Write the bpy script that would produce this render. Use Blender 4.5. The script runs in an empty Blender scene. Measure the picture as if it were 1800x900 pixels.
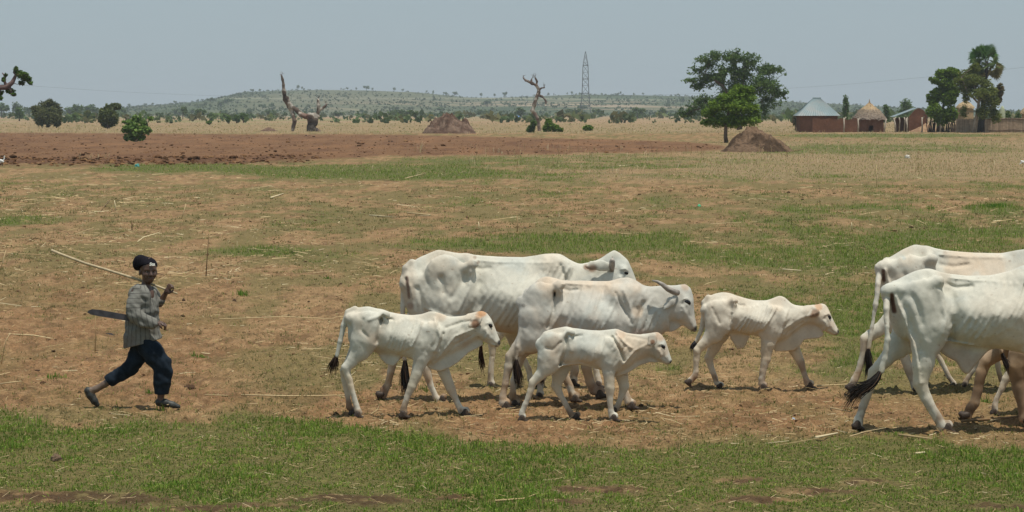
import bpy, math, random
import numpy as np
from mathutils import Vector, Matrix

random.seed(7); np.random.seed(7)
sc = bpy.context.scene
COL = sc.collection

# ------------------------------------------------------------------ camera, sky, sun, exposure
EYE = 2.67                     # eye height above the field (m)
FPX = 5070.0                   # focal length in photo pixels (photo is 1800 wide)
PITCH = math.atan(252.0/FPX)
cam = bpy.data.cameras.new('camera'); camo = bpy.data.objects.new('camera', cam); COL.objects.link(camo)
cam.sensor_width = 36.0; cam.lens = 36.0*FPX/1800.0
cam.clip_start = 0.5; cam.clip_end = 40000
camo.location = (0, 0, EYE); camo.rotation_euler = (math.pi/2-PITCH, 0, 0)
sc.camera = camo

SUN_ELEV, SUN_AZ = math.radians(75.5), math.radians(138)    # azimuth clockwise from +Y (camera looks +Y)
w = bpy.data.worlds.new('World'); sc.world = w; w.use_nodes = True
nt = w.node_tree; nt.nodes.clear()
sky = nt.nodes.new('ShaderNodeTexSky'); sky.sky_type = 'NISHITA'; sky.sun_disc = False
sky.sun_elevation = SUN_ELEV; sky.sun_rotation = SUN_AZ
sky.altitude = 0; sky.air_density = 1.2; sky.dust_density = 0.5; sky.ozone_density = 1.6
bg = nt.nodes.new('ShaderNodeBackground'); bg.inputs[1].default_value = 0.10
wo = nt.nodes.new('ShaderNodeOutputWorld')
# thin high haze whitens the blue evenly over the whole sky
hz_ = nt.nodes.new('ShaderNodeMix'); hz_.data_type = 'RGBA'; hz_.inputs[0].default_value = 0.85
hz_.inputs[7].default_value = (3.30, 4.26, 4.95, 1)
nt.links.new(sky.outputs[0], hz_.inputs[6]); nt.links.new(hz_.outputs[2], bg.inputs[0]); nt.links.new(bg.outputs[0], wo.inputs[0])
sl = bpy.data.lights.new('sun', 'SUN'); sl.energy = 4.0; sl.angle = math.radians(0.6); sl.color = (1.0, 0.94, 0.84)
so = bpy.data.objects.new('sun', sl); COL.objects.link(so)
sd = Vector((math.sin(SUN_AZ)*math.cos(SUN_ELEV), math.cos(SUN_AZ)*math.cos(SUN_ELEV), math.sin(SUN_ELEV)))
so.rotation_euler = sd.to_track_quat('Z', 'Y').to_euler(); so.location = (20, -20, 60)
sc.view_settings.view_transform = 'Standard'; sc.view_settings.look = 'None'
sc.view_settings.exposure = 0.0; sc.view_settings.gamma = 1.0
sc.view_settings.use_curve_mapping = False
sc.cycles.use_denoising = True
sc.cycles.volume_bounces = 0
sc.cycles.max_bounces = 5; sc.cycles.diffuse_bounces = 3; sc.cycles.transparent_max_bounces = 8

# ------------------------------------------------------------------ measuring: a point on a vertical plane / on the ground
CP, SP = math.cos(PITCH), math.sin(PITCH)
def ray(px, py):
    a = (px-900.0)/FPX; b = -(py-450.0)/FPX
    return np.array((a, CP+b*SP, -SP+b*CP))
def onplane(px, py, D):
    d = ray(px, py); t = D/d[1]
    return np.array((d[0]*t, D, EYE+d[2]*t))
def onground(px, py):
    d = ray(px, py); t = -EYE/d[2]
    return np.array((d[0]*t, d[1]*t, 0.0))
def gdist(py): return onground(900, py)[1]
def pxm(D): return FPX/D                       # photo pixels per metre at distance D

# ------------------------------------------------------------------ noise
def _hash(ix, iy, iz, seed):
    n = (ix.astype(np.int64)*374761393 + iy.astype(np.int64)*668265263 + iz.astype(np.int64)*2147483647 + seed*1274126177) & 0xffffffff
    n = ((n ^ (n >> 13))*1274126177) & 0xffffffff
    n = (n ^ (n >> 16)) & 0xffffffff
    return (n & 0xffffff).astype(np.float32)/np.float32(0xffffff)
def vnoise(x, y, seed=0):
    x = np.asarray(x, dtype=np.float64); y = np.asarray(y, dtype=np.float64)
    ix = np.floor(x); iy = np.floor(y); fx = x-ix; fy = y-iy
    fx = fx*fx*(3-2*fx); fy = fy*fy*(3-2*fy); z = np.zeros_like(ix)
    a = _hash(ix, iy, z, seed); b = _hash(ix+1, iy, z, seed); c = _hash(ix, iy+1, z, seed); d = _hash(ix+1, iy+1, z, seed)
    return (a*(1-fx)+b*fx)*(1-fy)+(c*(1-fx)+d*fx)*fy
def fbm(x, y, octv=4, seed=0, gain=0.5):
    s = 0; a = 1.0; t = 0
    for o in range(octv):
        s = s+a*vnoise(x*(2**o)+o*17.3, y*(2**o)-o*9.1, seed+o); t += a; a *= gain
    return s/t
def vnoise3(x, y, z, seed=0):
    x, y, z = np.broadcast_arrays(x, y, z)
    ix = np.floor(x); iy = np.floor(y); iz = np.floor(z); fx = x-ix; fy = y-iy; fz = z-iz
    fx = fx*fx*(3-2*fx); fy = fy*fy*(3-2*fy); fz = fz*fz*(3-2*fz)
    def L(dz):
        a = _hash(ix, iy, iz+dz, seed); b = _hash(ix+1, iy, iz+dz, seed); c = _hash(ix, iy+1, iz+dz, seed); d = _hash(ix+1, iy+1, iz+dz, seed)
        return (a*(1-fx)+b*fx)*(1-fy)+(c*(1-fx)+d*fx)*fy
    return L(0)*(1-fz)+L(1)*fz
def sstep(a, b, x):
    t = np.clip((x-a)/(b-a), 0, 1); return t*t*(3-2*t)

# ------------------------------------------------------------------ objects
def tag(o, label=None, cat=None, group=None, kind=None):
    if label: o['label'] = label
    if cat: o['category'] = cat
    if group: o['group'] = group
    if kind: o['kind'] = kind
    return o
def empty(name, loc, label, cat, group=None, rz=0):
    o = bpy.data.objects.new(name, None); COL.objects.link(o); o.location = loc; o.rotation_euler = (0, 0, rz)
    o.empty_display_size = 0.1
    return tag(o, label, cat, group)
def link(name, me, parent=None, loc=(0, 0, 0), rot=(0, 0, 0), scale=None):
    o = bpy.data.objects.new(name, me); COL.objects.link(o)
    if parent: o.parent = parent
    o.location = loc; o.rotation_euler = rot
    if scale is not None: o.scale = scale if hasattr(scale, '__len__') else (scale,)*3
    return o
def npmesh(name, V, F, mat=None, smooth=False, cols=None, cname='tint', extra=None):
    """V (n,3); F list of (m,k) index arrays of equal k each"""
    me = bpy.data.meshes.new(name)
    V = np.asarray(V, dtype=np.float32)
    Fs = [np.asarray(f, dtype=np.int32) for f in (F if isinstance(F, (list, tuple)) else [F]) if len(f)]
    me.vertices.add(len(V)); me.vertices.foreach_set('co', V.ravel())
    li = np.concatenate([f.ravel() for f in Fs]); tot = np.concatenate([np.full(len(f), f.shape[1], np.int32) for f in Fs])
    st = np.concatenate(([0], np.cumsum(tot)[:-1])).astype(np.int32)
    me.loops.add(len(li)); me.loops.foreach_set('vertex_index', li)
    me.polygons.add(len(tot)); me.polygons.foreach_set('loop_start', st); me.polygons.foreach_set('loop_total', tot)
    me.update(calc_edges=True)
    me.polygons.foreach_set('use_smooth', np.full(len(tot), bool(smooth)))
    if cols is not None:
        c = np.asarray(cols, dtype=np.float32)
        if c.shape[1] == 3: c = np.concatenate((c, np.ones((len(c), 1), np.float32)), 1)
        a = me.color_attributes.new(cname, 'FLOAT_COLOR', 'POINT'); a.data.foreach_set('color', c.ravel())
    if extra:
        for k, v in extra.items():
            a = me.attributes.new(k, 'FLOAT', 'POINT'); a.data.foreach_set('value', np.asarray(v, dtype=np.float32))
    if mat: me.materials.append(mat)
    return me
class MB:
    """collects simple shapes into one mesh"""
    def __init__(s): s.v = []; s.f3 = []; s.f4 = []; s.n = 0; s.c = []
    def add(s, V, F, c=None):
        V = np.asarray(V, float); s.v.append(V)
        for f in F:
            (s.f3 if len(f) == 3 else s.f4).append([i+s.n for i in f])
        s.c.append(np.tile(np.array(c if c is not None else (1, 1, 1), float), (len(V), 1)))
        s.n += len(V)
    def box(s, x0, x1, y0, y1, z0, z1, c=None):
        V = [(x, y, z) for x in (x0, x1) for y in (y0, y1) for z in (z0, z1)]
        s.add(V, [(0, 1, 3, 2), (4, 6, 7, 5), (0, 4, 5, 1), (2, 3, 7, 6), (0, 2, 6, 4), (1, 5, 7, 3)], c)
    def tube(s, P, R, n=8, c=None, jit=0.0, caps=True):
        P = np.asarray(P, float); m = len(P); R = np.broadcast_to(np.asarray(R, float), (m,))
        T = np.gradient(P, axis=0) if m > 2 else np.repeat((P[1:]-P[:1]), m, 0)
        T /= np.linalg.norm(T, axis=1)[:, None]+1e-9
        up = np.array((0, 1, 0.02)) if abs(T[0][1]) < 0.8 else np.array((1, 0, 0.02))
        V = []
        for i in range(m):
            a = np.cross(T[i], up); a /= np.linalg.norm(a)+1e-9; b = np.cross(T[i], a)
            for k in range(n):
                th = 2*math.pi*k/n; r = R[i]*(1+jit*(random.random()-0.5))
                V.append(P[i]+a*math.cos(th)*r+b*math.sin(th)*r)
        F = [(i*n+k, i*n+(k+1) % n, (i+1)*n+(k+1) % n, (i+1)*n+k) for i in range(m-1) for k in range(n)]
        if caps:
            V.append(P[0]); V.append(P[-1]); q = m*n
            F += [(q, (k+1) % n, k) for k in range(n)]+[(q+1, (m-1)*n+k, (m-1)*n+(k+1) % n) for k in range(n)]
        s.add(V, F, c)
    def mesh(s, name, mat=None, smooth=False, cols=True):
        F = []
        if s.f3: F.append(np.array(s.f3))
        if s.f4: F.append(np.array(s.f4))
        return npmesh(name, np.concatenate(s.v), F, mat, smooth, np.concatenate(s.c) if cols else None)

# ------------------------------------------------------------------ materials
def mat(name, base=(0.5, 0.5, 0.5), rough=0.85, tint=None, noise=None, bump=None, spec=0.25, trans=0.0, mix2=None, metal=0.0):
    """tint: vertex colour attribute multiplied in; noise: list of (scale, low, high[, detail]) value multipliers;
    bump: (scale, strength, distance)"""
    m = bpy.data.materials.new(name); m.use_nodes = True; t = m.node_tree; N = t.nodes; L = t.links
    b = N['Principled BSDF']; b.inputs['Roughness'].default_value = rough
    b.inputs['Specular IOR Level'].default_value = spec; b.inputs['Metallic'].default_value = metal
    rgb = N.new('ShaderNodeRGB'); rgb.outputs[0].default_value = (*base, 1); cur = rgb.outputs[0]
    tc = N.new('ShaderNodeTexCoord')
    if mix2:
        n = N.new('ShaderNodeTexNoise'); n.inputs['Scale'].default_value = mix2[1]; n.inputs['Detail'].default_value = 5
        L.new(tc.outputs['Object'], n.inputs['Vector'])
        r = N.new('ShaderNodeMapRange'); r.inputs[1].default_value = mix2[2]; r.inputs[2].default_value = mix2[3]
        L.new(n.outputs[0], r.inputs[0])
        x = N.new('ShaderNodeMix'); x.data_type = 'RGBA'; x.inputs[7].default_value = (*mix2[0], 1)
        L.new(r.outputs[0], x.inputs[0]); L.new(cur, x.inputs[6]); cur = x.outputs[2]
    if tint:
        a = N.new('ShaderNodeVertexColor'); a.layer_name = tint
        x = N.new('ShaderNodeMix'); x.data_type = 'RGBA'; x.blend_type = 'MULTIPLY'; x.inputs[0].default_value = 1
        L.new(cur, x.inputs[6]); L.new(a.outputs[0], x.inputs[7]); cur = x.outputs[2]
    for q in (noise or []):
        n = N.new('ShaderNodeTexNoise'); n.inputs['Scale'].default_value = q[0]; n.inputs['Detail'].default_value = q[3] if len(q) > 3 else 4
        L.new(tc.outputs['Object'], n.inputs['Vector'])
        r = N.new('ShaderNodeMapRange'); r.inputs[1].default_value = 0.3; r.inputs[2].default_value = 0.7
        r.inputs[3].default_value = q[1]; r.inputs[4].default_value = q[2]; L.new(n.outputs[0], r.inputs[0])
        x = N.new('ShaderNodeVectorMath'); x.operation = 'SCALE'; L.new(cur, x.inputs[0]); L.new(r.outputs[0], x.inputs['Scale'])
        cur = x.outputs[0]
    L.new(cur, b.inputs['Base Color'])
    if bump:
        n = N.new('ShaderNodeTexNoise'); n.inputs['Scale'].default_value = bump[0]; n.inputs['Detail'].default_value = 6
        L.new(tc.outputs['Object'], n.inputs['Vector'])
        u = N.new('ShaderNodeBump'); u.inputs['Strength'].default_value = bump[1]; u.inputs['Distance'].default_value = bump[2]
        L.new(n.outputs[0], u.inputs['Height']); L.new(u.outputs[0], b.inputs['Normal'])
    if trans > 0:
        tr = N.new('ShaderNodeBsdfTranslucent'); L.new(cur, tr.inputs[0])
        ms = N.new('ShaderNodeMixShader'); ms.inputs[0].default_value = trans
        L.new(b.outputs[0], ms.inputs[1]); L.new(tr.outputs[0], ms.inputs[2]); L.new(ms.outputs[0], N['Material Output'].inputs[0])
    return m

# ------------------------------------------------------------------ signed distance modelling (all creatures, dead trees)
class Sdf:
    def __init__(s, lo, hi, vox):
        s.lo = np.array(lo, float); s.vox = vox; s.n = [int(math.ceil((hi[i]-lo[i])/vox))+1 for i in range(3)]
        s.ax = [(s.lo[i]+vox*np.arange(s.n[i])).astype(np.float32) for i in range(3)]
        s.F = np.full(s.n, 0.25, np.float32)
    def sub(s, lo, hi):
        sl = []
        for i in range(3):
            a = int(np.clip(math.floor((lo[i]-s.lo[i])/s.vox), 0, s.n[i])); b = int(np.clip(math.ceil((hi[i]-s.lo[i])/s.vox)+1, 0, s.n[i]))
            sl.append(slice(a, b))
        X = s.ax[0][sl[0]][:, None, None]; Y = s.ax[1][sl[1]][None, :, None]; Z = s.ax[2][sl[2]][None, None, :]
        return tuple(sl), X, Y, Z
    def put(s, sl, d, k, mode='u'):
        A = s.F[sl]
        if A.size == 0: return
        if mode == 's':                                   # smooth subtraction
            A = -A; h = np.maximum(k-np.abs(A-d), 0)/k; s.F[sl] = -(np.minimum(A, d)-h*h*k*0.25); return
        h = np.maximum(k-np.abs(A-d), 0)/k
        s.F[sl] = np.minimum(A, d)-h*h*k*0.25
    def cone(s, a, b, ra, rb, k=0.03, sq=1.0, mode='u'):
        a = np.array(a, float); b = np.array(b, float); R = max(ra, rb)+k+0.02
        sl, X, Y, Z = s.sub(np.minimum(a, b)-R, np.maximum(a, b)+R)
        ab = b-a; L2 = max(float(ab@ab), 1e-9)
        t = np.clip(((X-a[0])*ab[0]+(Y-a[1])*ab[1]+(Z-a[2])*ab[2])/L2, 0, 1)
        d = np.sqrt((X-a[0]-t*ab[0])**2+((Y-a[1]-t*ab[1])/sq)**2+(Z-a[2]-t*ab[2])**2)-(ra+(rb-ra)*t)
        if sq < 1: d = d*(sq+(1-sq)*0.4)
        s.put(sl, d.astype(np.float32), k, mode)
    def chain(s, P, k=0.03, sq=1.0):
        for (a, b) in zip(P[:-1], P[1:]): s.cone(a[0], b[0], a[1], b[1], k, sq)
    def ell(s, c, r, k=0.03, rot=None, mode='u'):
        c = np.array(c, float); r = np.array(r, float); R = r.max()+k+0.02
        sl, X, Y, Z = s.sub(c-R, c+R); x, y, z = X-c[0], Y-c[1], Z-c[2]
        if rot is not None:
            M = np.array(rot, float).T
            x, y, z = (M[0, 0]*x+M[0, 1]*y+M[0, 2]*z, M[1, 0]*x+M[1, 1]*y+M[1, 2]*z, M[2, 0]*x+M[2, 1]*y+M[2, 2]*z)
        q = np.sqrt((x/r[0])**2+(y/r[1])**2+(z/r[2])**2)+1e-6
        g = np.sqrt((x/r[0]**2)**2+(y/r[1]**2)**2+(z/r[2]**2)**2)+1e-6
        s.put(sl, ((q-1)*q/g).astype(np.float32), k, mode)
    def loft(s, S, k=0.04, y0=0.0, smooth=0.02):
        """S rows: (xt,zt,xb,zb,halfwidth,roof): pairs of outline points in the side view"""
        S = np.array(S, float); mid = (S[:, 0:2]+S[:, 2:4])/2
        ax = mid[-1]-mid[0]; ax /= np.linalg.norm(ax); nv = np.array((-ax[1], ax[0]))
        if nv[1] < 0 and abs(ax[0]) > 0.2: nv = -nv
        O = mid[0]; pt = S[:, 0:2]-O; pb = S[:, 2:4]-O
        ut, ub = pt@ax, pb@ax; vt, vb = pt@nv, pb@nv
        N = 240; u0, u1 = min(ut.min(), ub.min()), max(ut.max(), ub.max()); U = np.linspace(u0, u1, N)
        def tab(u, v):
            o = np.argsort(u); y = np.interp(U, u[o], v[o]); w_ = max(1, int(smooth/(u1-u0)*N))
            kx = np.arange(-3*w_, 3*w_+1); kr = np.exp(-0.5*(kx/w_)**2); kr /= kr.sum()
            return np.convolve(np.pad(y, 3*w_, mode='edge'), kr, 'valid')
        um = (ut+ub)/2
        VT, VB, W, RF = tab(ut, vt), tab(ub, vb), tab(um, S[:, 4]), tab(um, S[:, 5])
        R = max(W.max(), 0.05)+k+0.03
        xs = np.concatenate((S[:, 0], S[:, 2])); zs = np.concatenate((S[:, 1], S[:, 3]))
        sl, X, Y, Z = s.sub((xs.min()-k-.04, y0-R, zs.min()-k-.04), (xs.max()+k+.04, y0+R, zs.max()+k+.04))
        x2, z2 = X[:, :, 0]-O[0], Z[0, :, :]-O[1]
        u = x2*ax[0]+z2*ax[1]; v = x2*nv[0]+z2*nv[1]; uc = np.clip(u, u0, u1); du = np.abs(u-uc)
        vt_, vb_, w_, rf = [np.interp(uc, U, q) for q in (VT, VB, W, RF)]
        c = (vt_+vb_)/2; h = np.maximum(np.abs(vt_-vb_)/2, 0.006); A = (v-c)/h
        m = 1-rf*sstep(-0.15, 1.0, A); ww = np.maximum(w_*m, 0.005)
        A = A[:, None, :]; h = h[:, None, :]; ww = ww[:, None, :]
        B = (Y-y0)/ww
        q = np.sqrt(A*A+B*B)+1e-6; g = np.sqrt((A/h)**2+(B/ww)**2)+1e-6
        d = (q-1)*q/g; du = du[:, None, :]
        d = np.where(du > 0, np.sqrt(np.maximum(d, 0)**2+du**2), d)
        s.put(sl, d.astype(np.float32), k)
    def plate(s, poly, t, k=0.03, y0=0.0, r=None, tilt=0.0):
        P = np.array(poly, float); r = r or t*0.9; lo = P.min(0)-k-.03; hi = P.max(0)+k+.03
        sl, X, Y, Z = s.sub((lo[0], y0-t-k-.03-abs(tilt), lo[1]), (hi[0], y0+t+k+.03+abs(tilt), hi[1]))
        x = X[:, 0, :]; z = Z[0, :, :]
        x, z = np.broadcast_arrays(x, z)
        best = np.full(x.shape, 1e9); ins = np.zeros(x.shape, bool)
        for i in range(len(P)):
            a, b = P[i], P[(i+1) % len(P)]; e = b-a
            t_ = np.clip(((x-a[0])*e[0]+(z-a[1])*e[1])/(e@e+1e-9), 0, 1)
            best = np.minimum(best, (x-a[0]-t_*e[0])**2+(z-a[1]-t_*e[1])**2)
            if abs(b[1]-a[1]) > 1e-9:
                cr = ((a[1] > z) != (b[1] > z)) & (x < (b[0]-a[0])*(z-a[1])/(b[1]-a[1])+a[0]); ins ^= cr
        d2 = np.sqrt(best); d2 = np.where(ins, -d2, d2)[:, None, :]
        dy = np.abs(Y-y0)-t
        a_, b_ = d2+r, dy+r
        d = np.sqrt(np.maximum(a_, 0)**2+np.maximum(b_, 0)**2)+np.minimum(np.maximum(a_, b_), 0)-r
        s.put(sl, d.astype(np.float32), k)
    def strokes(s, L, ymin=0.03, seed=0):
        """L: list of (points[(x,z)..], sigma, amp[, side]) side -1: near side only, 1: far, 0: both"""
        for st in L:
            P = np.array(st[0], float); sg, am = st[1], st[2]; side = st[3] if len(st) > 3 else 0
            if len(P) == 1: P = np.concatenate((P, P+1e-4))
            lo = P.min(0)-3*sg; hi = P.max(0)+3*sg
            sl, X, Y, Z = s.sub((lo[0], -9, lo[1]), (hi[0], 9, hi[1]))
            x, z = np.broadcast_arrays(X[:, 0, :], Z[0, :, :]); best = np.full(x.shape, 1e9)
            for a, b in zip(P[:-1], P[1:]):
                e = b-a; t_ = np.clip(((x-a[0])*e[0]+(z-a[1])*e[1])/(e@e+1e-9), 0, 1)
                best = np.minimum(best, (x-a[0]-t_*e[0])**2+(z-a[1]-t_*e[1])**2)
            g = (am*np.exp(-best/(sg*sg))*(.35+1.3*fbm(x*7+seed, z*7-x*3, 2, seed+2)))[:, None, :]
            yy = Y if side == 0 else Y*side
            wy = sstep(0.0, ymin, np.abs(Y) if side == 0 else yy)
            s.F[sl] -= (g*wy).astype(np.float32)
    def mesh(s):
        F = s.F; nx, ny, nz = F.shape; S = F < 0
        a = S[:-1, :-1, :-1]; cnt = np.zeros(a.shape, np.int8)
        C = [(i, j, k) for i in (0, 1) for j in (0, 1) for k in (0, 1)]
        for (i, j, k) in C: cnt += S[i:nx-1+i, j:ny-1+j, k:nz-1+k]
        act = (cnt > 0) & (cnt < 8); I = np.argwhere(act); n = len(I)
        vid = np.full(act.shape, -1, np.int32); vid[act] = np.arange(n)
        val = np.stack([F[I[:, 0]+c[0], I[:, 1]+c[1], I[:, 2]+c[2]] for c in C], 1)
        acc = np.zeros((n, 3)); num = np.zeros(n); cc = np.array(C, float)
        for p in range(8):
            for q in range(p+1, 8):
                if sum(abs(C[p][t]-C[q][t]) for t in range(3)) != 1: continue
                fa, fb = val[:, p], val[:, q]; m = (fa < 0) != (fb < 0)
                t = np.where(m, fa/np.where(m, fa-fb, 1), 0)
                acc += m[:, None]*(cc[p]+t[:, None]*(cc[q]-cc[p])); num += m
        V = (I+acc/num[:, None])*s.vox+s.lo
        Q = []
        for axn in range(3):
            u, v = [(1, 2), (2, 0), (0, 1)][axn]
            d = [0, 0, 0]; d[axn] = 1
            A = S[:nx-d[0], :ny-d[1], :nz-d[2]]; B = S[d[0]:, d[1]:, d[2]:]
            E = np.argwhere(A != B); lim = [nx-1, ny-1, nz-1]
            ok = (E[:, u] > 0) & (E[:, v] > 0) & (E[:, u] < lim[u]) & (E[:, v] < lim[v]); E = E[ok]
            fl = A[E[:, 0], E[:, 1], E[:, 2]]
            def g(du, dv):
                e = E.copy(); e[:, u] -= du; e[:, v] -= dv; return vid[e[:, 0], e[:, 1], e[:, 2]]
            q = np.stack((g(1, 1), g(0, 1), g(0, 0), g(1, 0)), 1)
            q = np.where(fl[:, None], q, q[:, ::-1]); Q.append(q)
        Q = np.concatenate(Q); Q = Q[(Q >= 0).all(1)]
        # one light smoothing pass
        for it in range(1):
            A_ = np.zeros_like(V); w_ = np.zeros(n)
            for i in range(4):
                np.add.at(A_, Q[:, i], V[Q[:, (i+1) % 4]]+V[Q[:, (i+3) % 4]]); np.add.at(w_, Q[:, i], 2)
            V = V*0.5+0.5*A_/np.maximum(w_, 1)[:, None]
        return V, Q
# ================================================================== cattle
COW_MAT = mat('white_coat', (1, 1, 1), 0.8, tint='tint', noise=[(7, 0.93, 1.06), (45, 0.95, 1.05)], bump=(170, 0.35, 0.004), spec=0.15)
HOOF_MAT = mat('hoof_horn', (0.055, 0.040, 0.030), 0.6, noise=[(30, 0.6, 1.5)], bump=(60, 0.4, 0.004))
HORN_MAT = mat('horn', (0.36, 0.32, 0.28), 0.55, noise=[(20, 0.6, 1.3)], bump=(60, 0.5, 0.004))
EYE_MAT = mat('eye', (0.012, 0.010, 0.009), 0.15, spec=0.5)
HAIR_MAT = mat('dark_hair', (1, 1, 1), 0.75, tint='tint', spec=0.2)
WHITE = (0.60, 0.575, 0.485); COOL = (0.49, 0.505, 0.455); CREAM = (0.60, 0.47, 0.34); TAN = (0.44, 0.30, 0.18)
BROWN = (0.22, 0.12, 0.07); DARK = (0.03, 0.025, 0.022); GINGER = (0.50, 0.26, 0.12); PINK = (0.50, 0.36, 0.29)

def hoof_mesh():
    s = Sdf((-0.07, -0.06, -0.05), (0.10, 0.06, 0.07), 0.0085)
    for y in (-0.021, 0.021):
        s.cone((-0.022, y, -0.008), (0.045, y*0.75, -0.018), 0.027, 0.014, 0.004)
        s.cone((-0.008, y, 0.022), (-0.005, y, -0.005), 0.026, 0.027, 0.01)
    sl, X, Y, Z = s.sub((-9, -9, -9), (9, 9, 9)); s.F[sl] = np.maximum(s.F[sl], (-0.028-Z)+0*X+0*Y)
    V, Q = s.mesh(); return npmesh('hoof', V, Q, HOOF_MAT, True)
HOOF = hoof_mesh()
def ball_mesh(name, m, nu=16, nv=10):
    mb = MB(); V = [(0, 0, 1)]; F = []
    for i in range(1, nv):
        for j in range(nu):
            th = math.pi*i/nv; ph = 2*math.pi*j/nu; V.append((math.sin(th)*math.cos(ph), math.sin(th)*math.sin(ph), math.cos(th)))
    V.append((0, 0, -1)); q = len(V)-1
    for j in range(nu): F.append((0, 1+j, 1+(j+1) % nu)); F.append((q, q-nu+(j+1) % nu, q-nu+j))
    for i in range(nv-2):
        for j in range(nu):
            a = 1+i*nu+j; b = 1+i*nu+(j+1) % nu; F.append((a, a+nu, b+nu, b))
    mb.add(V, F); return mb.mesh(name, m, True)
EYEBALL = ball_mesh('eye', EYE_MAT)

def hair_tuft(name, P, width, n, parent, tone=(0.022, 0.018, 0.016), flare=0.0, seed=0, tip=(0.10, 0.06, 0.04)):
    """hanging strands that follow the path P, spreading to width"""
    rs = np.random.RandomState(seed); P = np.array(P, float); mb = MB()
    m = 7; T = np.linspace(0, 1, len(P))
    for i in range(n):
        L = rs.uniform(0.55, 1.0)**0.6; t = np.linspace(0.0, L, m)
        C = np.stack([np.interp(t, T, P[:, k]) for k in range(3)], 1)
        d = rs.normal(0, 1, 3)*np.array((1, 0.8, 0.25)); d /= max(1, np.linalg.norm(d))
        sp = np.sin(np.clip(t*1.15, 0, 1)*math.pi*0.62)[:, None]*width*rs.uniform(0.2, 1)
        wob = np.cumsum(rs.normal(0, 0.006, (m, 3)), 0)*(0.35+flare)
        C = C+d*sp+wob+np.outer(t**2, rs.normal(0, 1, 3)*flare*np.array((0.35, 0.5, 1.0)))
        R = 0.0062*(1-t/L*0.85)
        f = rs.uniform(0.7, 1.5); base = np.array(tone)*f
        mb.tube(C, R, 3, base if rs.rand() > 0.12 else np.array(tip), caps=False)
    o = link(name, mb.mesh(name, HAIR_MAT, True), parent); return o

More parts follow.
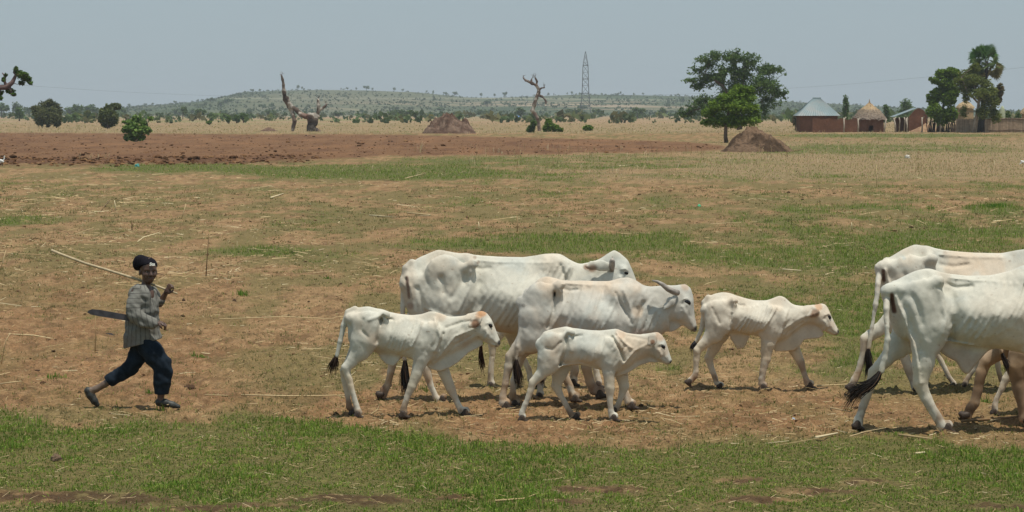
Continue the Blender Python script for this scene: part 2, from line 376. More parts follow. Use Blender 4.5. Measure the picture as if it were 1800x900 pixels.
def beast(name, D, cx, spec, label, k=1.0, vox=0.011, seed=0, group='white cattle walking across the field'):
    X0 = onplane(cx, 500, D)[0]; org = np.array((X0, D, 0)); s_ = FPX/D
    def P(px, py, off=0.0): return onplane(px, py, D+off)-org
    def P2(px, py): p = P(px, py); return (p[0], p[2])
    rm = lambda r: r/s_
    allx = [t[0] for t in spec['torso']]+[h[0] for h in spec['head']]+[h[2] for h in spec['head']]+[q[0] for lg in spec['legs'] for q in lg['p']]+[q[0] for q in spec.get('tail', [])]
    ally = [t[1] for t in spec['torso']]+[h[1] for h in spec['head']]
    lo = P(min(allx)-14, 600); hi = P(max(allx)+16, min(ally)-10)
    s = Sdf((lo[0], -0.36*k-0.06, -0.03), (hi[0], 0.36*k+0.06, hi[2]+0.02), vox)
    tor = [(*P2(x, t), *P2(x, b), w_, rf) for (x, t, b, w_, rf) in spec['torso']]
    s.loft(tor, 0.05*k, smooth=0.022)
    offs = {}
    for lg in spec['legs']:
        sd = -1 if lg['s'] == 'n' else 1; wo_ = (lg.get('o') or (0.135 if lg['t'] == 'h' else 0.115))*k*sd
        pts = []
        for i, (x, y, r) in enumerate(lg['p']):
            o_ = wo_*(1.0 if i > 0 else 0.95)
            pts.append((P(x, y, o_), rm(r*(.76+.15*float(sstep(7.6, 9.4, r))+.07*float(sstep(12, 24, r))))))
        hx, hy, ha = lg['hoof']; hp = P(hx, hy, wo_); hs = rm(lg['p'][-1][2])/0.041
        if not lg.get('lift'): hp[2] = 0.03*hs
        ra = math.radians(ha); up = np.array((-math.sin(-ra), 0, math.cos(ra)))
        top = hp+np.array((math.sin(ra), 0, math.cos(ra)))*0.028*hs
        pts.append((top, rm(lg['p'][-1][2])*0.86))
        for (a, b) in zip(pts[:-1], pts[1:]):
            r = (a[1]+b[1])/2; r0 = 0.034*k; th = min(r, r0+0.42*max(r-r0, 0)); s.cone(a[0], b[0], a[1], b[1], (0.035 if r > 0.06 else 0.012)*k, max(0.3, th/r))
        lg['_hoof'] = (hp, hs, ra)
    kb = spec.get('knobs', [])
    if len(kb) >= 2:                                     # hip bones: a wing from the spine to each hook, and a ridge back to the pin bone
        (hx_, hy_, hr_, ho_), (qx_, qy_, qr_, qo_) = kb[0], kb[1]; tp = np.interp(hx_, [t[0] for t in spec['torso']], [t[1] for t in spec['torso']]); w0 = ho_*.74
        for sd in (-1, 1):
            tip = P(hx_, hy_+3*k, sd*w0); mid_ = P(hx_-12*k, tp+10*k, 0); pin = P(qx_+3*k, qy_, sd*qo_)
            s.cone(mid_, tip, .026*k, .026*k, .070*k); s.cone(tip, pin, .027*k, .022*k, .060*k)
            s.cone(tip, P(hx_-6*k, hy_+46*k, sd*w0*.86), .024*k, .020*k, .06*k)
    for (x, y, r, yo) in [q for q in spec.get('knobs', []) if not (q[3] > .1 and q[2] < 10.5)]:          # hip bones, pin bones, points of shoulder, both sides
        for sd in (-1, 1): s.ell(P(x, y, sd*yo*(.66 if yo > .1 else .9)), (rm(r)*1.7, rm(r)*0.9, rm(r)*1.2), 0.11*k)
    for (pl, t, *kk) in spec.get('plates', []):
        s.plate([P2(*q) for q in pl], t, (kk[0] if kk else 0.03)*k)
    hd = [(*P2(a, b), *P2(c, d), w_*k, 0.25) for (a, b, c, d, w_) in spec['head']]
    s.loft(hd, 0.03*k, smooth=0.010)
    for (pp, yo0, yo1) in spec.get('ears', []):
        n = len(pp)
        for sd in (-1, 1):
            q = [(P(x, y, sd*(yo0+.02+(yo1-yo0)*i/(n-1))*k), rm(r)*1.28) for i, (x, y, r) in enumerate(pp)]
            for a, b in zip(q[:-1], q[1:]): s.cone(a[0], b[0], a[1], b[1], 0.008, 0.42)
    tl = [(P(x, y, yo), rm(r)) for (x, y, r, yo) in spec.get('tail', [])]
    if tl: s.chain(tl, 0.012)
    if 'brow' in spec:
        bx, by, br = spec['brow']
        for sd in (-1, 1): s.ell(P(bx, by, sd*0.055*k), (rm(br), 0.03*k, rm(br)*0.8), 0.02)
    st = []
    for q in spec.get('strokes', []): st.append(([P2(*p) for p in q[0]], q[1]*(.8 if q[2] > 0 else .88), q[2]*(1.0 if q[1] >= .026 and q[2] > 0 else .85 if q[2] < -.016 and q[1] < .022 else 1.5), *q[3:]))
    if spec['head'][0][0] < 1800:
        h_ = spec['head']; e_ = spec.get('eye'); n_ = h_[-1]; m_ = h_[-4]
        if e_:
            ex, ey = e_[0], e_[1]; bx, by = m_[2], m_[3]; q_ = (ey-h_[2][1])*1.0
            st.append(([P2(n_[2]-1, n_[3]-2), P2(bx*.6+m_[0]*.4-1, by*.72+m_[1]*.28), P2(bx*.75+m_[0]*.25-6*k, by*.75+m_[1]*.25-1)], .006, -.008))     # mouth
            st.append(([P2(ex-7*k, ey+8*k), P2(ex-4*k, ey+20*k), P2(ex-9*k, ey+30*k)], .014, .010))      # cheek
            st.append(([P2(ex-1, ey+9*k), P2(ex+5*k, ey+24*k)], .012, -.008))
            st.append(([P2(ex-6*k, ey-5*k), P2(ex+1, ey-7*k), P2(ex+6*k, ey-2*k)], .008, .010))      # brow
            st.append(([P2(ex-8*k, ey+3*k)], .015, -.008))
    if 'ribs' in spec:
        xa, xb, n, yt, yb, sl_, am = spec['ribs']
        for i in range(n):
            f = i/(n-1); x = xa+(xb-xa)*f; lt = (yb-yt)*(0.75+0.25*math.sin(f*math.pi))
            pts = [P2(x-sl_*t*(1+0.25*t), yt+lt*t-6*math.sin(f*3)) for t in (0, 0.25, 0.5, 0.75, 1)]
            st.append((pts, 0.0145*max(k, 0.8), (1.75 if k > .9 else 2.6)*am*(0.7+0.6*((i*37) % 10)/10), 0))
    # loose skin: fine creases down the neck, shoulder and flank
    T_ = spec['torso']; rw = np.random.RandomState(seed+70)
    for q in range(34):
        i = rw.randint(6, len(T_)-1); x = T_[i][0]+rw.uniform(-10, 10)*k; y0_ = T_[i][1]+(T_[i][2]-T_[i][1])*rw.uniform(.12, .75); ln_ = rw.uniform(8, 26)*k
        dx_ = (-.45 if i < len(T_)-5 else -.55)*ln_+rw.normal(0, 2)
        st.append(([P2(x, y0_), P2(x+dx_*.4, y0_+ln_*.5), P2(x+dx_, y0_+ln_)], .0105, rw.choice([-1, 1, -1])*rw.uniform(.0025, .006)*max(k, .75)))
    # skin: small folds and unevenness
    sl, X, Y, Z = s.sub((-9, -9, -9), (9, 9, 9))
    s.strokes(st, 0.045*k, seed)
    rs = np.random.RandomState(seed+5)
    gx, gz = np.meshgrid(s.ax[0], s.ax[2], indexing='ij')
    dn = (fbm(gx*9+seed, gz*7+seed*3, 3, seed)-0.5)*0.009*k+(fbm(gx*26, gz*20+gx*8, 2, seed+9)-0.5)*0.010*k
    wy = sstep(0.01, 0.07, np.abs(s.ax[1]))
    s.F -= (dn[:, None, :]*wy[None, :, None]).astype(np.float32)*(gz[:, None, :] > 0.42*k)
    ln_ = (fbm(gx*22+3, gz*13, 3, seed+31)-0.5)*0.012*k; s.F -= (ln_[:, None, :]*(gz[:, None, :] <= 0.5*k)).astype(np.float32)
    wr = (fbm((gx-gz*.35)*34, gz*9, 3, seed+17)-.5)*.010*k*sstep(.5*k, .8*k, gz); s.F -= (wr[:, None, :]*wy[None, :, None]).astype(np.float32)
    V, Q = s.mesh()
    # coat colour, fixed to the animal
    c0 = np.array(spec.get('coat', WHITE)); C = np.tile(c0, (len(V), 1))
    n1 = fbm(V[:, 0]*4+seed*7, V[:, 2]*4+V[:, 1]*3, 4, seed)
    C = C+(np.array(COOL)-C)*(sstep(0.45, 0.75, n1)*spec.get('cool', 0.6))[:, None]
    n2 = fbm(V[:, 0]*3+11+seed, V[:, 2]*5-V[:, 1]*3, 4, seed+3)
    C = C+(np.array(CREAM)-C)*(sstep(0.5, 0.8, n2)*spec.get('cream', 0.5))[:, None]
    n3 = fbm(V[:, 0]*14, V[:, 2]*10+V[:, 1]*9, 3, seed+4)
    dl = sstep(0.55*k, 0.05, V[:, 2])*sstep(0.25, 0.7, n3)
    C = C+(np.array(TAN)*1.1-C)*(dl*spec.get('dirt', 0.8))[:, None]
    low = sstep(.30*k, .04, V[:, 2])*sstep(.40, .62, n3)*.85; C = C+(np.array((.20, .13, .08))-C)*low[:, None]
    n5 = fbm(V[:, 0]*8+3, V[:, 2]*6+V[:, 1]*4, 4, seed+8); C = C*(1-.08*sstep(.52, .72, n5))[:, None]
    n4 = vnoise3(V[:, 0]*38, V[:, 1]*38, V[:, 2]*38, seed); C = C+(np.array(BROWN)-C)*(sstep(.90, .96, n4)*.55)[:, None]
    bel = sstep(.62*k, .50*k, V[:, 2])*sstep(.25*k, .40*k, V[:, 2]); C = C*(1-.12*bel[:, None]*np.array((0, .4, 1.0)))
    n6 = fbm(V[:, 0]*5+3, V[:, 2]*3+7, 4, seed+28); C = C+(np.array((.40, .27, .17))-C)*(sstep(.60, .80, n6)*spec.get('stain', .35))[:, None]
    for (x, y, r, col, stg, *sd) in spec.get('paint', []):
        q = P2(x, y); d = np.hypot(V[:, 0]-q[0], V[:, 2]-q[1])/rm(r)
        wgt = sstep(1.25, 0.55, d+(n3-0.5)*0.5)*stg
        if sd: wgt = wgt*(V[:, 1]*sd[0] > 0)
        C = C+(np.array(col)-C)*wgt[:, None]
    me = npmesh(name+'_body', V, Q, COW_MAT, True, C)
    root = link(name, me, None, tuple(org)); tag(root, label, spec.get('cat', 'cow'), group)
    for lg in spec['legs']:
        hp, hs, ra = lg['_hoof']
        o = link('hoof', HOOF, root, tuple(hp), (0, ra, 0), hs)
    def surf(px, py, sd):
        q = P2(px, py); i = int(round((q[0]-s.lo[0])/vox)); kz = int(round((q[1]-s.lo[2])/vox))
        i = min(max(i, 0), s.n[0]-1); kz = min(max(kz, 0), s.n[2]-1)
        col = s.F[i, :, kz]; idx = np.where(col < 0)[0]
        if not len(idx): return 0.08*sd
        return s.ax[1][idx[0]] if sd < 0 else s.ax[1][idx[-1]]
    if 'eye' in spec:
        x, y, r = spec['eye']
        for sd in (-1, 1):
            q = P2(x, y); link('eye', EYEBALL, root, (q[0], surf(x, y, sd)-sd*0.010*k, q[1]), (0, math.radians(24), 0), (rm(r)*1.55, 0.018*k, rm(r)*0.95))
    if 'tuft' in spec:
        t = spec['tuft']; o = hair_tuft('tail_tuft', [P(x, y, yo) for (x, y, yo) in t['p']], t['w'], t.get('n', 90), root, flare=t.get('flare', 0.03), seed=seed, tone=t.get('tone', (0.022, 0.018, 0.016)))
        tag(o, t.get('label'))
    for h in spec.get('horns', []):
        mb = MB(); mb.tube([P(x, y, yo) for (x, y, r, yo) in h], [rm(r) for (x, y, r, yo) in h], 10, (1, 1, 1), 0.1)
        link('horn', mb.mesh('horn', HORN_MAT, True), root)
    return root

def remap(spec, fx, fy, wk, legs, **kw):
    n = dict(spec); n['torso'] = [(fx(x), fy(t), fy(b), w_*wk, rf) for (x, t, b, w_, rf) in spec['torso']]
    n['head'] = [(fx(a), fy(b), fx(c), fy(d), w_) for (a, b, c, d, w_) in spec['head']]
    n['ears'] = [([(fx(x), fy(y), r) for (x, y, r) in e[0]], e[1], e[2]) for e in spec.get('ears', [])]
    for q in ('plates', 'knobs', 'strokes', 'ribs', 'paint', 'eye', 'brow', 'tail', 'tuft', 'horns'): n.pop(q, None)
    if 'eye' in spec: n['eye'] = (fx(spec['eye'][0]), fy(spec['eye'][1]), spec['eye'][2])
    n['legs'] = legs; n.update(kw); return n
def mlegs(spec, fx, fy, only=None):
    out = []
    for i, lg in enumerate(spec['legs']):
        if only is not None and i not in only: continue
        d = dict(lg); d['p'] = [(fx(x), fy(y), r) for (x, y, r) in lg['p']]; h = lg['hoof']; d['hoof'] = (fx(h[0]), fy(h[1]), h[2]); out.append(d)
    return out

# ---- A: large white cow at the back of the pair
A = dict(
 torso=[(708, 486, 512, .05, .3), (714, 470, 545, .12, .3), (735, 453, 575, .17, .45), (770, 438, 578, .20, .65), (800, 444, 570, .215, .6), (826, 447, 574, .21, .6), (848, 449, 578, .185, .6),
        (876, 451, 583, .265, .55), (920, 452, 589, .305, .55), (955, 447, 590, .28, .6), (985, 448, 588, .22, .7), (1000, 458, 580, .185, .6), (1020, 464, 562, .14, .3),
        (1050, 458, 545, .11, .2), (1075, 446, 530, .09, .2)],
 head=[(1046, 462, 1056, 512, .06), (1062, 450, 1062, 540, .10), (1079, 438, 1076, 552, .115), (1092, 446, 1088, 556, .12), (1104, 457, 1096, 560, .125), (1114, 480, 1103, 562, .11), (1123, 505, 1110, 568, .085),
       (1133, 535, 1117, 575, .07), (1140, 555, 1124, 583, .065), (1143, 568, 1132, 586, .045)],
 knobs=[(832, 462, 9, .215), (720, 497, 8, .085), (805, 545, 14, .19), (975, 470, 14, .12)],
 legs=[dict(s='n', t='h', p=[(782, 480, 34), (778, 530, 32), (775, 580, 22), (757, 625, 12), (748, 648, 10), (757, 678, 7), (767, 700, 7), (771, 706, 7.5)], hoof=(779, 713, 0)),
       dict(s='f', t='h', p=[(760, 490, 30), (745, 550, 28), (722, 600, 15), (692, 630, 10), (687, 655, 8), (682, 676, 8), (676, 685, 8.5)], hoof=(668, 696, 68), lift=1),
       dict(s='n', t='f', p=[(975, 510, 26), (985, 570, 20), (983, 610, 13), (985, 645, 11), (1002, 680, 8), (1008, 700, 8.5)], hoof=(1012, 712, 0)),
       dict(s='f', t='f', p=[(965, 510, 24), (965, 570, 18), (960, 610, 12), (957, 645, 10), (950, 680, 7), (947, 696, 8)], hoof=(950, 705, 0))],
 ears=[([(1072, 470, 5), (1055, 467, 8), (1040, 467, 6), (1029, 468, 2.5)], .09, .17)],
 eye=(1097, 478, 5.0), brow=(1095, 473, 8),
 horns=[[(1074, 474, 6, -.09), (1076, 466, 5.5, -.13), (1076, 459, 4.8, -.18), (1076, 456, 3.0, -.20)], [(1074, 474, 6, .09), (1076, 466, 5.5, .13), (1076, 459, 4.8, .18), (1076, 456, 3.0, .20)]],
 tail=[(724, 462, 7, 0), (714, 472, 7, -.01), (710, 490, 5.5, -.02), (708, 540, 4.5, -.03), (709, 590, 4, -.03), (711, 632, 4, -.03)],
 tuft=dict(p=[(711, 625, -.03), (711, 650, -.03), (712, 675, -.03), (714, 700, -.03)], w=.045, n=130, label='black tail tuft'),
 ribs=(880, 1000, 12, 470, 576, 44, .006),
 strokes=[([(714, 490), (718, 528)], .016, -.016), ([(828, 476), (825, 505), (806, 545)], .024, .012), ([(776, 486), (782, 512)], .030, -.022), ([(818, 490), (795, 520)], .030, -.012),
          ([(836, 470), (848, 472), (862, 470)], .020, -.022), ([(836, 457), (870, 460), (930, 461), (970, 460)], .014, .006), ([(842, 496), (838, 530), (824, 552)], .045, -.024),
          ([(722, 500), (728, 540), (738, 565)], .018, .012), ([(735, 505), (748, 545), (760, 570)], .024, -.014), ([(985, 465), (1000, 505), (1005, 540)], .02, -.012), ([(820, 552), (800, 556), (780, 552), (745, 538)], .010, .008)],
 paint=[*[(716+i*.35, 486+i*3.2, 3.0, (.2, .13, .10), .75) for i in range(12)], (722, 536, 7, (.3, .2, .16), .6), (1040, 470, 9, BROWN, .8), (1030, 469, 5, BROWN, .8), (835, 452, 3, BROWN, .5), (841, 460, 3, BROWN, .5), (880, 590, 22, TAN, .5), (830, 588, 20, TAN, .5),
        (940, 590, 22, TAN, .5), (668, 690, 14, BROWN, .7), (688, 668, 16, TAN, .7), (690, 640, 14, TAN, .5), (1140, 578, 10, DARK, .9)], cool=.75, cream=.35, dirt=1.0)
# ---- B: horned grey-white cow in front of it
B = dict(
 torso=[(917, 530, 560, .05, .3), (922, 514, 590, .12, .3), (932, 504, 600, .16, .4), (947, 490, 604, .19, .5), (960, 485, 605, .205, .6), (983, 492, 606, .20, .6), (1000, 493, 607, .175, .6), (1022, 493, 609, .25, .55),
        (1050, 494, 612, .285, .55), (1072, 494, 616, .265, .6), (1088, 489, 622, .22, .7), (1105, 487, 625, .20, .7), (1120, 494, 618, .17, .55), (1130, 502, 608, .14, .3), (1150, 504, 596, .11, .15), (1175, 503, 580, .09, .15)],
 head=[(1150, 505, 1150, 590, .075), (1172, 502, 1168, 566, .085), (1190, 501, 1180, 563, .095), (1205, 499, 1188, 565, .105), (1214, 506, 1193, 567, .11), (1219, 522, 1198, 570, .105), (1220, 542, 1203, 573, .08), (1222, 560, 1208, 577, .065),
       (1225, 572, 1213, 581, .06), (1224, 580, 1219, 583, .035)],
 knobs=[(984, 500, 8, .205), (922, 530, 7, .08), (946, 596, 12, .18), (1100, 520, 16, .10)],
 legs=[dict(s='n', t='h', p=[(950, 520, 26), (942, 560, 30), (935, 592, 24), (912, 612, 14), (897, 627, 10), (894, 645, 9), (888, 675, 7.5), (884, 698, 8), (885, 708, 9)], hoof=(892, 717, 0)),
       dict(s='f', t='h', p=[(955, 525, 26), (950, 570, 24), (935, 602, 16), (918, 622, 10), (910, 640, 9), (903, 668, 7), (901, 692, 7.5), (901, 698, 8)], hoof=(907, 706, 0)),
       dict(s='n', t='f', p=[(1085, 530, 24), (1088, 580, 22), (1082, 615, 15), (1086, 645, 11), (1096, 680, 8), (1103, 700, 8), (1105, 706, 8.5)], hoof=(1112, 717, 0)),
       dict(s='f', t='f', p=[(1080, 540, 22), (1068, 590, 20), (1048, 615, 14), (1030, 645, 10), (1037, 670, 9), (1044, 686, 9.5)], hoof=(1057, 694, -12), lift=1)],
 ears=[([(1187, 522, 4), (1180, 530, 7), (1172, 538, 5), (1168, 543, 2)], .09, .13)],
 horns=[[(1192, 515, 5, s_*.085), (1184, 513, 5, s_*.12), (1174, 508, 4.8, s_*.15), (1164, 500, 4.0, s_*.16), (1155, 495, 2.6, s_*.16), (1146, 493, 1.0, s_*.16)] for s_ in (-1, 1)],
 eye=(1206, 530, 5.2), brow=(1204, 524, 8),
 plates=[([(1166, 556), (1163, 571), (1168, 579), (1180, 584), (1191, 579), (1201, 569), (1190, 556)], .014), ([(1110, 600), (1120, 640), (1150, 605), (1165, 575), (1150, 570)], .014, .05)],
 tail=[(928, 512, 6, 0), (921, 524, 5, -.03), (918, 545, 4.5, -.12), (915, 580, 4, -.16), (910, 610, 3.8, -.18), (907, 632, 3.5, -.18)],
 tuft=dict(p=[(907, 628, -.18), (908, 645, -.18), (911, 665, -.18), (914, 684, -.18)], w=.042, n=100, tone=(.03, .02, .016), label='dark brown tail tuft'),
 ribs=(1004, 1090, 9, 508, 598, 28, .0055),
 strokes=[([(1081, 512), (1090, 532), (1106, 560), (1108, 566)], .012, -.016), ([(1095, 508), (1105, 535), (1112, 556)], .022, .012), ([(986, 506), (1000, 510), (1018, 508)], .016, -.018), ([(988, 497), (1030, 500), (1070, 500)], .014, .006),
          ([(975, 512), (972, 545), (962, 572)], .018, -.013), ([(984, 505), (985, 540), (970, 575)], .03, .008), ([(990, 560), (978, 590)], .035, -.018), ([(1130, 530), (1118, 575), (1110, 600)], .016, -.012),
          ([(1150, 545), (1138, 575), (1130, 598)], .012, .008), ([(1160, 548), (1147, 582)], .009, .006), ([(1143, 540), (1129, 578)], .009, -.007), ([(1215, 570), (1202, 568)], .006, -.006), ([(1196, 545), (1192, 560)], .014, .008)],
 paint=[(955, 493, 16, CREAM, .5), (1030, 496, 16, CREAM, .45), (1060, 500, 16, CREAM, .5), (1204, 502, 9, (.45, .3, .2), .6), (1120, 545, 12, CREAM, .6), (1224, 577, 5, DARK, .95), (1218, 581, 4, DARK, .6), (1050, 688, 16, BROWN, .7), (1032, 660, 14, TAN, .8),
        (890, 690, 16, TAN, .6), (920, 535, 4, DARK, .5), (1120, 590, 16, PINK, .6), (1170, 570, 8, CREAM, .3), (1135, 590, 14, PINK, .4)], cool=.55, cream=.6, dirt=1.0, coat=(.54, .515, .45))
# ---- C: calf on the left
Cc = dict(cat='calf',
 torso=[(612, 556, 590, .04, .3), (616, 546, 612, .075, .3), (625, 541, 622, .10, .35), (647, 538, 618, .125, .5), (674, 545, 620, .125, .5), (688, 549, 622, .11, .5), (704, 552, 625, .15, .45), (725, 554, 632, .16, .45), (742, 552, 638, .145, .55), (757, 546, 640, .125, .65),
        (770, 549, 632, .11, .5), (790, 557, 622, .09, .25), (815, 555, 610, .07, .2), (838, 550, 596, .06, .2)],
 head=[(822, 552, 828, 596, .085), (838, 548, 838, 594, .11), (847, 546, 845, 596, .125), (856, 550, 851, 600, .13), (864, 561, 857, 604, .125), (869, 573, 861, 607, .10), (874, 586, 865, 609, .08), (879, 598, 871, 610, .065), (880, 603, 876, 609, .04)],
 knobs=[(678, 551, 6, .115), (616, 560, 5, .05), (650, 612, 9, .11)],
 legs=[dict(s='n', t='h', p=[(645, 572, 26), (640, 600, 24), (634, 618, 17), (620, 634, 11), (608, 647, 9.5), (612, 662, 8), (620, 690, 6.8), (626, 712, 6.8), (628, 721, 7.5)], hoof=(630, 731, 5)),
       dict(s='f', t='h', p=[(645, 575, 24), (636, 605, 20), (618, 632, 11), (604, 652, 8.5), (605, 668, 7), (611, 695, 6.3), (614, 716, 6.8)], hoof=(620, 732, 20)),
       dict(s='n', t='f', p=[(756, 585, 20), (745, 612, 18), (741, 630, 15), (733, 656, 10.5), (724, 680, 9), (716, 698, 7), (710, 716, 7), (709, 723, 8)], hoof=(710, 732, 0)),
       dict(s='f', t='f', p=[(765, 600, 18), (774, 635, 15), (783, 660, 11), (792, 683, 9.2), (800, 700, 7), (807, 715, 7), (811, 722, 7.6)], hoof=(819, 731, 8))],
 ears=[([(844, 560, 4), (837, 564, 7.5), (831, 569, 6), (827, 573, 3)], .12, .20)],
 eye=(860, 571, 4.2), brow=(859, 567, 6),
 plates=[([(745, 636), (754, 648), (772, 653), (790, 647), (806, 637), (824, 620), (838, 613), (850, 606), (846, 592), (815, 590), (770, 610)], .012, .045), ([(662, 612), (668, 630), (678, 640), (692, 644), (702, 634), (706, 618)], .014, .05)],
 tail=[(624, 543, 5.5, 0), (612, 549, 5.5, 0), (604, 572, 5, -.01), (598, 600, 4.2, -.02), (592, 626, 3.6, -.02)],
 tuft=dict(p=[(592, 622, -.02), (588, 634, -.02), (585, 645, -.02), (583, 655, -.02)], w=.045, n=80, tone=(.035, .022, .016), label='dark brown tail tuft'),
 ribs=(696, 742, 8, 566, 622, 14, .0045),
 strokes=[([(674, 553), (682, 560), (690, 561)], .012, -.014), ([(640, 560), (636, 578), (648, 590)], .016, -.012), ([(672, 556), (668, 580), (662, 600)], .02, -.010), ([(650, 560), (672, 553)], .02, .008), ([(765, 560), (775, 590), (765, 615)], .02, .010), ([(780, 585), (772, 612)], .014, -.01),
          ([(840, 575), (800, 590), (762, 640)], .012, .007), ([(836, 585), (800, 605), (770, 642)], .010, -.007), ([(838, 562), (812, 566), (785, 575)], .014, -.007), ([(871, 604), (860, 600)], .005, -.005)],
 paint=[(640, 575, 16, (.48, .42, .33), .55), (775, 556, 10, (.6, .45, .32), .4), (848, 549, 8, GINGER, .85), (842, 553, 6, GINGER, .5), (835, 567, 8, BROWN, .95, -1), (878, 602, 4.5, DARK, .95), (872, 608, 3, DARK, .6), (611, 715, 14, BROWN, .6), (619, 726, 9, DARK, .6)], cool=.25, cream=.55, dirt=.6)
# ---- D: small calf in front
Dd = dict(cat='calf',
 torso=[(949, 600, 634, .04, .3), (951, 588, 645, .07, .3), (960, 581, 648, .095, .35), (985, 575, 645, .12, .5), (1002, 576, 642, .122, .5), (1014, 577, 641, .108, .5), (1034, 580, 643, .146, .45), (1055, 581, 650, .15, .5), (1072, 579, 656, .135, .6), (1084, 577, 658, .115, .65),
        (1100, 585, 648, .095, .4), (1122, 588, 632, .075, .2), (1145, 588, 624, .06, .2)],
 head=[(1130, 588, 1134, 622, .075), (1145, 585, 1145, 626, .10), (1156, 583, 1152, 630, .115), (1164, 589, 1158, 634, .12), (1170, 599, 1163, 637, .11), (1175, 614, 1168, 640, .085), (1179, 627, 1173, 641, .065), (1181, 634, 1177, 640, .045)],
 knobs=[(1004, 583, 5.5, .11), (952, 606, 5, .045), (968, 640, 9, .10)],
 legs=[dict(s='n', t='h', p=[(970, 605, 22), (966, 625, 20), (960, 645, 15), (948, 660, 10.5), (937, 672, 8.8), (932, 688, 7.2), (924, 710, 6.4), (918, 724, 6.8), (917, 729, 7.4)], hoof=(919, 740, 4)),
       dict(s='f', t='h', p=[(985, 610, 20), (987, 640, 18), (984, 658, 14), (977, 678, 9.5), (984, 692, 7.5), (994, 710, 6.2), (1003, 726, 6.2), (1006, 731, 6.8)], hoof=(1014, 739, 12)),
       dict(s='n', t='f', p=[(1078, 610, 20), (1070, 635, 17), (1070, 655, 12.5), (1072, 682, 9.8), (1072, 702, 7), (1074, 722, 6.8), (1076, 731, 7.8)], hoof=(1080, 741, 4)),
       dict(s='f', t='f', p=[(1085, 620, 17), (1090, 650, 15), (1097, 679, 10.2), (1093, 694, 7.4), (1087, 710, 6), (1084, 716, 7)], hoof=(1079, 723, 45), lift=1)],
 ears=[([(1151, 590, 4), (1147, 595, 7), (1145, 603, 6), (1145, 609, 3)], .12, .18)],
 eye=(1163, 608, 4.2), brow=(1162, 604, 6),
 plates=[([(1076, 655), (1083, 663), (1102, 657), (1124, 643), (1142, 637), (1152, 638), (1160, 636), (1150, 622), (1120, 622), (1085, 635)], .012, .045)],
 tail=[(958, 588, 5, 0), (951, 600, 4.5, .0), (949, 622, 4, .01), (949, 650, 3.4, .03)],
 tuft=dict(p=[(949, 645, .03), (950, 658, .04), (952, 668, .05), (955, 676, .05)], w=.02, n=50, label='thin dark tail tuft'),
 ribs=(1028, 1064, 7, 592, 640, 10, .004),
 strokes=[([(998, 586), (1008, 591), (1022, 589)], .012, -.015), ([(996, 590), (992, 620), (984, 640)], .016, -.012), ([(1076, 592), (1090, 615), (1096, 632)], .013, -.014), ([(960, 610), (972, 612), (985, 600)], .014, -.008), ([(1000, 595), (1004, 615)], .02, .008),
          ([(1084, 585), (1098, 602), (1110, 610)], .014, .008), ([(1145, 600), (1115, 615), (1095, 640)], .012, .007), ([(1104, 590), (1135, 596)], .014, -.006), ([(985, 642), (1020, 638), (1050, 648)], .009, .006)],
 paint=[(1100, 600, 20, CREAM, .65), (1125, 608, 20, CREAM, .6), (1090, 585, 10, (.55, .38, .26), .45), (1160, 590, 10, GINGER, .45), (1165, 615, 12, CREAM, .6), (1146, 599, 4.5, BROWN, .95, -1), (1180, 636, 4, DARK, .95), (1175, 641, 3, DARK, .5), (1030, 600, 26, COOL, .6), (917, 736, 7, (.35, .2, .12), .7)],
 cool=.6, cream=.4, dirt=.35)
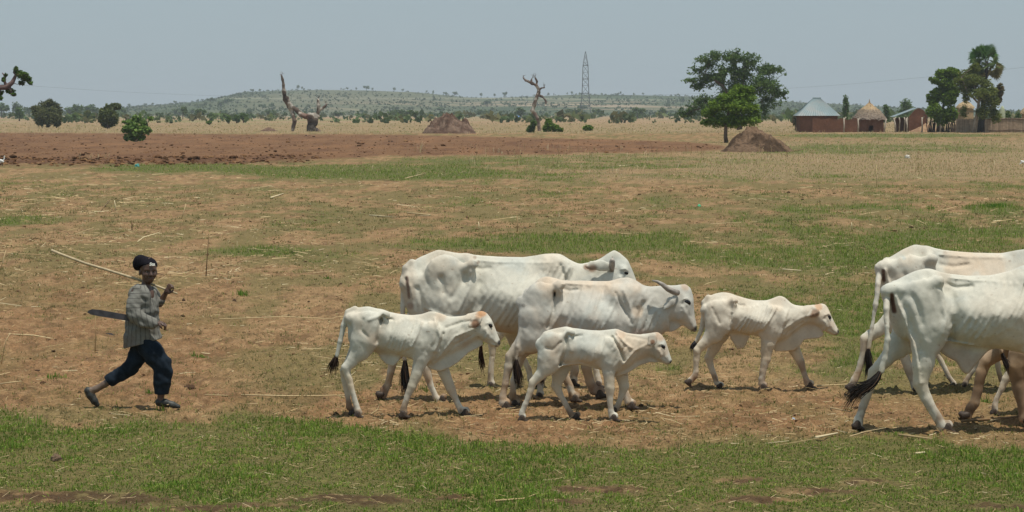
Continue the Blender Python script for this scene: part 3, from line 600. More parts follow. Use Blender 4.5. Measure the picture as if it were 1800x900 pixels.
# ---- E: young cow walking alone in the middle right
Ee = dict(cat='young cow',
 torso=[(1239, 541, 572, .04, .3), (1241, 526, 590, .09, .3), (1252, 517, 594, .13, .4), (1271, 513, 590, .155, .5), (1288, 517, 584, .155, .6), (1300, 521, 585, .13, .55), (1314, 525, 588, .185, .5), (1327, 528, 590, .205, .45), (1348, 528, 596, .19, .5), (1361, 523, 600, .16, .6), (1371, 518.5, 600, .14, .7),
        (1381, 523, 596, .12, .6), (1392, 535, 586, .10, .3), (1410, 538, 572, .08, .2), (1430, 537, 566, .07, .2)],
 head=[(1418, 538, 1424, 566, .08), (1432, 536, 1432, 570, .10), (1444, 533, 1439, 574, .115), (1451, 535, 1443, 577, .12), (1457, 544, 1448, 581, .115), (1462, 557, 1454, 585, .095), (1468, 569, 1460, 588, .07), (1473, 578, 1466, 590, .062), (1475, 583, 1471, 589, .04)],
 knobs=[(1290, 527, 6, .15), (1243, 545, 5, .06), (1262, 586, 9, .14)],
 legs=[dict(s='n', t='h', p=[(1262, 550, 22), (1262, 570, 22), (1254, 588, 16), (1239, 603, 10.5), (1226, 616, 8.6), (1224, 634, 6.8), (1223, 654, 6.4), (1221, 661, 7)], hoof=(1211, 673, 38), lift=1),
       dict(s='f', t='h', p=[(1265, 555, 20), (1264, 585, 18), (1256, 608, 13), (1246, 630, 8.6), (1250, 645, 7), (1257, 664, 6), (1260, 674, 6)], hoof=(1266, 684, 30)),
       dict(s='n', t='f', p=[(1362, 560, 22), (1352, 582, 19), (1350, 602, 13.5), (1346, 632, 9.6), (1341, 652, 7.3), (1339, 667, 7), (1339, 675, 7.6)], hoof=(1343, 684, 0)),
       dict(s='f', t='f', p=[(1380, 575, 18), (1390, 600, 15), (1400, 622, 10), (1407, 636, 8.6), (1413, 655, 6.2), (1418, 669, 6.4), (1419, 674, 7)], hoof=(1425, 683, 3))],
 ears=[([(1437, 547, 3), (1431, 548, 6.5), (1426, 552, 4.5), (1421, 555, 2)], .09, .16)],
 eye=(1454, 556.5, 4.3), brow=(1453, 552, 6),
 plates=[([(1352, 600), (1358, 612), (1362, 618), (1378, 618), (1396, 616), (1407, 607), (1413, 598), (1425, 596), (1439, 595), (1449, 589), (1444, 578), (1425, 568), (1385, 585)], .012, .045), ([(1278, 578), (1284, 596), (1291, 606), (1295, 615), (1300, 614), (1308, 612), (1313, 602), (1318, 592)], .012, .04)],
 tail=[(1245, 523, 5.5, 0), (1238, 532, 5, 0), (1237.5, 551, 4.4, -.01), (1233, 580, 4, -.02), (1224, 600, 3.6, -.02)],
 tuft=dict(p=[(1225, 597, -.02), (1220, 605, -.02), (1219, 612, -.02), (1221, 620, -.02)], w=.035, n=60, tone=(.045, .045, .05), label='dark grey tail tuft'),
 ribs=(1316, 1362, 8, 540, 590, 20, .0075),
 strokes=[([(1290, 530), (1298, 536), (1307, 536)], .012, -.018), ([(1288, 528), (1286, 555), (1278, 578)], .018, .008), ([(1250, 540), (1258, 556), (1262, 566)], .014, -.010), ([(1284, 550), (1280, 575)], .012, -.01), ([(1383, 545), (1375, 565), (1368, 590)], .022, .008),
          ([(1432, 548), (1405, 558), (1375, 578), (1360, 605)], .013, .006), ([(1410, 565), (1385, 582), (1368, 606)], .012, -.010), ([(1390, 595), (1380, 616)], .007, .005), ([(1402, 595), (1394, 614)], .007, .005), ([(1378, 600), (1371, 616)], .007, -.005), ([(1466, 588), (1455, 585)], .005, -.005)],
 paint=[(1365, 535, 14, CREAM, .35), (1438, 538, 7, GINGER, .6), (1430, 549, 7, BROWN, .75), (1424, 553, 4, BROWN, .6), (1474, 582, 4, DARK, .95), (1470, 588, 3, DARK, .5), (1415, 645, 14, BROWN, .5), (1420, 668, 10, BROWN, .5), (1340, 670, 10, BROWN, .5), (1222, 662, 9, BROWN, .5), (1460, 570, 8, CREAM, .4)],
 cool=.12, cream=.45, dirt=.6, coat=(.62, .57, .47))
# ---- G: near cow cut by the right edge; the part outside the frame is modelled too
G = dict(
 torso=[(1561, 510, 545, .05, .3), (1566, 500, 575, .12, .3), (1583, 488, 596, .17, .4), (1608, 476, 600, .20, .5), (1630, 471, 598, .22, .6), (1646, 477, 598, .215, .65), (1670, 481, 602, .185, .65), (1700, 484.5, 607, .255, .6), (1740, 484, 611, .31, .55), (1775, 476, 616, .30, .55),
        (1802, 465, 622, .26, .65), (1826, 462, 628, .21, .75), (1845, 474, 626, .17, .6), (1865, 488, 610, .13, .3), (1890, 490, 590, .11, .2), (1920, 486, 580, .10, .2)],
 head=[(1895, 490, 1905, 570, .08), (1915, 482, 1918, 570, .105), (1932, 478, 1926, 572, .12), (1944, 490, 1933, 578, .12), (1953, 515, 1941, 584, .10), (1961, 545, 1950, 592, .075), (1966, 562, 1957, 594, .06), (1967, 572, 1962, 592, .04)],
 knobs=[(1650, 492, 10, .22), (1566, 512, 9, .09), (1648, 582, 15, .20), (1815, 500, 18, .12)],
 legs=[dict(s='n', t='h', p=[(1625, 530, 36), (1633, 570, 34), (1628, 605, 25), (1623, 640, 18), (1618, 674, 14.5), (1628, 700, 10.5), (1642, 725, 9), (1653, 743, 9.5), (1657, 749, 10)], hoof=(1667, 758, 5)),
       dict(s='f', t='h', p=[(1605, 530, 34), (1600, 575, 30), (1580, 606, 21), (1556, 634, 14), (1537, 655, 12), (1529, 680, 9.5), (1517, 715, 8.5), (1509, 738, 9), (1508, 745, 9.5)], hoof=(1508, 756, 10)),
       dict(s='n', t='f', p=[(1812, 560, 28), (1822, 610, 24), (1826, 650, 15), (1830, 690, 12), (1828, 725, 9), (1826, 742, 9.5)], hoof=(1832, 757, 0)),
       dict(s='f', t='f', p=[(1825, 570, 24), (1845, 620, 20), (1862, 665, 12), (1875, 710, 9), (1884, 738, 9)], hoof=(1893, 750, 0))],
 ears=[([(1928, 505, 4), (1915, 508, 8), (1902, 514, 5)], .09, .16)], eye=(1942, 517, 5.5), brow=(1940, 512, 8),
 horns=[[(1930, 486, 5, -.09), (1920, 476, 4.5, -.14), (1912, 466, 3, -.15)], [(1930, 486, 5, .09), (1920, 476, 4.5, .14), (1912, 466, 3, .15)]],
 plates=[([(1646, 592), (1644, 612), (1662, 626), (1681, 636), (1690, 652), (1697, 658), (1703, 657), (1712, 645), (1730, 624), (1745, 606)], .03, .06), ([(1840, 620), (1860, 655), (1885, 640), (1905, 590), (1880, 580)], .014, .05)],
 tail=[(1572, 500, 7, 0), (1561, 513, 6, -.05), (1558, 545, 5, -.16), (1559, 575, 4.6, -.2), (1560, 597, 4.6, -.21), (1555, 630, 5, -.21), (1549, 653, 5.5, -.21)],
 tuft=dict(p=[(1552, 645, -.21), (1540, 667, -.22), (1522, 680, -.23), (1502, 690, -.24), (1487, 712, -.24)], w=.065, n=190, flare=.06, label='long black tail tuft blown to the left'),
 ribs=(1716, 1815, 10, 502, 598, 40, .0055),
 strokes=[([(1564, 518), (1569, 550)], .018, -.018), ([(1645, 510), (1656, 556), (1650, 582)], .024, .012), ([(1600, 520), (1610, 545), (1614, 565)], .03, -.012), ([(1662, 498), (1680, 505), (1706, 502)], .018, -.026), ([(1668, 488), (1710, 492), (1750, 494)], .014, .007),
          ([(1570, 520), (1585, 560), (1600, 600), (1608, 640), (1612, 670)], .016, .010), ([(1588, 540), (1603, 580), (1614, 612)], .030, -.010), ([(1666, 512), (1676, 550), (1668, 590)], .05, -.026),
          ([(1610, 640), (1613, 600)], .010, -.008), ([(1795, 500), (1805, 550), (1800, 590)], .022, -.014), ([(1656, 596), (1690, 602), (1720, 607)], .010, .008)],
 paint=[*[(1564+i*.5, 516+i*3, 3.8, (.12, .065, .05), .9) for i in range(11)], (1690, 635, 26, (.42, .33, .26), .7), (1720, 640, 24, (.42, .33, .26), .6), (1660, 620, 22, (.46, .37, .3), .6), (1530, 690, 26, TAN, .35), (1600, 600, 12, CREAM, .3), (1963, 580, 9, DARK, .9)], cool=.6, cream=.25, dirt=.3)
# ---- F: cow behind it
Ff = dict(
 torso=[(1546, 468, 500, .05, .3), (1551, 461, 530, .12, .3), (1566, 451, 560, .16, .4), (1587, 438, 566, .19, .5), (1608, 429, 566, .21, .65), (1636, 434, 566, .21, .6), (1658, 439, 568, .185, .6), (1685, 442, 571, .26, .55), (1713, 444, 574, .29, .55), (1760, 445, 578, .28, .55),
        (1785, 440, 580, .24, .65), (1803, 437, 582, .2, .7), (1820, 446, 580, .17, .6), (1840, 458, 566, .13, .3), (1865, 460, 552, .11, .2), (1890, 456, 545, .10, .2)],
 head=[(1868, 460, 1876, 530, .08), (1885, 452, 1888, 530, .10), (1902, 448, 1896, 532, .115), (1914, 460, 1903, 538, .12), (1922, 482, 1911, 544, .10), (1930, 510, 1919, 552, .075), (1936, 528, 1927, 556, .06), (1938, 538, 1933, 554, .04)],
 knobs=[(1640, 452, 9, .22), (1552, 470, 8, .09), (1610, 545, 14, .19)],
 legs=[dict(s='n', t='h', p=[(1600, 480, 32), (1592, 525, 30), (1575, 560, 21), (1543, 580, 13), (1522, 596, 10.5), (1518, 622, 8.2), (1510, 650, 7.8), (1502, 668, 8.2)], hoof=(1495, 682, 30), lift=1),
       dict(s='f', t='h', p=[(1600, 490, 30), (1594, 540, 26), (1586, 585, 18), (1588, 622, 11), (1598, 650, 9), (1606, 674, 8), (1608, 682, 8)], hoof=(1613, 690, 0)),
       dict(s='n', t='f', p=[(1795, 510, 26), (1800, 560, 22), (1806, 600, 13), (1812, 640, 10), (1820, 672, 8)], hoof=(1826, 690, 0)),
       dict(s='f', t='f', p=[(1795, 510, 24), (1812, 570, 20), (1835, 610, 12), (1845, 650, 9), (1840, 672, 8)], hoof=(1842, 687, 0))],
 ears=[([(1898, 474, 4), (1885, 477, 8), (1872, 482, 5)], .09, .16)], eye=(1911, 487, 5.5), brow=(1909, 482, 8),
 tail=[(1558, 458, 6, 0), (1547, 470, 5.5, -.05), (1543, 500, 4.6, -.16), (1539, 535, 4.2, -.2), (1533, 575, 4, -.21), (1527, 612, 3.8, -.21)],
 tuft=dict(p=[(1527, 606, -.21), (1526, 625, -.21), (1528, 645, -.21), (1524, 666, -.21)], w=.042, n=100, label='black tail tuft'),
 strokes=[([(1650, 464), (1672, 468), (1700, 464)], .02, -.022), ([(1650, 447), (1700, 451), (1760, 452)], .014, .008), ([(1552, 472), (1560, 500), (1572, 530)], .016, .012), ([(1585, 480), (1592, 500)], .026, -.012)],
 paint=[*[(1549+i*.4, 474+i*3, 3, (.12, .07, .055), .9) for i in range(7)], (1690, 462, 36, CREAM, .7), (1740, 470, 30, CREAM, .6), (1585, 452, 4, COOL, .8), (1620, 444, 3, BROWN, .3), (1660, 445, 4, BROWN, .25), (1510, 660, 16, TAN, .5)], cool=.55, cream=.4, dirt=.5)

GRP = 'white cattle walking across the field'
COWS = []
COWS.append(beast('cow', 26.6, 900, A, 'largest white cow of the middle group, with stub horn, behind the long-horned cow', 1.0, .0105, 1))
COWS.append(beast('cow', 25.95, 1050, B, 'white cow with long swept-back horn, smallest calf walking in front of it', 1.0, .0100, 2))
COWS.append(beast('calf', 25.2, 740, Cc, 'white calf with ginger poll at the left of the herd, nearest the boy', .72, .0084, 3))
COWS.append(beast('calf', 24.9, 1050, Dd, 'smallest white calf with cream neck, walking in front of the horned cow', .70, .0084, 4))
COWS.append(beast('young_cow', 27.7, 1350, Ee, 'thin young white cow walking alone with one hind hoof lifted', .85, .0090, 5))
COWS.append(beast('cow', 24.1, 1740, G, 'nearest white cow, cut by the right edge, with long black tail tuft swinging left', 1.0, .0105, 6))
COWS.append(beast('cow', 27.4, 1740, Ff, 'white cow with cream back standing behind the nearest cow at the right edge', 1.0, .013, 7))
# ---- animals mostly hidden behind the others
fx = lambda x: 850+(x-1238)*1.0; fy = lambda y: 686+(y-686)*1.04
lx = mlegs(Ee, fx, fy)
lx[0] = dict(s='n', t='h', p=[(880, 540, 26), (885, 568, 20), (876, 585, 13), (866, 606, 9), (865, 630, 7), (863, 655, 6.5), (862, 672, 7.5)], hoof=(864, 682, 0))
lx[1] = dict(s='f', t='h', p=[(890, 545, 24), (898, 575, 18), (903, 600, 11), (915, 622, 8), (930, 650, 6.5), (933, 668, 7)], hoof=(940, 678, 0))
lx[2] = dict(s='n', t='f', p=[(1010, 560, 20), (1030, 590, 17), (1042, 625, 9), (1048, 650, 7.5), (1050, 662, 7.5)], hoof=(1053, 677, 0), lift=1)
lx[3] = dict(s='f', t='f', p=[(1000, 565, 18), (1005, 600, 15), (1008, 635, 11), (1010, 652, 9), (1008, 662, 8)], hoof=(1009, 674, 0), lift=1)
Xx = remap(Ee, fx, fy, .95, lx, cat='young cow', tail=[(856, 528, 5, 0), (849, 560, 4, -.02), (846, 600, 3.6, -.02)],
           tuft=dict(p=[(846, 598, -.02), (845, 620, -.02), (847, 640, -.02), (850, 656, -.02)], w=.03, n=50, tone=(.06, .03, .02), label='reddish brown tail tuft'), dirt=.5)
beast('young_cow', 27.9, 960, Xx, 'white young cow hidden behind the largest cow, only its legs and reddish tail tuft showing', .85, .014, 8)
fx = lambda x: 1632+(x-1238)*.85; fy = lambda y: 683+(y-686)*.80
lj = mlegs(Ee, fx, fy)
lj[0] = dict(s='n', t='h', p=[(1655, 570, 20), (1652, 590, 17), (1642, 606, 9.5), (1648, 624, 7.5), (1660, 646, 5.8), (1668, 663, 5.8)], hoof=(1676, 679, 10))
lj[1] = dict(s='f', t='h', p=[(1655, 570, 18), (1640, 600, 13), (1630, 612, 8.5), (1628, 640, 6), (1624, 664, 6)], hoof=(1626, 679, 10))
lj[2] = dict(s='n', t='f', p=[(1735, 580, 17), (1726, 604, 14), (1718, 632, 9.5), (1710, 650, 7), (1702, 664, 6), (1698, 671, 6.4)], hoof=(1697, 681, 0))
lj[3] = dict(s='f', t='f', p=[(1738, 580, 16), (1745, 610, 12), (1752, 632, 8), (1756, 655, 6), (1760, 668, 6)], hoof=(1765, 679, 0))
Jj = remap(Ee, fx, fy, .8, lj, cat='calf', dirt=.5, cream=.7); Jj['head'] = [(a, b-14, c, d-14, w_) for (a, b, c, d, w_) in Jj['head']]
beast('calf', 27.98, 1720, Jj, 'calf beyond the nearest cow, only thin tan legs showing under its belly', .72, .012, 9)
fx = lambda x: 1776+(x-1238)*.85; fy = lambda y: 733+(y-686)*.86
li_ = mlegs(Ee, fx, fy)
li_[0] = dict(s='n', t='h', p=[(1795, 612, 19), (1792, 632, 16), (1780, 650, 9.5), (1768, 666, 8.5), (1761, 682, 7), (1752, 700, 6), (1749, 713, 7)], hoof=(1748, 728, 10))
li_[1] = dict(s='f', t='h', p=[(1798, 615, 18), (1796, 645, 14), (1790, 670, 9), (1792, 690, 6.5), (1797, 712, 6.5)], hoof=(1802, 726, 0))
Ii = remap(Ee, fx, fy, .8, li_, cat='calf', dirt=.3)
beast('calf', 25.45, 1850, Ii, 'calf at the right edge, only its white hind leg showing behind brown legs', .70, .012, 10)
fx = lambda x: x+205; fy = lambda y: 748+(y-760)*.92
lh = mlegs(G, fx, fy)
lh[0] = dict(s='n', t='h', p=[(1835, 540, 30), (1825, 590, 28), (1798, 625, 24), (1788, 645, 19), (1790, 680, 13), (1797, 712, 9.5), (1800, 735, 10)], hoof=(1808, 749, 0))
lh[1] = dict(s='f', t='h', p=[(1825, 540, 28), (1800, 585, 24), (1765, 612, 18), (1734, 634, 13.5), (1725, 655, 11), (1719, 685, 9.5), (1713, 708, 9.5), (1706, 717, 10)], hoof=(1695, 733, 62), lift=1)
Hh = remap(G, fx, fy, .92, lh, coat=(.42, .31, .21), dirt=1.0, cream=.3, cool=0, tail=[(1772, 520, 6, 0), (1762, 560, 4.5, -.1), (1758, 600, 4, -.16), (1760, 620, 4, -.16)],
           tuft=dict(p=[(1759, 612, -.16), (1763, 628, -.16), (1768, 640, -.16), (1771, 655, -.16)], w=.025, n=60, label='short black tail tuft'),
           paint=[(1700, 720, 18, (.07, .045, .03), .9), (1722, 680, 26, (.16, .10, .06), .7), (1795, 690, 40, (.2, .13, .08), .6)])
beast('cow', 24.82, 1900, Hh, 'brown-legged cow at the right edge behind the nearest cow, one hind hoof lifted', .95, .014, 11)
# ================================================================== the field
def img(x, y):
    """photo column and row of a ground point: used only to lay out the patches of the field on the ground"""
    yc = y*CP+EYE*SP; zc = -EYE*CP+y*SP       # depth along view, height in view
    return 900+FPX*x/yc, 450-FPX*zc/yc
def blob(u, v, cu, cv, ru, rv, soft=0.5):
    return sstep(1+soft, 1-soft, np.sqrt(((u-cu)/ru)**2+((v-cv)/rv)**2))
def band(v, a, b, s): return sstep(a-s, a+s, v)*sstep(b+s, b-s, v)
def ynoise(x, y, f, seed, octv=3):
    """noise whose patches keep about the same size in the picture from near to far"""
    return fbm(x*f, np.log(np.maximum(y, 1))*60*f, octv, seed)
def fields(x, y):
    u, v = img(x, y)
    n1 = fbm(x*0.9, y*0.22, 4, 21); n2 = fbm(x*0.22, y*0.05, 4, 33); n3 = fbm(x*3.1, y*1.3, 3, 45)
    n = 0.4*n1+0.35*n2+0.25*n3
    n1 = n1+0; vb = np.interp(u, [0, 60, 140, 330, 420, 500, 600, 800, 900, 1150, 1400, 1620, 1800], [722, 738, 752, 736, 722, 726, 742, 762, 778, 776, 768, 772, 788])+(n1-.5)*44+(n3-.5)*36
    fg = sstep(vb-14, vb+16, v)
    g = 0.16+0*u
    g = np.maximum(g, 0.30*sstep(560, 800, u)*band(v, 300, 700, 20))
    g = np.maximum(g, 0.46*sstep(1120, 1350, u)*band(v, 360, 600, 25))
    for (cu, cv, ru, rv, a) in [(1500, 560, 230, 40, .62), (1370, 455, 260, 22, .6), (960, 428, 240, 19, .8), (1170, 445, 90, 18, .6), (1640, 425, 220, 24, .6), (1750, 368, 60, 10, .95), (1480, 370, 170, 12, .55), (60, 388, 120, 8, .55), (230, 392, 60, 8, .45),
                                (640, 303, 260, 13, .92), (350, 296, 200, 8, .7), (450, 440, 90, 12, .5), (1230, 585, 50, 14, .6), (1140, 655, 70, 24, .62), (1010, 690, 60, 12, .5), (800, 700, 60, 14, .5), (870, 665, 60, 12, .55), (840, 355, 120, 10, .5),
                                (1000, 285, 320, 14, .6), (1560, 262, 260, 9, .62), (1400, 345, 200, 9, .35), (60, 660, 80, 14, .35), (590, 630, 60, 10, .35), (330, 625, 60, 12, .35), (120, 555, 90, 10, .35), (1450, 510, 120, 25, .5), (240, 725, 60, 8, .3), (1560, 238.5, 190, 3.2, 1.15), (1380, 265, 60, 8, .6),
                                (700, 735, 90, 10, .5), (680, 672, 60, 12, .4), (1100, 570, 60, 20, .5), (1640, 500, 120, 20, .4)]:
        g = np.maximum(g, a*blob(u, v, cu, cv, ru, rv))
    track = band(v, 690, 3000, 22)*(1-fg)*sstep(240, 560, u)+0.7*band(v, 560, 720, 20)*sstep(520, 250, u)
    g = g*(1-0.75*np.clip(track, 0, 1))
    g = np.maximum(g, fg*0.80)
    soilp = np.zeros_like(u)
    for (cu, cv, ru, rv) in [(1050, 858, 80, 8), (990, 884, 50, 5), (1440, 866, 70, 6), (1530, 850, 50, 6), (1340, 884, 70, 6), (120, 880, 190, 12), (620, 878, 120, 9), (380, 893, 150, 6), (1770, 893, 60, 8), (790, 876, 30, 5), (1300, 845, 40, 5)]:
        soilp = np.maximum(soilp, blob(u, v+(n3-.5)*16, cu, cv, ru, rv, .6))
    g = g-0.75*soilp*sstep(.36, .5, n3+.1)
    vl = np.interp(u, [0, 300, 500, 700, 900, 1100, 1270], [289, 287, 283, 273, 272, 268, 264])+(n1-.5)*5
    vt = np.interp(u, [0, 400, 700, 1000, 1200, 1290], [233, 236, 237, 244, 249, 258])+(n1-.5)*2
    pl = sstep(vt-1.5, vt+1.5, v)*sstep(vl+2, vl-2, v)*sstep(1292, 1262, u)
    g = g*(1-pl)
    gr = sstep(0.0, 1.0, (g-0.46)*2.0+(n-0.5)*3.6+0.5)*sstep(0.02, 0.12, g)      # green cover 0..1
    dry = np.clip(band(v, 224, 234, 1.5)*1.0+band(v, 246, 312, 8)*sstep(1180, 1330, u)*.8+band(v, 200, 224, 1)*0.75+band(v, 270, 320, 8)*sstep(820, 1000, u)*.5, 0, 1)*(1-pl)
    red = np.clip(sstep(700, 100, u)*band(v, 480, 720, 40)*.8+track*.8+band(v, 560, 700, 30)*sstep(400, 0, u), 0, 1)
    edge = band(v, vl-9, vl+3, 3)*sstep(620, 480, u)*(1-sstep(0, 1, fg))
    return u, v, gr, pl, dry, red, fg, soilp, edge
def hgt(x, y):
    h = (fbm(x*0.5, y*0.3, 3, 3)-0.5)*0.05
    return h
def relief(x, y, pl, fg, edge, v):
    near = np.exp(-np.maximum(y-30, 0)/60.0)
    r = (fbm(x*6, y*5, 4, 61, .6)-0.5)*0.072+(fbm(x*1.6, y*1.1, 3, 65)-0.5)*0.05
    r = r*(1-0.45*fg)+(fbm(x*28, y*22, 2, 67)-.5)*0.016*near
    r = r+pl*((fbm(x*1.2, y*0.55, 4, 71, .65)-0.45)*0.20)+edge*(fbm(x*2.6, y*1.3, 4, 77, .75)-.42)*0.26
    r = r+sstep(60, 160, y)*(fbm(x*.35, y*.12, 3, 79)-.5)*0.10*(1-pl)
    r = r+np.exp(-np.maximum(y-30, 0)/50.0)*np.maximum(fbm(x*13, y*10, 3, 69, .6)-.56, 0)*.16*(1-.6*fg)     # clods and crumbs
    return r

# ground sheet: fan-shaped grid, denser where it is seen
rows_v = np.concatenate([np.linspace(3000, 960, 24), np.arange(958, 300, -1.55), np.arange(300, 215, -1.1), np.linspace(215, 200.2, 40)])
ys = np.array([onground(900, v)[1] for v in rows_v]); ys = np.concatenate([[-12.0, 0.0], ys, [9000.0]])
ts = np.concatenate([-np.geomspace(3.0, 0.26, 70)[:-1], np.linspace(-0.26, 0.26, 540), np.geomspace(0.26, 3.0, 70)[1:]])
yy, tt = np.meshgrid(ys, ts, indexing='ij'); dd = np.maximum(yy, 12.0)
xx = tt*np.where(dd > 4000, 4000+(dd-4000)*.5, dd)
U, Vv, GR, PL, DRY, RED, FG, SP_, EDG = fields(xx, np.maximum(yy, 3.0))
vis = (yy > 14)
zz = hgt(xx, yy)+relief(xx, yy, PL, FG, EDG, Vv)*vis
zz -= np.where(yy > 1500, 0.0, 0.0)
def lay(c0, c1, a): return c0+(np.array(c1)-c0)*a[..., None]
nA = fbm(xx*2.3, yy*.9, 4, 91); nB = fbm(xx*11, yy*6, 3, 95); nC = fbm(xx*.12, yy*.03, 4, 97)
sand = np.zeros(xx.shape+(3,))+np.array((.255, .186, .112))
C = lay(sand, (.215, .140, .082), np.clip(RED*.9+.5*sstep(.45, .7, nA)-.1, 0, 1))
C = lay(C, (.38, .285, .18), sstep(.5, .8, nB)*.5)
C = lay(C, (.125, .085, .050), sstep(.53, .70, fbm(xx*6+5, yy*3.3, 3, 99))*.7)
C = lay(C, (.140, .135, .065), sstep(.44, .60, fbm(xx*1.1+9, yy*.35, 4, 109))*.75*(1-np.clip(RED, 0, 1)*.6)*(1-PL))
C = lay(C, (.155, .094, .058), PL*.9)
C = lay(C, (.105, .060, .040), PL*sstep(.50, .66, fbm(xx*.9, yy*.16, 4, 101))*.65)
C = lay(C, (.225, .135, .080), PL*sstep(.55, .75, fbm(xx*.35, yy*.10, 4, 103))*.6)
C = lay(C, (.255, .215, .145), DRY*.75)
C = lay(C, (.090, .052, .033), np.clip(EDG*.9*sstep(.3, .6, nA), 0, 1))
C = lay(C, (.095, .125, .045), GR*(.85-.35*FG)*sstep(.2, .55, nB+.15))
C = lay(C, (.115, .118, .050), FG*.8*(1-np.clip(SP_, 0, 1)*.9))
C = lay(C, (.065, .045, .028), np.clip(SP_*1.1, 0, 1)*sstep(.25, .55, nB)*.9)
C = lay(C, (.285, .22, .155), sstep(222, 214, Vv)*.85)
C = lay(C, (.20, .21, .11), sstep(222, 214, Vv)*sstep(.48, .62, fbm(xx*.02, yy*.006, 4, 107))*.7)
nr, ncn = xx.shape
idx = np.arange(nr*ncn).reshape(nr, ncn)
Fq = np.stack((idx[:-1, :-1], idx[:-1, 1:], idx[1:, 1:], idx[1:, :-1]), -1).reshape(-1, 4)
GM = mat('field_soil', (1.10, .955, .79), 0.95, tint='tint', noise=[(38, 0.66, 1.30, 6), (9, 0.82, 1.16, 4)], bump=(45, 0.9, 0.03), spec=0.1)
gme = npmesh('ground', np.stack((xx, yy, zz), -1).reshape(-1, 3), Fq, GM, True, C.reshape(-1, 3))
tag(link('ground', gme), kind='structure')

def ground_z(x, y):
    x = np.asarray(x, float); y = np.asarray(y, float)
    u, v, gr, pl, dry, red, fg, sp, ed = fields(x, y); return hgt(x, y)+relief(x, y, pl, fg, ed, v)

# ---------------------------------------------------------------- grass: short blades, one mesh per kind
GRASS_MAT = mat('grass_blade', (1.08, 1.30, .70), 0.7, tint='tint', trans=0.35, spec=0.2)
def blades(name, x, y, h, wd, col, lean=0.5, seed=0, segs=2, label=None):
    rs = np.random.RandomState(seed); n = len(x); z = ground_z(x, y)-0.004
    a = rs.uniform(0, 2*math.pi, n); la = rs.uniform(0, 2*math.pi, n); le = np.abs(rs.normal(0, lean, n))
    dx, dy = np.cos(a)*wd/2, np.sin(a)*wd/2
    lx_, ly_ = np.cos(la)*le*h, np.sin(la)*le*h
    B = np.stack((x, y, z), 1); W = np.stack((dx, dy, 0*dx), 1)
    if segs == 1:
        T = B+np.stack((lx_, ly_, h/np.sqrt(1+le**2)), 1); V = np.stack((B-W, B+W, T), 1).reshape(-1, 3)
        i = np.arange(n)[:, None]*3; F = [i+np.array([[0, 1, 2]])]; k = 3
    else:
        hh = h/np.sqrt(1+le**2)
        M = B+np.stack((lx_*.35, ly_*.35, hh*.6), 1); T = B+np.stack((lx_, ly_, hh*(1-.25*np.minimum(le, 1.5))), 1)
        V = np.stack((B-W, B+W, M+W*.75, M-W*.75, T), 1).reshape(-1, 3)
        i = np.arange(n)[:, None]*5; F = [i+np.array([[3, 2, 4]]), i+np.array([[0, 1, 2, 3]])]; k = 5
    C_ = np.repeat(col, k, 0)
    if label is None: return npmesh('blade', V-np.array((x.mean(), y.mean(), 0)), F, GRASS_MAT, False, C_)
    o = link(name, npmesh(name, V, F, GRASS_MAT, False, C_)); tag(o, label, kind='stuff'); return o
def scatter(y0, y1, n, seed, tmax=0.205, p=1.0):
    rs = np.random.RandomState(seed)
    # even density in the picture between y0 and y1
    v0, v1 = 1/y1, 1/y0; y = 1/rs.uniform(v0, v1, n) if p == 1 else (rs.uniform(y0**(1-p), y1**(1-p), n))**(1/(1-p))
    x = rs.uniform(-tmax, tmax, n)*y; return x, y, rs
GREENS = np.array([(.155, .190, .050), (.115, .165, .040), (.20, .215, .070), (.25, .225, .10), (.26, .185, .15), (.33, .235, .215)])
def pick(rs, n, w_, sel=None):
    w_ = np.array(w_, float); w_ /= w_.sum(); k = rs.choice(len(GREENS), n, p=w_)
    return GREENS[k]*rs.uniform(.75, 1.25, (n, 1))
# foreground sward
x, y, rs = scatter(17.2, 27.0, 255000, 1)
u, v, gr, pl, dry, red, fg, sp, ed = fields(x, y)
bare = sstep(.60, .72, fbm(x*2.2, y*1.2, 4, 133))
keep = rs.rand(len(x)) < fg*(0.25+0.75*gr)*(1-.93*np.clip(sp*1.1, 0, 1))*(1-.55*bare); x, y = x[keep], y[keep]; n = len(x)
cl = fbm(x*.8, y*.35, 4, 131)+0.25*fbm(x*5, y*3, 2, 137)-.125; lush = sstep(.42, .62, cl)
c = pick(rs, n, (5, 4, 4, 3, 2.6, 1.5)); cg = pick(rs, n, (6, 5.5, 3, 1.2, .6, .3)); m = (rs.rand(n) < lush)[:, None]
c = np.where(m, cg, c)
tuf = sstep(.35, .7, fbm(x*9, y*7, 3, 139)); h = rs.uniform(.016, .045, n)*(0.75+.55*lush)*(.62+.75*tuf); c = c*(.72+.45*tuf)[:, None]
blades('foreground_grass', x, y, h, rs.uniform(.0055, .011, n), c, 1.15, 3, 2, 'short green and yellowing grass covering the strip nearest the camera')
# patches of grass over the brown field
x, y, rs = scatter(22, 150, 520000, 5)
u, v, gr, pl, dry, red, fg, sp, ed = fields(x, y)
keep = rs.rand(len(x)) < (1-fg)*(.06+.94*gr*gr)*(1-pl); x, y = x[keep], y[keep]; gr = gr[keep]; n = len(x)
c = pick(rs, n, (6, 4, 4, 2, 1.2, .8)); cd = pick(rs, n, (1, 1, 2, 3, 4, 4)); m = (rs.rand(n) < sstep(.15, .6, gr))[:, None]; c = np.where(m, c, cd)
sc_ = np.clip(y/40, .9, 3.0)
blades('grass_patches', x, y, rs.uniform(.02, .075, n)*(.6+.6*gr)*np.clip(sc_, .9, 1.7), rs.uniform(.006, .012, n)*sc_, c, .7, 9, 1, 'patchy green grass growing over the brown stubble field')
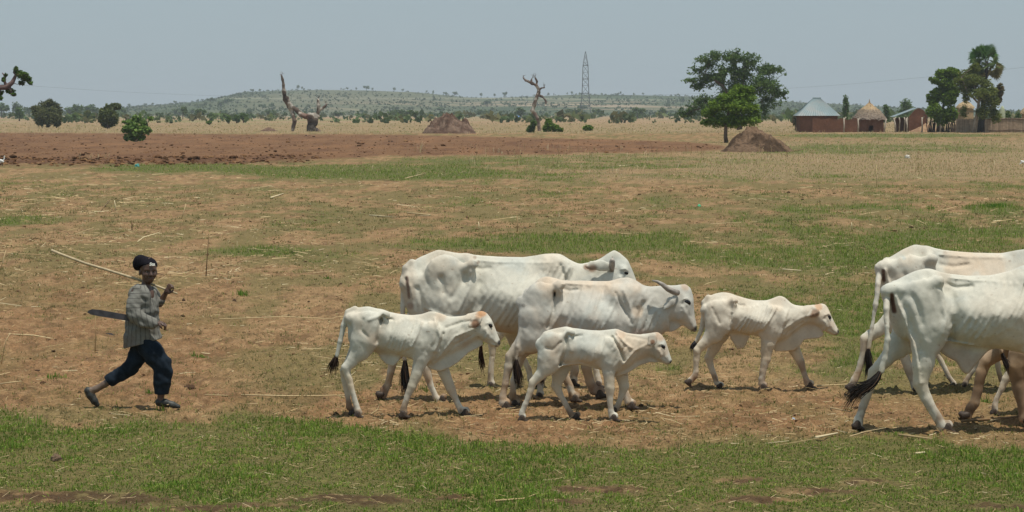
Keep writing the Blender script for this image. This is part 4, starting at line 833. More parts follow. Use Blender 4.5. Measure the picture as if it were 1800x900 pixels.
# low dry and olive tufts mottling the stubble
x0_, y0_, rs = scatter(22, 105, 20000, 7)
u, v, gr, pl, dry, red, fg, sp, ed = fields(x0_, y0_)
keep = rs.rand(len(x0_)) < (1-fg)*(1-pl)*(.35+.65*sstep(.40, .62, fbm(x0_*.6, y0_*.15, 4, 143)))*(1-.5*red); x0_, y0_ = x0_[keep], y0_[keep]; m_ = 11
tone = rs.choice(4, len(x0_), p=(.32, .25, .25, .18)); TT = np.array([(.105, .085, .055), (.12, .115, .055), (.19, .145, .105), (.075, .085, .035)])
sc_ = np.clip(y0_/38, .8, 2.4); rr = rs.uniform(.02, .075, len(x0_))*sc_
x = np.repeat(x0_, m_)+rs.normal(0, 1, len(x0_)*m_)*np.repeat(rr, m_); y = np.repeat(y0_, m_)+rs.normal(0, 1, len(x0_)*m_)*np.repeat(rr, m_)*1.6; n = len(x)
blades('stubble_tufts', x, y, rs.uniform(.015, .05, n)*np.repeat(sc_, m_)**.6, rs.uniform(.006, .014, n)*np.repeat(sc_, m_), TT[np.repeat(tone, m_)]*rs.uniform(.7, 1.3, (n, 1)), 1.2, 8, 1, 'low dry weeds and olive tufts mottling the stubble field')
# far dry and green grass strips
x, y, rs = scatter(95, 420, 120000, 11)
u, v, gr, pl, dry, red, fg, sp, ed = fields(x, y)
keep = rs.rand(len(x)) < np.clip(dry*.8+gr*.6, 0, 1)*(1-pl); x, y, gr, dr = x[keep], y[keep], gr[keep], dry[keep]; n = len(x)
c = pick(rs, n, (3, 2, 4, 3, 2, 1)); cd = pick(rs, n, (0.2, .2, 1, 2, 5, 6)); m = (rs.rand(n) < np.clip(gr*1.1, 0, 1)*.9)[:, None]; c = np.where(m, c, cd)
blades('distant_grass', x, y, rs.uniform(.05, .17, n)*np.clip(y/200, .6, 1.4), rs.uniform(.02, .05, n)*np.clip(y/150, .7, 3), c, .9, 13, 1, 'dry and green grass strips on the far side of the field')

# ---------------------------------------------------------------- straw, stalks and clods lying loose
STRAW_MAT = mat('straw', (1.08, 1.0, .80), 0.8, tint='tint', spec=0.2)
def straws(name, x, y, L, r, col, seed, label, up=0.12, kind='stuff'):
    rs = np.random.RandomState(seed); n = len(x); z = ground_z(x, y)
    a = rs.uniform(0, math.pi, n); e = rs.normal(0, up, n); bd = rs.normal(0, .12, n)
    D_ = np.stack((np.cos(a), np.sin(a), e), 1); S_ = np.stack((-np.sin(a), np.cos(a), 0*a), 1)
    c0 = np.stack((x, y, z+r*.8+np.abs(e)*L*.45), 1)
    P0, P1, P2_ = c0-D_*L[:, None]/2, c0+S_*(bd*L)[:, None], c0+D_*L[:, None]/2
    V = []
    for P_, rr in ((P0, 1), (P1, .95), (P2_, .55)):
        for (s1, s2) in ((-1, -.6), (1, -.6), (0, 1.0)): V.append(P_+S_*(s1*r*rr)[:, None]+np.array((0, 0, 1))*(s2*r*rr)[:, None])
    V = np.stack(V, 1).reshape(-1, 3); i = np.arange(n)[:, None]*9
    F = [np.concatenate([i+np.array([[a_+b, a_+(b+1) % 3, a_+3+(b+1) % 3, a_+3+b]]) for a_ in (0, 3) for b in range(3)])]
    o = link(name, npmesh(name, V, F, STRAW_MAT, False, np.repeat(col, 9, 0))); return tag(o, label, kind=kind)
ST = np.array([(.52, .43, .30), (.42, .33, .21), (.32, .24, .15), (.60, .54, .42), (.22, .15, .095), (.13, .085, .055)])
x, y, rs = scatter(22.5, 130, 40000, 17)
u, v, gr, pl, dry, red, fg, sp, ed = fields(x, y); q = fbm(x*.5, y*.12, 4, 141)
keep = rs.rand(len(x)) < (1-fg)*(1-pl)*(.12+.88*sstep(.45, .65, q))*(.35+.65*sstep(900, 500, u)); x, y = x[keep], y[keep]; n = len(x)
L = np.exp(rs.normal(math.log(.085), .6, n))*np.clip(y/45, .8, 1.8); L = np.where(rs.rand(n) < .035, L*3.2, L); L = np.clip(L, .03, .9)
straws('straw_litter', x, y, L, rs.uniform(.0016, .0042, n)*np.clip(y/32, .9, 3.0), ST[rs.choice(6, n, p=(.20, .26, .2, .08, .16, .10))]*rs.uniform(.7, 1.15, (n, 1)), 19, 'dry straw and broken stalks littering the field')
x, y, rs = scatter(17.2, 26, 2600, 23); n = len(x)
straws('straw_in_grass', x, y, rs.uniform(.03, .10, n), rs.uniform(.0010, .0022, n), ST[rs.choice(6, n, p=(.3, .3, .2, .1, .1, 0))], 29, 'fine dry straw in the foreground grass', .2)
CLOD_MAT = mat('clod', (1, 1, 1), 0.95, tint='tint', bump=(40, .8, .02), spec=.05)
def clods(name, x, y, r, col, seed, label, flat=.6):
    rs = np.random.RandomState(seed); n = len(x); z = ground_z(x, y)
    b = []; 
    for th, zz_ in [(0, 1)]+[(k*1.2566, .45) for k in range(5)]+[(k*1.2566+.6, -.4) for k in range(5)]:
        rr = 0 if zz_ == 1 else 1; b.append((math.cos(th)*rr*.9, math.sin(th)*rr*.9, zz_))
    b = np.array(b); V = b[None]*r[:, None, None]*rs.uniform(.6, 1.25, (n, 11, 1))*np.array((1, 1, flat))
    V = (V+np.stack((x, y, z+r*.15), 1)[:, None]).reshape(-1, 3); i = np.arange(n)[:, None]*11
    T = [(0, 1+k, 1+(k+1) % 5) for k in range(5)]; F3 = np.concatenate([i+np.array([t]) for t in T]+[i+np.array([(1+k, 6+k, 1+(k+1) % 5)]) for k in range(5)]+[i+np.array([(1+(k+1) % 5, 6+k, 6+(k+1) % 5)]) for k in range(5)])
    o = link(name, npmesh(name, V, [F3], CLOD_MAT, False, np.repeat(col, 11, 0))); return tag(o, label, kind='stuff')
x, y, rs = scatter(20, 100, 12000, 31); u, v, gr, pl, dry, red, fg, sp, ed = fields(x, y)
keep = rs.rand(len(x)) < (1-fg)*(1-gr)*.8; x, y = x[keep], y[keep]; n = len(x)
SO = np.array([(.21, .13, .07), (.13, .08, .045), (.26, .175, .09), (.07, .045, .025)])
clods('soil_crumbs', x, y, np.exp(rs.normal(math.log(.010), .5, n))*np.clip(y/38, .8, 2.2), SO[rs.choice(4, n, p=(.35, .3, .2, .15))], 37, 'small crumbs of brown soil strewn over the field')
x, y, rs = scatter(120, 400, 15000, 41); u, v, gr, pl, dry, red, fg, sp, ed = fields(x, y)
keep = rs.rand(len(x)) < np.clip(pl*.5+ed, 0, 1); x, y, ed = x[keep], y[keep], ed[keep]; n = len(x)
clods('ploughed_clods', x, y, np.exp(rs.normal(math.log(.05), .5, n))*(1+.7*ed), (SO*np.array((.85, .72, .65)))[rs.choice(4, n, p=(.3, .35, .1, .25))], 43, 'clods of red brown soil in the ploughed strip')
# standing dry stems of old grass: tufts in chosen places
def stems(name, spots, label, seed, group=None, cat='dry grass'):
    rs = np.random.RandomState(seed); mb = MB()
    for (px, py, hpx, n, wpx) in spots:
        for i in range(n):
            p = onground(px+rs.normal(0, wpx), py+rs.uniform(-1.5, 1.5)); s_ = FPX/p[1]; h = hpx/s_*rs.uniform(.5, 1.05); le = rs.normal(0, .22, 2)*h
            z = float(ground_z(p[0], p[1])); q = np.array((p[0], p[1], z))
            r = max(.0035, .42/s_)*rs.uniform(.7, 1.2)
            mb.tube([q, q+np.array((le[0]*.4, le[1]*.4, h*.6)), q+np.array((le[0]*1.2, le[1], h))], [r, r*.8, r*.3], 3, ST[rs.choice(4)]*rs.uniform(.85, 1.1), caps=False)
    if group == 'clump':
        c0 = onground(spots[0][0], spots[0][1]); r = empty(name, tuple(c0), label, cat); tag(link('stem', mb.mesh('stem', STRAW_MAT), r, tuple(-c0)), kind='stuff'); return r
    return tag(link(name, mb.mesh(name, STRAW_MAT)), label, kind='stuff')
rs0 = np.random.RandomState(77)
sp_ = [(rs0.uniform(820, 1800), rs0.uniform(262, 312), rs0.uniform(6, 18), rs0.randint(1, 5), 5) for i in range(260)]+[(rs0.uniform(600, 1200), rs0.uniform(290, 312), rs0.uniform(5, 13), 2, 4) for i in range(50)]
sp_ += [(rs0.uniform(1600, 1730), rs0.uniform(290, 308), 20, 5, 8) for i in range(7)]+[(rs0.uniform(0, 1800), rs0.uniform(228, 236), rs0.uniform(3, 6), 6, 12) for i in range(170)]
stems('dry_stems', sp_, 'pale dry grass stems standing at the far side of the field', 51)
sq_ = [(rs0.uniform(0, 1800), rs0.uniform(325, 640)**1.0, rs0.uniform(4, 11), rs0.randint(1, 4), 4) for i in range(420)]
stems('stubble_stems', sq_, 'thin upright dry stalks standing in the stubble field', 53)
for (a, b, c_, d_, lab) in [((165, 278, 9, 26, 16), (150, 283, 6, 10, 20), None, None, 'clump of pale dry grass at the edge of the ploughed strip behind the boy'),
                           ((738, 268, 22, 12, 7), (742, 262, 12, 10, 4), None, None, 'tall pale stalk clump standing in the ploughed strip below the far mound'),
                           ((872, 268, 9, 12, 8), (878, 270, 6, 9, 10), None, None, 'low dry tuft at the green edge of the ploughed strip, left of the pylon'),
                           ((1038, 272, 9, 6, 3), (1030, 268, 7, 3, 6), None, None, 'forked dry stalk sticking up from the ploughed strip below the pylon')]:
    stems('dry_grass_clump', [a, b], lab, int(a[0]), 'clump', 'grass clump')
# seedlings / weed tufts near
def weed(px, py, wpx, hpx, n, label, seed, tone=1.0, name='weed_tuft', cat='weed'):
    rs = np.random.RandomState(seed); c0 = onground(px, py); s_ = FPX/c0[1]; wr = wpx/s_/2
    x = c0[0]+rs.normal(0, wr*.55, n); y = c0[1]+rs.normal(0, wr*.9, n); h = rs.uniform(.4, 1, n)*hpx/s_
    c = np.array([(.10, .18, .035), (.075, .14, .03), (.15, .20, .05)])[rs.randint(0, 3, n)]*tone
    me = blades(name, x, y, h, np.full(n, max(.008, 1.1/s_)), c, .6, seed, 2); r = empty(name, (x.mean(), y.mean(), 0), label, cat); tag(link('blade', me, r), kind='stuff')
weed(425, 520, 22, 16, 70, 'bright green weed tuft on the brown soil right of the boy', 1)
weed(288, 718, 20, 22, 26, 'green tuft beside the front shoe of the boy', 2)
weed(98, 664, 34, 12, 60, 'low green tuft left of the raised back foot', 3)
weed(350, 628, 36, 12, 60, 'green tuft on the bare soil right of the trousers', 4)
weed(262, 690, 14, 14, 34, 'small green tuft between the feet of the boy', 5)
weed(745, 690, 26, 14, 60, 'dark green tuft behind the forelegs of the left calf', 6, .8)
weed(1733, 708, 14, 20, 26, 'bright green sprout beside the raised brown hoof at the right', 7)
weed(1635, 368, 12, 12, 30, 'green weed in the right of the field beyond the stakes', 8)
weed(576, 490, 14, 9, 26, 'small green weed left of the largest cow', 9)
weed(1748, 366, 44, 12, 160, 'broad bright green weed patch near the right edge', 10)
# ================================================================== the boy
SKIN = mat('skin', (1, 1, 1), 0.45, tint='tint', spec=0.5)
SHIRT = mat('shirt_cloth', (1, 1, 1), 0.9, tint='tint', noise=[(60, .9, 1.1)], spec=0.1)
TROUS = mat('navy_cloth', (.010, .017, .026), 0.9, noise=[(14, .7, 1.5), (70, .85, 1.15)], spec=0.15)
CAPM = mat('cap_knit', (.0065, .0055, .009), 0.9, noise=[(80, .6, 1.6)], spec=0.15)
SHOE = mat('shoe_leather', (.030, .033, .030), 0.55, noise=[(25, .5, 1.4)], spec=0.4)
BLADE = mat('machete_steel', (.055, .050, .058), 0.45, noise=[(22, .6, 1.5)], spec=0.5)
WOOD = mat('pale_stick', (.50, .40, .25), 0.7, noise=[(30, .75, 1.15)], bump=(60, .3, .003))
def boy():
    D = 26.0; org = onplane(255, 500, D); org[2] = 0
    P = lambda px, py, off=0.0: onplane(px, py, D+off)-org
    root = empty('person', tuple(org), 'barefaced boy striding right in black cap, striped grey shirt and navy trousers, looking at camera', 'person')
    root['label'] = 'boy in black cap, striped grey shirt and navy trousers striding behind the cattle'
    lo = P(140, 600); hi = P(318, 440); vx = .0064
    f = np.array((.40, -.91, -.06)); f /= np.linalg.norm(f); l = np.cross((0, 0, 1), f); l /= np.linalg.norm(l); u = np.cross(f, l)
    c = P(260.5, 475); H = lambda a, b, d: c+f*a+l*b+u*d
    R3 = np.stack((f, l, u), 1)
    s = Sdf((lo[0], -.36, -.01), (hi[0], .34, hi[2]), vx)
    s.ell(H(-.008, 0, .030), (.094, .076, .088), .01, R3)
    s.ell(H(.018, 0, -.035), (.066, .058, .070), .03, R3)
    s.ell(H(.052, 0, -.088), (.030, .030, .024), .03, R3)
    for b in (-1, 1):
        s.ell(H(.052, b*.038, -.038), (.028, .024, .028), .02, R3)
        s.cone(H(.078, b*.012, .014), H(.066, b*.045, .012), .010, .009, .012)
        s.ell(H(-.005, b*.076, -.022), (.018, .010, .030), .008, R3)
        s.cone(H(.090, b*.012, -.038), H(.084, b*.016, -.040), .009, .007, .006)
    s.cone(H(.080, 0, .004), H(.100, 0, -.034), .009, .0125, .012)
    s.cone(H(.083, -.016, -.062), H(.083, .016, -.062), .0085, .0085, .006)
    s.cone(H(.081, -.013, -.076), H(.081, .013, -.076), .0095, .0095, .005)
    for b in (-1, 1): s.ell(H(.092, b*.032, -.006), (.018, .017, .011), .010, R3, mode='s')
    s.cone(P(258, 492), P(255, 511, .0), .040, .046, .02)
    s.cone(P(240, 513, -.11), P(270, 515, .11), .05, .045, .03)
    s.cone(P(256, 522), P(252, 585), .098, .085, .03)
    s.cone(P(252, 595, -.03), P(252, 597, .04), .08, .08, .03)
    # arms
    s.chain([(P(240, 514, -.12), .046), (P(232, 552, -.19), .034), (P(234, 560, -.19), .032), (P(274, 567, -.17), .022)], .015)
    s.chain([(P(270, 516, .11), .042), (P(281, 534, .10), .030), (P(284, 528, .09), .029), (P(293, 513, .07), .020)], .012)
    def hand(pc, fw, dn, ot, k=1.0, curl=1.0):
        """palm at pc, fingers run along fw then curl along dn; ot points away from the palm's back"""
        fw = fw/np.linalg.norm(fw); dn = dn/np.linalg.norm(dn); sd_ = np.cross(fw, dn)
        s.ell(pc, (.036*k, .028*k, .016*k), .008, np.stack((fw, sd_, dn), 1))
        for i, (b, L) in enumerate([(-.024, .85), (-.008, 1.0), (.008, .95), (.023, .75)]):
            a0 = pc+fw*.028*k+sd_*b*k; a1 = a0+fw*.026*k*L+dn*.006; a2 = a1+(dn*.9+fw*.25*(1-curl))*.026*k*L; a3 = a2+(dn*.3-fw*.8*curl+fw*.5*(1-curl)+dn*.5*(1-curl))*.018*k*L
            s.chain([(a0, .0098*k), (a1, .0090*k), (a2, .0082*k), (a3, .007*k)], .003)
        t0 = pc-fw*.012*k-sd_*.026*k; s.chain([(t0, .012*k), (t0+fw*.024*k-sd_*.014*k+dn*.014*k, .010*k), (t0+fw*.040*k-sd_*.006*k+dn*.030*k, .008*k)], .004)
    hand(P(281.5, 567.5, -.17), np.array((.85, 0.05, -.35)), np.array((-.3, .25, -1)), None, 1.05, .5)
    hand(P(294.5, 510, .055), np.array((.45, -.25, .75)), np.array((.45, .75, -.30)), None, 1.05, .9)
    # lower legs
    s.chain([(P(287, 640, -.06), .05), (P(285, 675, -.06), .040), (P(283, 694, -.06), .030), (P(282, 706, -.06), .031), (P(297, 711, -.06), .026)], .012)
    s.chain([(P(235, 645, .06), .05), (P(205, 662, .07), .042), (P(183, 676, .07), .030), (P(169, 684, .07), .030), (P(158, 687, .07), .030), (P(167, 703, .07), .024)], .012)
    V, Q = s.mesh()
    C = np.tile(np.array((.088, .047, .031)), (len(V), 1)); n1 = fbm(V[:, 0]*20, V[:, 2]*20, 3, 7); C *= (.85+.3*n1)[:, None]
    lp = H(.092, 0, -.073); d = np.linalg.norm((V-lp)/np.array((.022, .022, .010)), axis=1); C += (np.array((.16, .075, .06))-C)*(sstep(1.2, .7, d)*.6)[:, None]
    dust = sstep(.35, .10, V[:, 2])*(V[:, 0] < -.2); C += (np.array((.17, .125, .09))-C)*dust[:, None]
    hp = P(294.5, 510, .055); d = np.linalg.norm(V-hp, axis=1)
    b = link('body', npmesh('body', V, Q, SKIN, True, C), root)
    EW = mat('eye_white', (.30, .26, .22), .3, spec=.5)
    ew = ball_mesh('eyeball', EW, 12, 8)
    for sg in (-1, 1):
        e = link('eyeball', ew, root, tuple(H(.067, sg*.031, -.005)), (0, 0, 0), (.0115, .0115, .0055))
        link('iris', EYEBALL, e, tuple((f*.80+np.array((0, 0, 0)))), (0, 0, 0), (.5, .5, .62))
    # cap
    s = Sdf(H(0, 0, .03)-.19, H(0, 0, .03)+.19, .0055)
    s.ell(H(-.014, 0, .040), (.102, .086, .078), .02, R3)
    s.ell(P(244.5, 465, .02), (.058, .070, .060), .05)
    s.ell(P(246, 456, .0), (.042, .05, .036), .05)
    sl, X, Y, Z = s.sub((-9,)*3, (9,)*3)
    nrm = u*.90-f*.44; nrm /= np.linalg.norm(nrm); q0 = H(.085, 0, .068)
    hs = -((X-q0[0])*nrm[0]+(Y-q0[1])*nrm[1]+(Z-q0[2])*nrm[2]); s.F = np.maximum(s.F, hs.astype(np.float32)-0.0)
    q1 = H(-.06, 0, -.02)
    gx = s.ax[0][:, None, None]; gz = s.ax[2][None, None, :]
    s.F += (np.sin((X-Y*.6+Z*.3)*300)*.0012).astype(np.float32)
    V, Q = s.mesh(); cp = link('cap', npmesh('cap', V, Q, CAPM, True), root); tag(cp, 'black knitted cap slumping back')
    # pale lettering sewn on the cap front (small raised letters)
    LET = mat('lettering', (.62, .62, .56), .8)
    tcv = bpy.data.curves.new('lettering', 'FONT'); tcv.body = 'Sta'; tcv.size = .042; tcv.extrude = .002; tcv.offset = .0012; tcv.align_x = 'CENTER'; tcv.align_y = 'CENTER'; tcv.shear = .25
    tcv.materials.append(LET)
    tmp = bpy.data.objects.new('tmp', tcv); COL.objects.link(tmp); dg = bpy.context.evaluated_depsgraph_get(); dg.update()
    lme = bpy.data.meshes.new_from_object(tmp.evaluated_get(dg)); bpy.data.objects.remove(tmp); lme.materials.clear(); lme.materials.append(LET)
    to = link('lettering', lme, cp)
    ff = (f*.9+u*.42); ff /= np.linalg.norm(ff); ll = np.cross((0, 0, 1), ff); ll /= np.linalg.norm(ll); uu = np.cross(ff, ll)
    M = Matrix(((ll[0], uu[0], ff[0]), (ll[1], uu[1], ff[1]), (ll[2], uu[2], ff[2]))); to.rotation_euler = M.to_euler()
    to.location = tuple(H(.092, .006, .062)+ff*.004)
    # shirt
    s = Sdf((P(205, 600)[0], -.34, P(255, 625)[2]), (P(300, 600)[0], .26, P(255, 494)[2]), .0062)
    S = [(264, 502, 244, 500, .075, 0), (273, 508, 230, 505, .135, 0), (277, 520, 225, 518, .155, 0), (280, 545, 223, 543, .14, 0), (279, 562, 222, 562, .13, 0), (281, 578, 219, 582, .135, 0), (283, 594, 216, 613, .14, 0)]
    s.loft([(*P(a, b)[[0, 2]], *P(c_, d_)[[0, 2]], w_, r_) for (a, b, c_, d_, w_, r_) in S], .02, smooth=.012)
    s.chain([(P(241, 512, -.11), .056), (P(236, 530, -.16), .058), (P(234, 546, -.185), .062), (P(239, 556, -.19), .060), (P(254, 564, -.19), .056), (P(267, 568, -.185), .046), (P(274, 568, -.175), .036)], .02)
    s.chain([(P(268, 514, .11), .055), (P(279, 530, .10), .042), (P(283, 530, .09), .038)], .02)
    s.cone(P(262, 500, -.04), P(271, 526, -.095), .036, .032, .008, mode='s')       # open neck
    s.cone(P(271, 526, -.095), P(279, 556, -.09), .032, .014, .008, mode='s')
    s.cone(P(257, 494, 0), P(258, 506, -.01), .052, .054, .006, mode='s')
    s.cone(P(244, 588, -.16), P(243, 612, -.16), .004, .035, .006, mode='s')         # side slit
    sl, X, Y, Z = s.sub((-9,)*3, (9,)*3); X_, Y_, Z_ = np.broadcast_arrays(X, Y, Z)
    shell = np.abs(s.F) < .03; idx = np.where(shell)
    xx_, yy_, zz_ = X_[idx], Y_[idx], Z_[idx]
    fold = (vnoise3(xx_*13+zz_*16, yy_*13, zz_*9-xx_*12, 5)-.5)*.022+(vnoise3(xx_*22+zz_*30, yy_*20, zz_*10-xx_*8, 6)-.5)*.016
    s.F[idx] += fold.astype(np.float32)
    hem0, hem1 = P(216, 613), P(283, 595)
    hz = hem0[2]+(X-hem0[0])*(hem1[2]-hem0[2])/(hem1[0]-hem0[0])
    s.F = np.where(Y > -1, np.maximum(s.F, (hz-Z)+0*Y), s.F).astype(np.float32)
    V, Q = s.mesh()
    ang = np.arctan2(V[:, 1], V[:, 0]-P(250, 550)[0])*.135; onarm = (V[:, 1] < -.175+.05*np.exp(-((V[:, 2]-P(240, 515)[2])/.07)**2)); elz = P(232, 552)[2]
    up_ = onarm & (V[:, 2] > elz+.06); fo = onarm & ~up_
    co = np.where(up_, V[:, 2], np.where(fo, V[:, 0]+V[:, 2]*.25, ang)); co = co+.006*(vnoise(V[:, 0]*14, V[:, 2]*14)-.5)
    ph = (co/.042) % 1.0; ln = sstep(.13, .05, np.minimum(ph, 1-ph))
    ph2 = (co/.030*3) % 1.0; ln2 = sstep(.3, .1, np.minimum(ph2, 1-ph2))*.18
    C = np.array((.195, .190, .168))*(1+.0*V[:, :1]); C = C+(np.array((.080, .078, .070))-C)*(np.clip(ln*.85, 0, 1))[:, None]
    C *= (.88+.24*fbm(V[:, 0]*8, V[:, 2]*8, 2, 3))[:, None]
    C = C+(np.array((.15, .115, .09))-C)*(sstep(P(255, 575)[2], P(255, 600)[2], V[:, 2])*sstep(.0, -.12, V[:, 0])*.6)[:, None]
    tag(link('shirt', npmesh('shirt', V, Q, SHIRT, True, C), root), 'loose grey shirt with thin dark stripes, open at the neck')
    # trousers
    s = Sdf((P(176, 600)[0], -.24, P(255, 700)[2]), (P(312, 600)[0], .24, P(255, 580)[2]), .0065)
    s.cone(P(251, 597, -.03), P(252, 604, .04), .088, .10, .03)
    s.chain([(P(258, 606, -.05), .088), (P(271, 622, -.06), .094), (P(284, 640, -.06), .086), (P(287, 655, -.06), .077), (P(286, 668, -.06), .074), (P(283, 690, -.06), .064)], .03)
    s.chain([(P(247, 608, .05), .085), (P(240, 630, .06), .078), (P(228, 647, .06), .067), (P(211, 659, .07), .060), (P(198, 666, .07), .056), (P(187, 671, .07), .042)], .03)
    sl, X, Y, Z = s.sub((-9,)*3, (9,)*3); X_, Y_, Z_ = np.broadcast_arrays(X, Y, Z); idx = np.where(np.abs(s.F) < .03); xx_, yy_, zz_ = X_[idx], Y_[idx], Z_[idx]
    s.F[idx] += ((vnoise3(xx_*12+zz_*9, yy_*12, zz_*15-xx_*8, 15)-.5)*.018+(vnoise3(xx_*24, yy_*24, zz_*22+xx_*18, 16)-.5)*.014).astype(np.float32)
    c1 = P(283, 692); s.F = np.where((X > P(262, 600)[0]) & (Z < c1[2]+.05), np.maximum(s.F, c1[2]-Z), s.F).astype(np.float32)
    a_, b_ = P(192, 678), P(181, 664)
    e = b_-a_; nn = np.array((-e[2], 0, e[0])); nn /= np.linalg.norm(nn); nn = nn if nn[0] < 0 else -nn
    s.F = np.where(X < P(215, 600)[0], np.maximum(s.F, (X-a_[0])*nn[0]+(Z-a_[2])*nn[2]), s.F).astype(np.float32)
    V, Q = s.mesh(); tag(link('trousers', npmesh('trousers', V, Q, TROUS, True), root), 'baggy navy trousers ending above the ankles')
    # shoes
    s = Sdf((P(268, 720)[0], -.15, -.01), (P(326, 700)[0], .03, .15), .0055)
    s.chain([(P(280, 707, -.06), .038), (P(290, 708, -.06), .036), (P(303, 712, -.06), .032), (P(313, 715, -.06), .023)], .012)
    s.cone(P(282, 694, -.06), P(282, 702, -.06), .030, .030, .005, mode='s')
    V, Q = s.mesh(); V[:, 2] = np.maximum(V[:, 2], .004); link('shoe', npmesh('shoe', V, Q, SHOE, True), root)
    s = Sdf((P(142, 720)[0], -.02, -.01), (P(182, 700)[0], .16, .24), .0055)
    s.chain([(P(155, 687, .07), .036), (P(159, 695, .07), .036), (P(166, 705, .07), .032), (P(171, 711, .07), .022)], .012)
    V, Q = s.mesh(); V[:, 2] = np.maximum(V[:, 2], .003); link('shoe', npmesh('shoe', V, Q, SHOE, True), root)
    # machete: blade and handle
    t = empty('machete', tuple(org+P(283, 568.5, -.15)), 'long dark machete tucked under the arm of the boy, blade pointing back', 'machete')
    o = np.array(P(283, 568.5, -.15)); bl = [(153, 549), (156, 545.5), (162, 543.5), (175, 544.5), (200, 549), (228, 554), (272, 562), (272, 569), (228, 564.5), (200, 560), (175, 556), (160, 553)]
    n = len(bl); V = [P(x, y, -.135)-o+np.array((0, .0018*sg, 0)) for sg in (-1, 1) for (x, y) in bl]
    mb = MB(); mb.add(V, [list(range(n))[::-1], list(range(n, 2*n))]+[(i, (i+1) % n, n+(i+1) % n, n+i) for i in range(n)])
    me = bpy.data.meshes.new('blade'); me.from_pydata([tuple(v) for v in V], [], [tuple(range(n))[::-1], tuple(range(n, 2*n))]+[(i, (i+1) % n, n+(i+1) % n, n+i) for i in range(n)]); me.materials.append(BLADE)
    link('blade', me, t)
    mb = MB(); mb.tube([P(270, 565.5, -.137)-o, P(278, 567, -.145)-o, P(286, 568.5, -.150)-o, P(289, 570, -.152)-o], [.011, .012, .012, .014], 8); link('handle', mb.mesh('handle', CAPM, True, False), t)
    # herding stick over the far shoulder
    pts = [(90, 440), (110, 448), (150, 463), (190, 475), (235, 489), (262, 497.5), (296, 510.5), (312, 516.5)]; rad = [.013, .0125, .0125, .012, .0115, .011, .010, .008]
    a0 = P(90, 440, .07); so_ = tuple(org+P(296, 510.5, .07)); o = P(296, 510.5, .07)
    mb = MB(); mb.tube([P(x, y, .07)-o for x, y in pts], rad, 8, jit=.15)
    tag(link('herding_stick', mb.mesh('herding_stick', WOOD, True, False), None, so_), 'long pale stick carried over the shoulder of the boy', 'stick')
boy()
# ================================================================== things behind the field
BARK = mat('bark', (1, 1, 1), 0.9, tint='tint', noise=[(4, .7, 1.25)], bump=(6, .6, .05), spec=.1)
LEAF = mat('leaf', (1.1, 1.25, .80), 0.65, tint='tint', trans=.38, spec=.25)
def leafcloud(blobs, n, size, cols, rs, gap=.42, aspect=.5, droop=0.0, shell=.35):
    """blobs: (center xyz, radii xyz); returns leaf quads filling the clumps, leaving gaps"""
    vol = np.array([b[1][0]*b[1][1]*b[1][2] for b in blobs])**.75; vol /= vol.sum(); k = rs.choice(len(blobs), n, p=vol)
    d = rs.normal(0, 1, (n, 3)); d /= np.linalg.norm(d, axis=1)[:, None]; r = (shell+(1-shell)*rs.rand(n))[:, None]*rs.uniform(.85, 1.12, (n, 1))
    c = np.array([b[0] for b in blobs])[k]+d*r*np.array([b[1] for b in blobs])[k]
    f = 1.0/max(b[1][0] for b in blobs)*2.2
    keep = vnoise3(c[:, 0]*f*1.7, c[:, 1]*f*1.7, c[:, 2]*f*1.7, 5)*.6+vnoise3(c[:, 0]*f*4, c[:, 1]*f*4, c[:, 2]*f*4, 6)*.4 > gap
    c = c[keep]; k = k[keep]; n = len(c)
    a = rs.normal(0, 1, (n, 3)); a[:, 2] = a[:, 2]*.6-droop; a /= np.linalg.norm(a, axis=1)[:, None]
    b = np.cross(a, rs.normal(0, 1, (n, 3))); b /= np.linalg.norm(b, axis=1)[:, None]
    s_ = (size*rs.uniform(.6, 1.35, n))[:, None]
    V = np.stack((c-a*s_, c+b*s_*aspect, c+a*s_, c-b*s_*aspect), 1).reshape(-1, 3)
    cols = np.array(cols); cl = vnoise3(c[:, 0]*f*2, c[:, 1]*f*2, c[:, 2]*f*2, 9)
    kk = np.clip((cl+rs.normal(0, .16, n))*len(cols), 0, len(cols)-1).astype(int)
    C = cols[kk]*rs.uniform(.75, 1.25, (n, 1))
    return V, np.arange(n*4).reshape(-1, 4), np.repeat(C, 4, 0)
